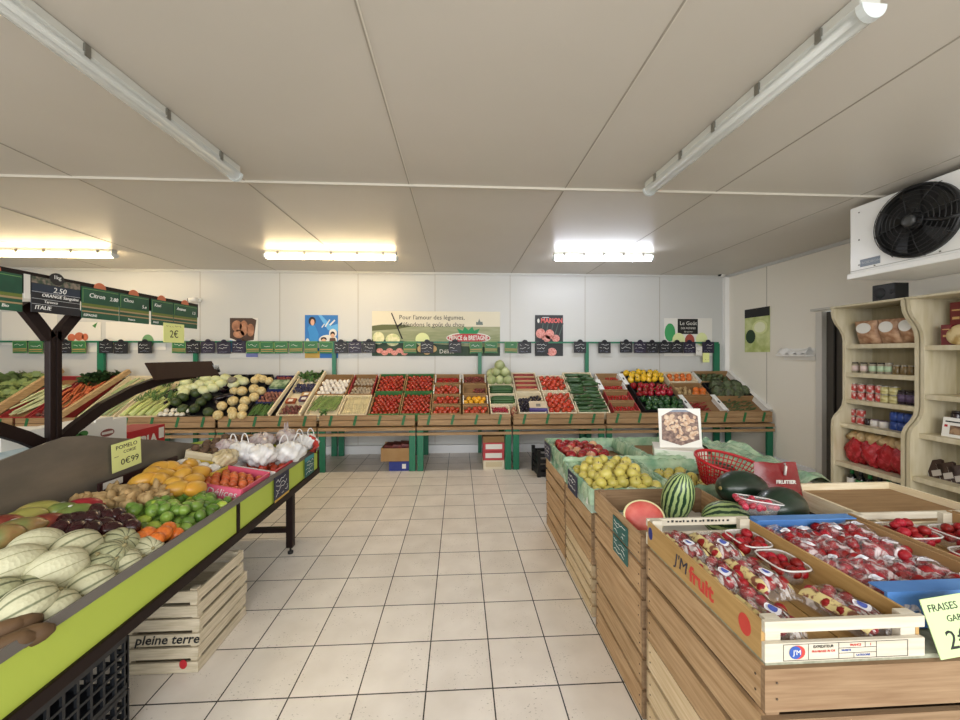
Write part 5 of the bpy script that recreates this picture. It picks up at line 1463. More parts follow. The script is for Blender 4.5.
# ================================================================ crate stacks on the right
sg = 'wooden crate stacks on the right'
BWX = M('box_wood_along_shaded', '#947a5c', .8, noise=('#785c40', 5, (1.0, 12, 16), .28, .72), var=.06)  # shade put into the colour: front planks darker than the aisle-side copy
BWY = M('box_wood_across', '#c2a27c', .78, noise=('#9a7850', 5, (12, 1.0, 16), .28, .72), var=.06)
LWX = M('light_box_along_shaded', '#b5a080', .78, noise=('#a78d69', 5, (1.0, 12, 16), .28, .72), var=.05)  # pale crates likewise: front faces toned down in colour for shade
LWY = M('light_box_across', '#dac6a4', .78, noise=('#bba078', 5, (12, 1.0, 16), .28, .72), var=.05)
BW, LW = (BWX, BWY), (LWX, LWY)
NAIL = M('nail_head', '#4a3a28', .5)


def box_crate(x0, x1, y0, y1, z0, z1, mats, label, slats=3, **k):
    o = slat_crate('wooden_crate', x0, x1, y0, y1, z0, z1, mats, label, 'crate', sg, slats=slats, post=.035, t=.014, gap=.02, **k)
    hx, hy, h = (x1 - x0) / 2, (y1 - y0) / 2, z1 - z0
    mb = MB()
    for q in range(slats):
        z = .003 + (q + .5) * ((h - .02 * (slats - 1) - .006) / slats) + q * .02
        for yy in (-hy + .03, hy - .03):
            for dz in (-.02, .02):
                mb.lathe([(.003, 0), (.003, .0015)], 6, 0, (0, 0, 0))
                n = len(mb.v) - 12
                mb.v[n:] = [(-hx - .0005 - v[2], yy + v[0], z + dz + v[1]) for v in mb.v[n:]]
        for xx in (-hx + .03, ):
            for dz in (-.02, .02):
                mb.lathe([(.003, 0), (.003, .0015)], 6, 0, (0, 0, 0))
                n = len(mb.v) - 12
                mb.v[n:] = [(xx + v[0], -hy - .0005 - v[2], z + dz + v[1]) for v in mb.v[n:]]
    mb.build('nail_heads', NAIL, o)
    return o


FELT = M('grey_green_felt', '#8c8c78', .95, noise=('#a3a38e', 60, (1, 1, 1), .35, .65))
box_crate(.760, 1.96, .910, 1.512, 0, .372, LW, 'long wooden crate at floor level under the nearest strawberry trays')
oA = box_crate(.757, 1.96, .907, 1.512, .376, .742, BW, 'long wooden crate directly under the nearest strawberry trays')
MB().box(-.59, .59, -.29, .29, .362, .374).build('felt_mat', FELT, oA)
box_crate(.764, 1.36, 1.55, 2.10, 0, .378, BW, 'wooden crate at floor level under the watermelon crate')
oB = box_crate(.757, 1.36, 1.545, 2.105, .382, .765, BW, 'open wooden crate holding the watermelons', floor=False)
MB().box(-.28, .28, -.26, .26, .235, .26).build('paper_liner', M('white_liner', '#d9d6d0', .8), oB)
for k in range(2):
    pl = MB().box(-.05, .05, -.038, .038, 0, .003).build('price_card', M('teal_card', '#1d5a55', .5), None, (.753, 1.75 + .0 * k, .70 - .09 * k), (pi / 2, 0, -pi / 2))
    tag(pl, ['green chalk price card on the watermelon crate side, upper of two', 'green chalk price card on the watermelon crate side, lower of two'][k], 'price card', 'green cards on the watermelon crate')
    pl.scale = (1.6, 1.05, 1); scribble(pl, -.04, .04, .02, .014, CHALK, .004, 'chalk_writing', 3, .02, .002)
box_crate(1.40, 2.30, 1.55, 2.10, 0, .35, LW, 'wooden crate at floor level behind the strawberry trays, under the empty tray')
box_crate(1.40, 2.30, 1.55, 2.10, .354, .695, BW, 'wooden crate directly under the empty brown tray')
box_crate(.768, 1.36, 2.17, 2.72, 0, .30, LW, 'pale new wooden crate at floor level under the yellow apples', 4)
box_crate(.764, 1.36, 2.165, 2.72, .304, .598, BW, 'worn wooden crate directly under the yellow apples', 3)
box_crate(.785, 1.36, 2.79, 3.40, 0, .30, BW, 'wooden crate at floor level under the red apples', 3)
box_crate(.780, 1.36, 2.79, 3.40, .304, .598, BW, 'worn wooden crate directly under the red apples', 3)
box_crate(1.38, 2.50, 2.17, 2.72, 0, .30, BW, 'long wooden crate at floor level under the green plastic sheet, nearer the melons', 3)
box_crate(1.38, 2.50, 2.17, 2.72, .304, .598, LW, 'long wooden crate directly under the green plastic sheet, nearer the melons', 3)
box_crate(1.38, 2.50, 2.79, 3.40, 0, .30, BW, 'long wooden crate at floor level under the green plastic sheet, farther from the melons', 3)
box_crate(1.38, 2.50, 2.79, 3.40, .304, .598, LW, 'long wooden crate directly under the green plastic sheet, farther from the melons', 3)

GLIN = M('green_white_liner', '#b4c9b4', .25, noise=('#4f8f6c', 7, (1, 1, 1), .46, .6), bump=(22, .6, (1, 1, 1)))
GFILM = M('green_film', '#b3caa9', .18, noise=('#76a182', 6, (1, 2.5, 1), .38, .62), bump=(26, 1.0, (1, 2.5, 1)))


def liner_crate(x0, x1, y0, y1, z0, z1, label, floor_z):
    """apple tray wrapped in a crumpled green plastic liner"""
    o = empty('fruit_crate', ((x0 + x1) / 2, (y0 + y1) / 2, z0), (0, 0, 0), label, 'crate', 'liner-wrapped apple trays')
    hx, hy, h = (x1 - x0) / 2, (y1 - y0) / 2, z1 - z0
    MB().box(-hx + .013, hx - .013, -hy + .013, hy - .013, .001, floor_z).build('tray_floor', CARDD, o)
    for s in (-1, 1):
        MB().box(-hx, hx, s * (hy - .006) - .006, s * (hy - .006) + .006, 0, h).build('end_panel', GLIN, o)
        MB().box(s * (hx - .006) - .006, s * (hx - .006) + .006, -hy + .012, hy - .012, 0, h).build('side_panel', GLIN, o)
    # liner folded over the rim: outside skirt, rim and inside
    N = 96
    per = [(-hx, -hy), (hx, -hy), (hx, hy), (-hx, hy)]
    ring = []
    for k in range(N):
        t = k / N * 4; i = int(t); f = t - i
        a, b = per[i], per[(i + 1) % 4]
        ring.append((a[0] + (b[0] - a[0]) * f, a[1] + (b[1] - a[1]) * f))
    mb = MB(); v = []
    prof = [(.006, -.06), (.009, -.02), (.004, .012), (-.012, .014), (-.022, -.02), (-.03, -.07)]
    for k, (x, y) in enumerate(ring):
        l = max(abs(x) / hx, abs(y) / hy)
        nx, ny = (x / hx if abs(abs(x) - hx) < 1e-6 else 0), (y / hy if abs(abs(y) - hy) < 1e-6 else 0)
        for (d, z) in prof:
            j = R(-.004, .004)
            v.append((x + nx * (d + j), y + ny * (d + j), h + z + R(-.006, .006) + (R(-.03, .0) if z == -.06 else 0)))
    n = len(prof)
    f = [(k * n + j, ((k + 1) % N) * n + j, ((k + 1) % N) * n + j + 1, k * n + j + 1) for k in range(N) for j in range(n - 1)]
    mb.add(v, f, 0, True)
    mb.build('plastic_liner', GFILM, o)
    return o


liner_crate(.775, 1.40, 2.77, 3.40, .60, .755, 'green-lined tray of red apples, farthest from the watermelons', .05)
liner_crate(.765, 1.265, 2.18, 2.75, .60, .725, 'green-lined tray heaped with yellow apples', .05)
liner_crate(1.275, 1.78, 2.18, 2.75, .60, .735, 'green-lined half-full tray of yellow apples behind the upright watermelon', .04)
liner_crate(1.42, 2.10, 2.77, 3.40, .60, .755, 'green-lined tray behind the red basket, carrying the printed carton', .10)
o = tag(MB().prism([(-.015, -.06), (.015, -.06), (.0, -.02)], lambda u, v, w: (u, v, w), 0, .0015).build('white_triangle_mark', PAPERW, None, (.7555, 2.22, .70), (pi / 2, 0, -pi / 2)), 'white triangle mark on the corner of the yellow apple tray', 'mark')
for (y, z, lab) in ((3.22, .70, 'dark price card on the side of the red apple tray'), (2.50, .67, 'dark price card on the side of the yellow apple tray')):
    o = tag(MB().box(-.10, .10, -.065, .065, 0, .004).build('price_card', M('navy_slate', '#1a1e3a', .5), None, (.752, y, z), (pi / 2, 0, -pi / 2)), lab, 'price card', 'dark cards on the apple trays')
    scribble(o, -.08, .08, .035, .02, CHALK, .005, 'chalk_writing', 3, .03, .003)
YAP = fruitmat('yellow_apple_skin', '#d0c268', .3, .12, ('#bdb155', 10, (1, 1, .5), .35, .7))
RAP = fruitmat('red_apple_skin', '#8c1a22', .25, .25, ('#b54a38', 6, (1, 1, .4), .45, .75))
def afn(th, ph): return 1 - .16 * math.exp(-((ph - pi / 2) / .3) ** 2) - .12 * math.exp(-((ph + pi / 2) / .25) ** 2) + .02 * cos(5 * th) * max(0, -sin(ph))
me_ya = blob('yellow_apple', YAP, .037, .037, .035, 16, 11, afn)
me_ra = blob('red_apple', RAP, .037, .037, .035, 16, 11, afn)
me_rp = blob('red_apple', fruitmat('pink_apple_skin', '#c98a6a', .25, .2, ('#d9b586', 6, (1, 1, .4), .4, .7)), .037, .037, .035, 16, 11, afn)
me_ast = MB().tube([(0, 0, .026), (.002, 0, .038), (.005, .001, .044)], .0022, 5).mesh('apple_stem', M('apple_stem_brown', '#5a4428', .8))


def XY(x, y, z): return Vector((x, y, z))


def apples(name, mes, label, grp, x0, x1, y0, y1, z0, layers, pitch=.07):
    for L in range(layers):
        m = L * pitch * .55
        nx = int((x1 - x0 - 2 * m) / pitch); ny = int((y1 - y0 - 2 * m) / (pitch * .9))
        for j in range(ny):
            for i in range(nx):
                x = x0 + m + (i + .5 + (.22 if j % 2 else -.22)) * (x1 - x0 - 2 * m) / nx; y = y0 + m + (j + .5) * (y1 - y0 - 2 * m) / ny
                o = put(name, random.choice(mes), XY(x + R(-.008, .008), y + R(-.008, .008), z0 + L * pitch * .62 + R(-.008, .008)), (R(-1.2, 1.2), R(-1.2, 1.2), R(0, 6)), R(.92, 1.08), label, 'apple', grp)
                if L == layers - 1 or j == 0: link('apple_stem', me_ast, o)


apples('yellow_apple', [me_ya], 'yellow apple in the heaped green-lined tray', 'heaped yellow apples', .80, 1.23, 2.21, 2.72, .70, 3)
apples('yellow_apple', [me_ya], 'yellow apple in the half-full tray behind the upright watermelon', 'yellow apples in the half-full tray', 1.30, 1.62, 2.21, 2.72, .665, 1)
apples('red_apple', [me_ra, me_ra, me_ra, me_rp], 'red apple in the green-lined tray farthest from the watermelons', 'red apples', .80, 1.20, 2.82, 3.36, .70, 2)
apples('red_apple', [me_ra], 'dark red apple in the tray carrying the printed carton', 'red apples behind the carton', 1.25, 1.37, 2.9, 3.0, .69, 1)

# crumpled green plastic over the trays on the right
ph = [R(0, 6) for _ in range(8)]


def drape(u, v):
    x = (1.83 + .12 * v) * (1 - u) + (2.42 + .30 * v - .32 * max(0, v - .55)) * u
    y = 2.22 + 1.13 * v
    z = .735 + .035 * sin(3 * u + 5 * v + ph[0]) * (.4 + v) + .018 * sin(14 * u + 3 * v + ph[1]) + .014 * sin(5 * u - 17 * v + ph[2]) + .009 * sin(31 * u + 11 * v + ph[3]) + .006 * sin(23 * v - 37 * u + ph[4])
    z += .05 * v * (1 - u) - .10 * u ** 6 + .03 * math.exp(-((u - .45) / .2) ** 2 - ((v - .7) / .25) ** 2)
    return (x, y, max(z, .61))


tag(MB().grid(drape, 70, 70).build('plastic_sheet', GFILM), 'crumpled pale green plastic sheet spread over the crates right of the red basket', 'plastic sheet')

# printed carton with its lid up
o = empty('display_carton', (1.70, 2.88, .72), (0, 0, radians(-24)), 'open white carton with a mushroom photo on its raised lid beside the red basket', 'carton')
CW = M('carton_white', '#ebe9e2', .6)
CGW = M('carton_green_white', '#dfe6d6', .6, noise=('#8fb08a', 12, (1, 1, 3), .5, .7))
MB().box(-.19, .19, -.13, .13, 0, .085).build('carton_base', CGW, o)
MB().box(-.192, .192, -.132, .132, .085, .094).build('carton_rim', CW, o)
o.scale = (.93, .93, .9)
lid = MB().box(-.175, .175, 0, .006, 0, .33).build('carton_lid', CW, o, (.02, -.01, .094), (radians(-6), 0, radians(20)))
f_ = link('printed_lid', None, lid, (0, -.001, .165), (pi / 2, 0, 0))
flat(f_, 'photo_ground', [[(-.155, -.10), (0, -.15), (.155, -.10), (.15, .10), (.08, .14), (-.08, .14), (-.15, .10)]], M('photo_dark', '#6a5450', .6, noise=('#a58a7c', 30, (1, 1, 1), .4, .65)), 0, .001)
mb = MB()
for q in range(60):
    mb.prism(oval(R(-.13, .13), R(-.10, .105), R(.012, .024), R(.010, .018), 10), lambda u, v, w: (u, v, w), .001, .0016 + q * .00005)
mb.build('printed_mushrooms', M('photo_tan', '#c9a184', .6, noise=('#e6d3bb', 40, (1, 1, 1), .4, .65)), f_)
flat(f_, 'title_arc', [[(-.09, .135), (.09, .135), (.05, .155), (-.05, .155)]], M('print_grey_blue2', '#8a93a3', .6), .001, .001)

# red lattice basket
o = empty('plastic_basket', (1.62, 2.27, .722), (radians(14), radians(9), 0), 'red lattice plastic basket tilted among the fruit behind the dark watermelons', 'basket')
RP = M('red_plastic', '#b0141f', .3)
BH = .15


def bpt(th, t, k=0):
    r = .12 + .075 * t
    return Vector((r * 1.06 * cos(th), r * .74 * sin(th), BH * t))


MB().tube([bpt(2 * pi * i / 40, 1) for i in range(41)], .009, 8, 0, False).build('basket_rim', RP, o)
mb = MB()
for t in (.14, .3, .46, .62, .78):
    mb.tube([bpt(2 * pi * i / 40, t) for i in range(41)], .0035, 5, 0, False)
for i in range(44):
    th = 2 * pi * i / 44
    mb.tube([bpt(th, 0), bpt(th, .5), bpt(th, 1)], .0034, 5)
mb.build('basket_lattice', RP, o)
mb = MB(); mb.prism(oval(0, 0, .128, .09, 30), lambda u, v, w: (u, v, w), -.004, .002); mb.build('basket_floor', RP, o)
# red pouch
o = empty('foil_pouch', (1.72, 1.97, .80), (radians(-12), 0, radians(-4)), 'glossy dark red pouch with a white tag leaning behind the dark watermelons', 'pouch')
DR = M('dark_red_foil', '#6a1015', .25, noise=('#84191c', 5, (1, 1, 1), .35, .7), bump=(14, .35, (1, 1, 1)))


def pouch(u, v, s):
    x = (u - .5) * .26 * (1 - .12 * v); z = -.085 + .22 * v
    y = s * .035 * sin(pi * u) ** .6 * (1 - v) ** .5 * (.6 + .8 * sin(pi * min(1, v + .2)))
    return (x, y, z + .004 * sin(9 * u) * v)


mb = MB().grid(lambda u, v: pouch(u, v, -1), 16, 12).grid(lambda u, v: pouch(1 - u, v, 1), 16, 12)
mb.build('pouch_body', DR, o)
text('FRUITIER', .026, PAPERW, o, (.02, -.034, .035), (pi / 2 + .2, 0, 0), bold=.001)
MB().tube([(.03, -.02, .07), (.035, -.03, .115), (.04, -.02, .13)], .006, 6).build('white_tie', PAPERW, o)

# watermelons
WM = stripes('watermelon_rind', '#a3b87a', '#23402a', 17, -.1, .3, 6.5, .35, 20)
WMD = M('dark_watermelon_rind', '#16251a', .28, noise=('#22382a', 6, (1, 1, 1), .4, .7))
FLESH = M('watermelon_flesh', '#c8524a', .45, noise=('#d97e70', 9, (1, 1, 1), .4, .7))
RINDW = M('watermelon_pale_rind', '#d9d3a0', .5)
me_wm = blob('watermelon', WM, .092, .092, .135, 40, 24)
o = tag(link('watermelon', me_wm, None, (1.10, 1.87, .80), (.25, .05, .3), (.80, .80, 1.0)), 'striped watermelon standing upright beside the cut half', 'watermelon')
MB().tube([(0, 0, .13), (.004, .002, .145), (.012, .004, .155)], [.006, .004, .004], 6).build('melon_stem', M('stem_tan', '#8a7a4a', .8), o)
o = tag(link('watermelon', me_wm, None, (1.275, 1.76, .735), (1.45, 0, 1.2), (.9, .9, .78)), 'striped watermelon lying low, partly hidden by the clear punnet', 'watermelon')
for (p, r, lab, st) in (((1.485, 1.93, .815), (1.45, .0, -1.35), 'large dark green watermelon lying in front of the red basket', 0), ((1.515, 1.72, .80), (1.5, .1, -1.1), 'dark green watermelon with yellow stickers in front of the red pouch', 1)):
    o = tag(link('watermelon', blob('dark_watermelon', WMD, .10, .098, .155, 32, 20), None, p, r, (.95, .95, .95)), lab, 'watermelon')
    MB().lathe([(.012, 0), (.006, .006)], 8).build('stem_scar', M('stem_tan', '#8a7a4a', .8), o, (0, 0, .153))
    if st:
        for a in (-.02, .02):
            MB().box(-.012, .012, -.01, .01, 0, .002).build('sticker', M('sticker_yellow', '#e3c45a', .5), o, (.02 + a, -.097, .07), (pi / 2, 0, 0))
        o2 = tag(MB().box(-.035, .035, -.012, .012, 0, .02).build('cream_tag', M('cream_card', '#e6d5b8', .6), None, (1.655, 1.56, .79)), 'small cream block at the foot of the stickered dark watermelon', 'tag')
# cut half: bowl of rind with the flesh facing the aisle
o = empty('cut_watermelon', (.862, 1.74, .765), (radians(62), 0, radians(-14)), 'half watermelon with its pale red cut face towards the viewer, beside the upright one', 'watermelon')
prof = [(.0, -.10), (.05, -.09), (.085, -.06), (.103, -.025), (.105, 0)]
mb = MB(); mb.lathe(prof, 36); b_ = mb.build('rind', WM, o); b_.scale = (.88, .70, .8)
mb = MB(); mb.lathe([(.105, 0), (.105, .002), (.096, .003)], 36); b_ = mb.build('pale_rim', RINDW, o); b_.scale = (.88, .70, 1)
mb = MB(); mb.lathe([(.097, .0), (.095, .005), (.05, .009), (.0, .011)], 36); b_ = mb.build('flesh', FLESH, o); b_.scale = (.88, .70, 1)

# empty brown tray
o = empty('wooden_tray', (2.15, 1.81, .70), (0, 0, 0), 'empty tray with brown floor and white rims behind the strawberry bowls', 'tray')
BPLY = M('brown_ply', '#a3835c', .65, noise=('#8a6a45', 4, (1, 9, 1), .3, .7))
MB().box(-.30, .30, -.25, .25, .03, .055).build('tray_floor', BPLY, o)
for s in (-1, 1):
    MB().box(-.31, .31, s * .25 - .008, s * .25 + .008, 0, .09).build('end_panel', PX, o)
    MB().box(s * .31 - .008, s * .31 + .008, -.25, .25, 0, .09).build('side_board', PY, o)

# ---------------------------------------------------------------- strawberry trays nearest the viewer
YWY = M('yellow_side_wood', '#b9965f', .7, noise=('#a5824c', 5, (12, 1, 14), .3, .7))
YWX = M('pale_end_wood', '#cfc8b8', .7, noise=('#bcb29d', 5, (1, 12, 14), .3, .7))
JB, JR = M('logo_blue', '#2a4f9c', .5), M('logo_red', '#c23a30', .5)


def end_slot(o, hx, y, h, s):
    MB().box(-hx, hx, y - .006, y + .006, 0, h * .46).build('end_board', YWX, o, bevel=.0015)
    MB().box(-hx, hx, y - .006, y + .006, h * .72, h).build('end_board', YWX, o, bevel=.0015)
    for q in (-1, 1):
        MB().box(q * (hx - .031) - .02, q * (hx - .031) + .02, min(y - s * .026, y - s * .0065), max(y - s * .026, y - s * .0065), 0, h).build('corner_post', YWX, o)


def fruit_tray(x0, x1, y0, y1, z0, h, label, sidem):
    o = empty('fruit_tray', ((x0 + x1) / 2, (y0 + y1) / 2, z0), (0, 0, 0), label, 'tray', 'strawberry trays')
    hx, hy = (x1 - x0) / 2, (y1 - y0) / 2
    for k in range(5):
        w = 2 * hx / 5
        MB().box(-hx + k * w + .003, -hx + (k + 1) * w - .003, -hy + .01, hy - .01, .002, .008).build('floor_slat', sidem, o)
    return o, hx, hy


zt = .755
o, hx, hy = fruit_tray(.757, 1.181, .907, 1.512, zt, .102, 'wooden strawberry tray with blue and red side letters, nearest the aisle', YWY)
for s in (-1, 1):
    end_slot(o, hx, s * (hy - .006), .102, s)
    MB().box(s * (hx - .005) - .005, s * (hx - .005) + .005, -hy + .012, hy - .012, 0, .095).build('side_board', YWY, o, bevel=.0015)
f_ = link('printed_side', None, o, (-hx - .0002, 0, .048), (pi / 2, 0, -pi / 2))     # reads along the aisle face; local x runs towards -y
flat(f_, 'blue_spot', [oval(-.265, .008, .016, .024)], M('spot_blue', '#1c2c7a', .5), 0, .0008)
text("J'M", .06, M('ink_navy', '#2a2a3a', .6), f_, (-.06, .0, .0004), shear=.2)
text('fruit', .07, JR, f_, (.05, -.002, .0004), bold=.002)
flat(f_, 'red_fruit_mark', [oval(.235, .002, .022, .028)], JR, 0, .0008)
f_ = link('printed_end', None, o, (0, -hy - .0004, .024), (pi / 2, 0, 0))
flat(f_, 'logo_half', [oval(-.128, 0, .020, .017)], JR, 0, .0005)
flat(f_, 'logo_half', [oval(-.134, 0, .016, .016)], JB, .0005, .0004)
text("J'M", .017, PAPERW, f_, (-.13, 0, .0011))
mb = MB()
for (a, b, c, d) in ((-.165, .165, .0195, .0205), (-.165, .165, -.0205, -.0195), (-.165, -.164, -.02, .02), (-.10, -.0992, -.02, .02), (-.02, -.0192, -.02, .02), (.08, .0808, -.02, .02), (.164, .165, -.02, .02), (-.02, .08, .006, .0068), (-.02, .08, -.007, -.0062), (.05, .0508, .007, .02), (.02, .0208, -.02, -.007)):
    mb.prism(rect(a, b, c, d), lambda u, v, w: (u, v, w), 0, .0005)
mb.build('printed_table', INK, f_)
text('EXPEDITEUR', .0095, INK, f_, (-.06, .012, 0)); text('FRAMBOISE 70 CM', .0075, JR, f_, (-.06, 0, 0)); text('FRANCE', .008, JR, f_, (.025, .0125, 0)); text('1', .009, JR, f_, (.065, .0125, 0)); text('VARIETE', .007, JB, f_, (.0, .0, 0)); text('CATEGORIE', .007, JB, f_, (.045, -.013, 0))
mb = MB()
for q in range(16):
    x = -.13 + q * .0165 + R(-.002, .002)
    mb.box(x, x + R(.006, .012), -.0008, .0008, 0, R(.006, .009))
mb.build('printed_marks', INK, o, (0, hy - .013, .0875))

BLUEC = M('blue_card', '#3a6fb5', .55, noise=('#5f8fcb', 3, (1, 1, 1), .4, .7))
o, hx, hy = fruit_tray(1.19, 1.605, 1.0, 1.505, zt, .095, 'blue-ended card tray full of wrapped strawberry bags', CARDD)
for s in (-1, 1):
    MB().box(-hx, hx, s * (hy - .004) - .004, s * (hy - .004) + .004, 0, .10).build('end_panel', BLUEC, o)
    MB().box(s * (hx - .004) - .004, s * (hx - .004) + .004, -hy + .008, hy - .008, 0, .10 if s > 0 else .085).build('side_panel', CARD, o)
MB().box(-hx, hx, hy - .045, hy + .0, .10, .104).build('folded_flap', BLUEC, o)
MB().box(-hx, hx, -hy, -hy + .05, .10, .104).build('folded_flap', BLUEC, o)
for (a, b, lab) in ((1.62, 2.07, 'pale-ended tray of strawberry bowls right of the blue-ended tray'), (2.085, 2.53, 'pale-ended tray at the right edge of the photo')):
    o, hx, hy = fruit_tray(a, b, 1.0, 1.52, zt, .102, lab, YWY)
    for s in (-1, 1):
        end_slot(o, hx, s * (hy - .006), .102, s)
        MB().box(s * (hx - .005) - .005, s * (hx - .005) + .005, -hy + .012, hy - .012, 0, .105).build('side_board', CARD, o)
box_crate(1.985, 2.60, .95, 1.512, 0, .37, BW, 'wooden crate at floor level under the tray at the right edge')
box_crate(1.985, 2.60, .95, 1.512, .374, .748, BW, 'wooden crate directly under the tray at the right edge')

SB = M('strawberry_skin', '#8c0f17', .5, spec=.35, var=.3, noise=('#b8333a', 130, (1, 1, 1), .55, .7))
def sbf(th, ph): return (1 - .42 * max(0, .25 - sin(ph)) ** 1.2) * (1 - .1 * math.exp(-((ph - pi / 2) / .3) ** 2))
me_sb = [blob('strawberry', SB, 0.0175, 0.0175, .025, 12, 9, sbf)]
CALYX = MB()
for i in range(6):
    a = 2 * pi * i / 6
    CALYX.add([(0, 0, .019), (.007 * cos(a - .4), .007 * sin(a - .4), .02), (.014 * cos(a), .014 * sin(a), .0165), (.007 * cos(a + .4), .007 * sin(a + .4), .02)], [(0, 1, 2, 3)])
me_cal = CALYX.mesh('calyx', M('calyx_green', '#4f7a34', .6))
SFILM = film('berry_film', '#efe9e6', .05, .10, (45, 1.0, (1, 1, 1)), (26, (2.2, 1, 1), .5, .64, .6))  # last tuple sets the glint streaks painted into the opacity
SFILM2 = film('berry_film_hazy', '#eee2e4', .06, .12, (60, 1.0, (1, 1, 1)), (24, (1, 1, 1), .46, .62, .7))
PUN = film('clear_punnet', '#f2efee', .18, .06)
YB_ = M('yellow_printed_film', '#d6c68c', .35, noise=('#7a4a38', 38, (1, 1, 1), .52, .6))
WL = M('white_label', '#eceaf0', .4)
LABB = M('label_blue', '#4a5aa8', .4)


def berries(n, w, l, loc, rz, z, label, grp, cal=.3, lz=.012, sz=1.0):
    c, s = cos(rz), sin(rz)
    k = 0
    nx = max(2, int(w / .029)); ny = max(2, int(l / .037))
    for j in range(ny):
        for i in range(nx):
            if k >= n: return
            x = -w / 2 + (i + .5 + (.2 if j % 2 else -.2)) * w / nx + R(-.005, .005); y = -l / 2 + (j + .5) * l / ny + R(-.005, .005)
            gx, gy = loc[0] + c * x - s * y, loc[1] + s * x + c * y
            if loc[0] < 1.18: gx, gy = min(max(gx, .79), 1.146), min(max(gy, .95), 1.47)
            elif loc[0] < 1.61: gx, gy = min(max(gx, 1.226), 1.57), min(max(gy, 1.04), 1.47)
            o = put('strawberry', me_sb[0], (gx, gy, loc[2] + z + R(0, lz)), (R(0, 6), R(0, 6), R(0, 6)), R(.95, 1.25) * sz, label, 'strawberry', grp)
            if random.random() < cal: link('calyx', me_cal, o)
            k += 1


def pack(loc, rz, label, grp, hazy=False, w=.122, l=.195, sub='', tilt=0):
    """film-wrapped bag of berries"""
    o = empty('strawberry_bag', loc, (tilt, 0, rz), label, 'bag', grp)
    sd = R(0, 10)

    def top(u, v):
        a, b = 2 * u - 1, 2 * v - 1
        e = max(0, (1 - abs(a) ** 2.6)) ** .5 * max(0, (1 - abs(b) ** 4)) ** .5
        return (a * w / 2, b * l / 2, .008 + .052 * e + .004 * sin(17 * u + sd) * sin(21 * v + sd) * e)
    MB().grid(top, 18, 22).build('wrap_film', SFILM2 if hazy else SFILM, o)
    MB().grid(lambda u, v: ((2 * u - 1) * w / 2, (2 * v - 1) * l / 2, .004), 2, 2).build('bag_base', PUN, o)
    if not hazy:
        mb = MB()
        for (u0, u1) in ((.03, .20), (.80, .97)):
            mb.grid(lambda u, v: tuple(Vector(top(u0 + (u1 - u0) * u, .05 + .9 * v)) + Vector((0, 0, .0015))), 4, 16)
        mb.build('printed_border', YB_, o)
    mb = MB(); (lx, ly) = (R(.4, .6), R(.25, .75)) if hazy else (.5, .30)
    rx, ry = (.16, .10) if not hazy else (.2, .08)
    mb.add([tuple(Vector(top(min(1, max(0, lx + rx * cos(q * pi / 8))), min(1, max(0, ly + ry * sin(q * pi / 8))))) + Vector((0, 0, .003))) for q in range(16)], [tuple(range(16))])
    lb = mb.build('round_label', WL, o)
    mb = MB()
    mb.add([tuple(Vector(top(min(1, max(0, lx + rx * .6 * cos(q * pi / 8))), min(1, max(0, ly + ry * .55 * sin(q * pi / 8))))) + Vector((0, 0, .0045))) for q in range(16)], [tuple(range(16))])
    mb.build('label_mark', LABB if not hazy else M('label_grey', '#c9ccd6', .4), lb)
    berries(8 if hazy else 12, w * .84, l * .86, loc, rz, .024, 'strawberry inside the ' + sub, 'berries in the ' + sub)
    return o


def punnet(loc, rx, ry, h, label, name='punnet', rot=(0, 0, 0), grp=None):
    o = empty(name, loc, rot, label, 'punnet', grp)
    mb = MB()
    v = []
    pr = [(.0, .002), (.72, .0), (.80, h * .5), (.94, h), (1.0, h + .003), (1.0, h - .002)]
    N = 24
    for (k, z) in pr:
        for i in range(N):
            a = 2 * pi * i / N
            e = (abs(cos(a)) ** 4 + abs(sin(a)) ** 4) ** -.25
            v.append((rx * k * e * cos(a) * .93, ry * k * e * sin(a) * .93, z))
    f = [(j * N + i, j * N + (i + 1) % N, (j + 1) * N + (i + 1) % N, (j + 1) * N + i) for j in range(len(pr) - 1) for i in range(N)]
    mb.add(v, f, 0, True)
    mb.build('tub', PUN, o)
    mb = MB(); mb.tube([(rx * .93 * (abs(cos(a)) ** 4 + abs(sin(a)) ** 4) ** -.25 * cos(a), ry * .93 * (abs(cos(a)) ** 4 + abs(sin(a)) ** 4) ** -.25 * sin(a), h) for a in [2 * pi * i / 32 for i in range(33)]], .003, 6, 0, False)
    mb.build('tub_rim', film('punnet_rim', '#f4f2f0', .6, .1), o)
    return o


zb = zt + .01
cols = {'left': .845, 'middle': .965, 'right': 1.095}
nm = {'left': 'column beside the lettered board', 'middle': 'middle column', 'right': 'column beside the blue tray'}
for c_, rows in (('left', ((1.405, 'farthest'), (1.21, 'middle'), (1.03, 'nearest'))), ('middle', ((1.395, 'farthest'), (1.20, 'middle'))), ('right', ((1.03, 'nearest'),))):
    for (y, w) in rows:
        lab = 'yellow-bordered strawberry bag, %s of the %s' % (w, nm[c_])
        pack((cols[c_] + R(-.006, .006), y, zb + R(0, .006)), R(-.12, .12) + (.1 if c_ == 'right' else 0), lab, 'bags in the lettered tray', sub='%s bag of the %s' % (w, nm[c_]))
for k, y in enumerate((1.40, 1.245)):
    lab = ['farther', 'nearer'][k] + ' open strawberry punnet beside the wooden wall of the lettered tray'
    p_ = (1.10, y, zb)
    punnet(p_, .062, .075, .055, lab, grp='open punnets in the lettered tray')
    berries(12, .10, .125, p_, 0, .036, 'strawberry in the %s open punnet of the lettered tray' % ['farther', 'nearer'][k], 'berries in the %s open punnet' % ['farther', 'nearer'][k], .1)
k = 0
rw = ['nearest', 'second', 'third', 'farthest']
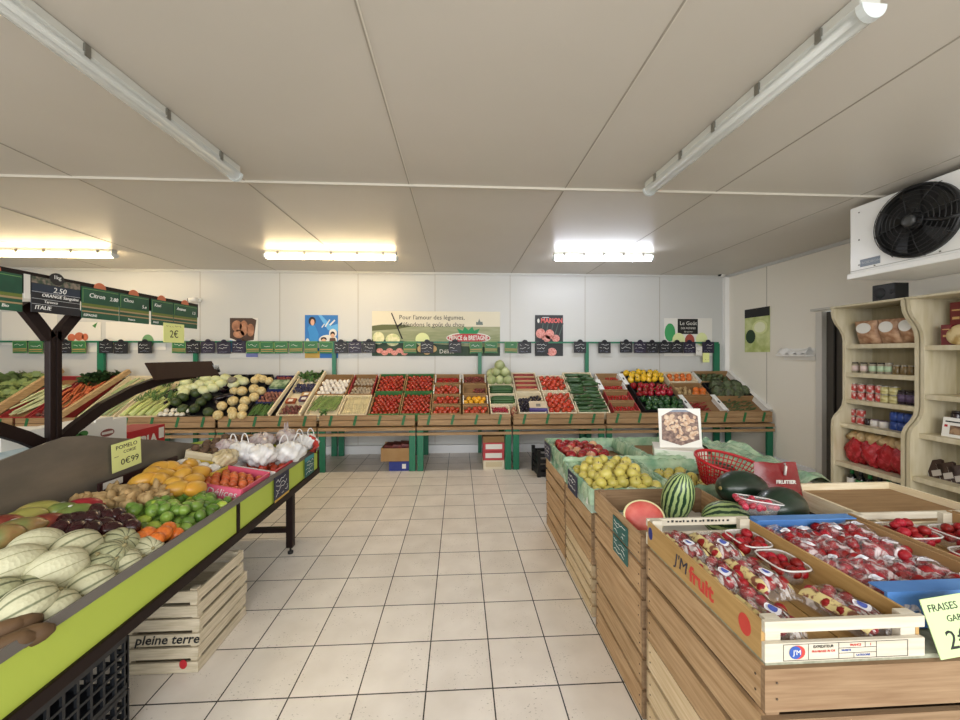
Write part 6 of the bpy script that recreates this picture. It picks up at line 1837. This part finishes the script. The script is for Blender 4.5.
for j in range(4):
    for i in range(4):
        x = 1.245 + i * .101 + R(-.01, .01); y = 1.06 + j * .118 + R(-.01, .01)
        w = ['left', 'inner left', 'inner right', 'right'][i]
        pack((x, y, zb + .012 + R(0, .02)), R(-.7, .7), 'clear strawberry bag in the blue-ended tray, %s row, %s' % (rw[j], w), 'bags in the blue-ended tray', True, .105, .135, '%s %s bag of the blue-ended tray' % (rw[j], w), R(-.12, .12))
for k, (x, y, w) in enumerate(((1.745, 1.40, 'farthest left'), (1.945, 1.37, 'farthest right'), (1.80, 1.20, 'nearer'), (2.21, 1.38, 'right edge'))):
    p_ = (x, y, zb + .01)
    punnet(p_, .095, .075, .06, 'clear bowl of strawberries in the pale-ended trays, ' + w, grp='strawberry bowls')
    berries(16, .15, .125, p_, 0, .035, 'strawberry in the %s clear bowl' % w, 'berries in the %s bowl' % w, .0, .012, .95)
    berries(10, .11, .11, p_, 0, .062, 'strawberry in the %s clear bowl' % w, 'berries in the %s bowl' % w, .3, .012, .95)
p_ = (1.30, 1.60, .822)
punnet(p_, .092, .06, .065, 'clear punnet of raspberries propped in front of the low watermelon', rot=(-.1, .12, -.2))
mb = MB()
for q in range(7):
    a = q * 2.4; mb.lathe([(.003, -.004), (.0042, 0), (.003, .004)], 6, 0, (.007 * cos(a), .007 * sin(a), .002 * q - .006))
me_rb = blob('raspberry', fruitmat('raspberry_skin', '#98202f', .45, .2, ('#b84455', 200, (1, 1, 1), .4, .6)), .013, .013, .016, 10, 8)
for j in range(4):
    for i in range(6):
        put('raspberry', me_rb, (1.295 - .07 + i * .026 + R(-.005, .005), 1.565 + j * .023 + R(-.004, .004), .872 + R(0, .022) - .006 * i * .6), (R(0, 6), R(0, 6), R(0, 6)), R(.9, 1.2), 'raspberry in the propped clear punnet', 'raspberry', 'raspberries')
# pale green price note
o = tag(MB().box(-.11, .11, -.085, .085, 0, .002).build('paper_price_note', M('pale_green_paper', '#bdd39a', .8), None, (1.305, .925, .82), (radians(75), 0, 0)), 'pale green handwritten strawberry price note on the blue tray front', 'price note')
o.rotation_euler = (Matrix.Rotation(radians(75), 3, 'X') @ Matrix.Rotation(.10, 3, 'Z')).to_euler(); o.scale = (.84, .80, 1)
text('FRAISES', .030, INK, o, (-.095, .055, .0022), name='ink_writing', align='LEFT'); text('GARIGUETTE', .026, INK, o, (-.045, .02, .0022), name='ink_writing', align='LEFT'); text('2€50', .075, INK, o, (-.07, -.04, .0022), name='ink_writing', align='LEFT')

# ================================================================ bookcases by the right wall
SHW = M('cream_shelf_wood', '#d0c6ac', .55, noise=('#bfb391', 4, (6, 6, 1), .3, .7))
SHB = M('cream_shelf_back', '#b3a88a', .6, noise=('#a39776', 4, (1, 7, 1), .3, .7))


def bookcase(y0, y1, zs, label):
    o = empty('bookcase', (4.1, (y0 + y1) / 2, 0), (0, 0, 0), label, 'bookcase', 'cream bookcases')
    oy = (y0 + y1) / 2
    front = [(3.87, 0), (3.87, .78), (3.875, .84), (3.90, .89), (3.95, .94), (3.985, .99), (4.0, 1.06), (4.0, 1.66), (3.99, 1.72), (3.96, 1.78), (3.91, 1.84), (3.88, 1.90), (3.87, 1.96), (3.87, 2.0)]
    poly = [(4.31, 0)] + [(4.31, 2.0)] + front[::-1]
    for s, y in ((-1, y0), (1, y1 - .028)):
        MB().prism(poly, lambda u, v, w: (u - 4.1, w - oy, v), y, y + .028).build('side_panel', SHW, o)
    MB().box(4.298 - 4.1, 4.31 - 4.1, y0 + .028 - oy, y1 - .028 - oy, 0, 2.0).build('back_panel', SHB, o)
    MB().box(3.86 - 4.1, 4.31 - 4.1, y0 - oy, y1 - oy, 2.0, 2.018).build('top_board', SHW, o)
    for z in zs:
        xf = 3.89 if z < .8 else 3.95 if z < .9 else 4.005
        MB().box(xf - 4.1, 4.298 - 4.1, y0 + .028 - oy, y1 - .028 - oy, z - .042, z).build('shelf', SHW, o)
    return o


Z1 = [1.625, 1.335, 1.062, .815, .425, .085]
bookcase(3.12, 3.78, Z1, 'cream scalloped bookcase of jars and red nets beside the dark doorway')
Z2 = [1.60, 1.18, .845, .48, .10]
bookcase(2.26, 3.105, Z2, 'cream scalloped bookcase of cartons nearest the cooling unit')


def Yof(px, X=4.06):
    return at(px, 400, X=X).y


def can(name, px, z, r, h, mats, label, cat, grp, X=4.10, lid=.85):
    o = empty(name, (X, Yof(px, X), z), (0, 0, R(0, 1)), label, cat, grp)
    MB().lathe([(r * .95, 0), (r, .004), (r, h * .88), (r * .95, h * .9)], 16).build('body', mats[0], o)
    MB().lathe([(r * lid, h * .9), (r * lid, h), (r * lid * .95, h + .002)], 16).build('cap', mats[1], o)
    if len(mats) > 2:
        MB().lathe([(r * 1.01, h * .2), (r * 1.01, h * .7)], 16).build('paper_band', mats[2], o)
    return o


DLID = M('dark_lid', '#2a211d', .4)
SILL = M('tin_lid', '#b8b4aa', .3, .6)
GLB = M('amber_jar', '#6d5a3a', .2, noise=('#8a744c', 20, (1, 1, 1), .4, .6))
GLC = M('clear_jar', '#9c937f', .15)
PB = M('pink_band', '#d9c3bd', .5)
GB = M('green_band', '#b9cfae', .5)
# top shelf: three printed bags
BAGB = M('printed_brown_bag', '#9c7152', .45, noise=('#c9a585', 18, (1, 1, 1), .4, .65))
for k, (a, b) in enumerate(((857, 879), (880, 901), (900, 920))):
    y = (Yof(a) + Yof(b)) / 2; w = abs(Yof(a) - Yof(b))
    o = empty('biscuit_bag', (4.10, y, Z1[0]), (0, radians(14), pi), ['printed brown biscuit bag nearest the doorway on the top shelf', 'printed brown biscuit bag in the middle of the top shelf', 'printed brown biscuit bag farthest from the doorway on the top shelf'][k], 'bag', 'biscuit bags')
    MB().grid(lambda u, v: (.05 * sin(pi * v) ** .5 * sin(pi * u) ** .5 + .005, (u - .5) * w * 1.02, .24 * v), 12, 12).grid(lambda u, v: (-.03 * sin(pi * u) ** .5 * sin(pi * v) ** .5, (.5 - u) * w * 1.02, .24 * v), 12, 12).build('bag_body', BAGB, o)
    mb = MB(); mb.prism(oval(0, .175, w * .34, .05, 18), lambda u, v, q: (.05 + q - (v - .155) * .25, u, v), 0, .004); mb.build('white_label', PAPERW, o)
# second shelf: nine jars
for k, px in enumerate((855, 864, 873, 881.5, 889, 897, 905, 912, 919)):
    mats = (GLC, DLID, PB) if k < 2 else (GLC, DLID if k < 4 else SILL, GB) if k < 5 else (GLB, SILL)
    can('preserve_jar', px, Z1[1], .031, .105 if k < 5 else .085, mats, ['pink-labelled', 'pink-labelled', 'green-labelled', 'green-labelled', 'green-labelled', 'amber', 'amber', 'amber', 'amber'][k] + ' preserve jar on the second shelf, ' + ORD[k] + ' from the doorway', 'jar', 'preserve jars')
# third shelf: tins stacked in twos
RWT = M('red_white_tin', '#b5403a', .35, noise=('#e6d6ce', 16, (1, 1, 1), .45, .55))
YT = M('yellow_tin', '#c9c08a', .35, noise=('#9a8f4a', 9, (1, 1, 4), .45, .6))
DT = M('dark_jar', '#2a1f26', .2)
for k, px in enumerate((854, 862, 871, 880)):
    for lv in range(2):
        can('food_tin', px, Z1[2] + lv * .082, .034, .078, (RWT, SILL), 'red and white tin on the third shelf, %s from the doorway, %s' % (ORD[k], ['lower', 'upper'][lv]), 'tin', 'red and white tins')
for k, px in enumerate((886, 895)):
    for lv in range(2):
        can('food_tin', px, Z1[2] + lv * .08, .04, .076, (YT, SILL), 'pale yellow tin on the third shelf, %s, %s' % (['beside the red tins', 'beside the dark jars'][k], ['lower', 'upper'][lv]), 'tin', 'yellow tins')
for k, px in enumerate((903, 911, 918)):
    can('dark_jar', px, Z1[2], .036, .13, (DT, DLID, M('violet_band', '#5a4a66', .5)), 'dark jar on the third shelf, ' + ORD[k] + ' from the yellow tins', 'jar', 'dark jars')
# fourth shelf
for k, px in enumerate((853, 861)):
    for lv in range(2):
        can('food_tin', px, Z1[3] + lv * .075, .036, .07, (RWT, SILL), 'red and white tin on the fourth shelf, %s, %s' % (['nearest the doorway', 'beside the dark pot'][k], ['lower', 'upper'][lv]), 'tin', 'red tins on the fourth shelf')
can('spread_pot', 868, Z1[3], .026, .06, (DT, DLID), 'small dark pot on the fourth shelf', 'pot', None)
for k, px in enumerate((875, 884)):
    can('white_pot', px, Z1[3], .036, .065, (M('white_ceramic', '#d9d3cc', .3), M('lid_lilac', '#7a6a72', .4)), 'white pot on the fourth shelf, ' + ['beside the dark pot', 'beside the blue jars'][k], 'pot', 'white pots')
BJ = M('blue_jar', '#1f3f8c', .3, noise=('#4a6cb0', 10, (1, 1, 5), .5, .65))
for k, px in enumerate((897, 904, 911, 918)):
    for lv in range(2):
        can('blue_tub', px - 1.5, Z1[3] + lv * .085, .038, .08, (BJ, M('blue_lid', '#16306e', .35)), 'blue tub on the fourth shelf, %s from the white pots, %s' % (ORD[k], ['lower', 'upper'][lv]), 'tub', 'blue tubs')
# fifth shelf: red net bags
NETR = M('red_net_crisp', '#a3161f', .35, noise=('#c9404a', 30, (1, 1, 1), .5, .65), bump=(30, .6, (1, 1, 1)))
TANF = M('tan_film', '#b39668', .3, noise=('#d9c396', 16, (1, 1, 1), .4, .65), bump=(26, .6, (1, 1, 1)))
for k, px in enumerate((858, 874, 890, 906)):
    y = Yof(px, 4.02)
    o = empty('red_bag', (4.04, y, Z1[4]), (0, 0, R(-.2, .2)), 'red bag with clear tan top on the fifth shelf, ' + ORD[k] + ' from the doorway', 'bag', 'red bags')
    sd = R(0, 9)
    link('bag_body', blob('bag_body', NETR, .10, .105, .135, 24, 16, lambda th, ph: 1 + .10 * sin(3 * th + sd + 2 * ph) + .07 * sin(7 * th - 5 * ph) + .05 * sin(13 * th + 9 * ph)), o, (0, 0, .135))
    link('bag_top', blob('bag_top', TANF, .085, .098, .06, 16, 8, lambda th, ph: 1 + .2 * sin(5 * th + sd) + .12 * sin(9 * th + 4 * ph)), o, (.02, 0, .265))
# bottles on the base
BOT = M('dark_bottle', '#0d120f', .12)
for k, px in enumerate((852, 861, 870, 880, 889, 898, 907, 916)):
    y = Yof(px, 3.98)
    o = empty('wine_bottle', (3.98, y, Z1[5]), (0, 0, 0), 'dark bottle on the bookcase base, ' + ORD[k] + ' from the doorway', 'bottle', 'dark bottles')
    MB().lathe([(.036, 0), (.038, .01), (.038, .18), (.03, .215), (.014, .235), (.014, .295), (.016, .30)], 16).build('glass_body', BOT, o)
    MB().lathe([(.0168, .225), (.0168, .304)], 12).build('neck_foil', [M('foil_green', '#1f6b34', .35), M('foil_black', '#1a1a1c', .35)][k % 2], o)
    MB().lathe([(.0388, .11), (.0388, .19)], 16).build('paper_label', [M('label_white', '#d9d4cc', .5), M('label_green', '#2c7a3c', .5), M('label_white', '#d9d4cc', .5), M('label_red', '#b5302c', .5)][k % 4], o)
# second bookcase
MRN = M('maroon_carton', '#6d1f22', .45)
GOLD = M('carton_buff_print', '#c9a56a', .5)


def carton(px0, px1, z, h, d, mat, label, X=4.04, tilt=0, prints=()):
    y0, y1 = Yof(px0, X), Yof(px1, X)
    w = abs(y0 - y1)
    o = empty('food_carton', (X, (y0 + y1) / 2, z), (0, tilt, 0), label, 'carton', 'cartons on the second bookcase')
    MB().box(0, d, -w / 2, w / 2, 0, h).build('carton_body', mat, o)
    f_ = link('carton_front', None, o, (-.0005, 0, h / 2), (pi / 2, 0, -pi / 2))
    for (nme, a, b, c, e, mm) in prints:
        MB().prism(rect(a * w, b * w, c * h, e * h), lambda u, v, q: (u, v, q), 0, .001).build(nme, mm, f_)
    return o


carton(941, 951, Z2[0], .17, .06, MRN, 'small maroon carton beside the tan biscuit pack on the upper shelf', prints=(('buff_print', -.3, .3, -.1, .0, GOLD), ('buff_line', -.35, .35, .25, .29, GOLD)))
carton(950, 962, Z2[0], .36, .06, MRN, 'tall maroon carton standing behind the tan biscuit pack', X=4.14, prints=(('buff_print', -.3, .3, .1, .16, GOLD), ('buff_line', -.35, .35, .3, .33, GOLD)))
o = empty('biscuit_pack', (4.03, Yof(962), Z2[0]), (0, .15, 0), 'tan round biscuit pack at the right edge of the upper shelf', 'packet')
link('pack_body', blob('pack_body', M('biscuit_tan', '#d3bd8a', .45, noise=('#a8894e', 14, (1, 1, 1), .5, .65)), .02, .09, .085, 16, 12), o, (0, 0, .085))
carton(941, 968, Z2[2], .16, .05, M('carton_white', '#ebe9e2', .6), 'white carton with a brown cake photo on the third shelf', X=4.02, tilt=.15, prints=(('cake_photo', -.2, .45, -.35, .1, M('cake_brown', '#5a3a28', .5, noise=('#a88a6a', 14, (1, 1, 1), .4, .6))), ('dark_line', -.4, .3, .25, .32, INK), ('red_mark', -.42, -.3, .0, .12, RED)))
can('dark_jar', 957, Z2[2], .035, .2, (DT, DLID), 'dark jar behind the white cake carton', 'jar', None, X=4.18)
for k, (a, b) in enumerate(((937, 948), (949, 960), (961, 972))):
    y = (Yof(a) + Yof(b)) / 2
    o = empty('chocolate_packet', (4.02, y, Z2[3] + .003), (radians(-28), radians(22), 0), 'dark brown packet leaning on the fourth shelf, ' + ['first', 'second', 'third'][k] + ' from the bookcase divider', 'packet', 'dark brown packets')
    MB().box(0, .03, -.055, .055, 0, .16).build('packet_body', M('chocolate_brown', '#3a2620', .4), o, bevel=.004)
    MB().box(-.001, 0, -.03, .03, .02, .07).build('pale_label', M('pale_grey_label', '#b8b0a8', .5), o)
    MB().box(0, .03, .055, .057, .0, .16).build('white_edge', PAPERW, o)
# price strip on the fourth shelf edge
o = tag(MB().box(-.002, .002, -.06, .06, -.022, 0).build('shelf_label', M('cream_label', '#e6dcc0', .6), None, (3.945, 3.74, Z1[3] - .002)), 'cream price strip on the fourth shelf edge by the doorway', 'label')

# black loudspeaker on top
o = empty('loudspeaker', (4.02, 3.355, 2.018), (0, 0, 0), 'small black loudspeaker on top of the bookcase by the doorway', 'loudspeaker')
MB().box(-.07, .07, -.095, .095, 0, .16).build('cabinet', BLACK, o, bevel=.006)
MB().lathe([(.05, 0), (.045, .006), (.0, .002)], 20).build('speaker_cone', M('speaker_grey', '#26262a', .6), o, (-.07, .03, .08), (0, -pi / 2, 0))
MB().lathe([(.02, 0), (.015, .004)], 14).build('tweeter', M('speaker_grey', '#26262a', .6), o, (-.07, -.07, .08), (0, -pi / 2, 0))

# bag roll holder on the right wall
o = empty('bag_dispenser', (XR - .06, 4.645, 1.50), (0, 0, 0), 'white bag dispenser with crumpled film on the right wall beside the lime poster', 'dispenser')
MB().box(-.07, .06, -.225, .225, 0, .022).build('holder_shelf', WHITE, o, bevel=.004)
MB().box(.045, .06, -.225, .225, -.05, .10).build('holder_back', WHITE, o)
sd = R(0, 5)
MB().grid(lambda u, v: (-.07 + .13 * v, (u - .5) * .42, .03 + .07 * sin(pi * v) * (.7 + .4 * sin(7 * u + sd)) + .012 * sin(23 * u + 5 * v)), 30, 8).build('crumpled_film', M('white_film', '#ecebe8', .3), o)

# cooling unit under the ceiling
CX = 3.343
o = empty('cooling_unit', (CX + .3, 2.40, 2.18), (0, 0, 0), 'white ceiling cooling unit with a large black fan near the right wall', 'cooling unit')
EW = M('enamel_white', '#f1f1ee', .3)
MB().box(-.30, .30, -.70, .695, .03, .585).build('casing', EW, o, bevel=.006)
MB().box(-.312, .31, -.71, .712, -.016, .03).build('drip_tray', EW, o, bevel=.006)
MB().box(-.304, -.30, -.70, .695, .045, .05).build('seam_line', M('seam_grey', '#b5b5b0', .5), o)
for y in (-.55, .55):
    MB().box(-.2, .2, y - .02, y + .02, .585, .62).build('hanger_bracket', SILL, o)
mb = MB()
for (y, z) in ((.62, .53), (.62, .09), (.30, .56), (.62, .3), (.50, .06), (.08, .06)):
    mb.lathe([(.006, 0), (.006, .003)], 8); n_ = len(mb.v) - 16
    mb.v[n_:] = [(-.3005 - v[2], y + v[0], z + v[1]) for v in mb.v[n_:]]
mb.build('screw_heads', M('screw_grey', '#77756f', .4, .5), o)
pl = MB().box(-.003, 0, -.075, .075, -.03, .03).build('name_plate', M('plate_blue_grey', '#7d8794', .4), o, (-.30, .535, .10))
text('FROIDBON', .03, M('plate_pale', '#aeb6bf', .5), pl, (-.0035, 0, 0), (pi / 2, 0, -pi / 2))
FY, FZ, FR = .205, .315, .262
fan = link('fan', None, o, (-.30, FY, FZ), (0, -pi / 2, 0))      # local z points away from the casing
MB().lathe([(FR, 0), (FR, .035), (FR - .012, .04), (FR - .02, .01), (FR - .02, 0)], 48).build('fan_shroud', BLACK, fan)
MB().prism(oval(0, 0, FR - .015, FR - .015, 40), lambda u, v, w: (u, v, w), .0005, .002).build('fan_opening', M('fan_dark', '#0a0a0b', .7), fan)
mb = MB()
for i in range(5):
    a = 2 * pi * i / 5
    v = []
    for q in range(7):
        r = .06 + .17 * q / 6
        for e, zz in ((-.24, .012), (.0, .022), (.26, .034)):
            aa = a + e + .18 * q / 6
            v.append((r * cos(aa), r * sin(aa), zz))
    mb.add(v, [(q * 3 + e, q * 3 + e + 1, q * 3 + e + 4, q * 3 + e + 3) for q in range(6) for e in (0, 1)], 0, True)
mb.build('fan_blades', M('fan_blade', '#111212', .5), fan)
MB().lathe([(.06, .005), (.06, .05), (.05, .06), (0, .062)], 24).build('fan_hub', M('hub_black', '#161717', .5), fan)
mb = MB()
for r, z in ((.09, .085), (.12, .083), (.15, .081), (.18, .078), (.21, .073), (.235, .066), (.255, .055)):
    mb.tube([(r * cos(2 * pi * i / 40), r * sin(2 * pi * i / 40), z) for i in range(41)], .0028, 5, 0, False)
for i in range(8):
    a = 2 * pi * i / 8 + .2
    mb.tube([(.06 * cos(a), .06 * sin(a), .085), (.18 * cos(a), .18 * sin(a), .078), (.255 * cos(a), .255 * sin(a), .055), (.27 * cos(a), .27 * sin(a), .02)], .0032, 5)
mb.build('wire_guard', BLACK, fan)
MB().tube([(.0, -.05, .07), (-.06, -.2, .085), (-.05, -.30, .05)], .012, 8).build('motor_bracket', BLACK, fan)
MB().lathe([(.045, .06), (.04, .09), (.02, .095)], 16).build('motor_cap', M('motor_grey', '#3a3b3b', .4), fan)

# ---------------------------------------------------------------- lettering becomes plain mesh
bpy.context.view_layer.update()
dg = bpy.context.evaluated_depsgraph_get()
for o in [o for o in S.objects if o.type == 'FONT']:
    me = bpy.data.meshes.new_from_object(o.evaluated_get(dg))
    me.materials.clear(); me.materials.append(o.data.materials[0])
    nm = o.name
    o.name = 'old_text'
    n = link(nm.split('.')[0], me, o.parent, o.location, o.rotation_euler, o.scale)
    bpy.data.objects.remove(o)
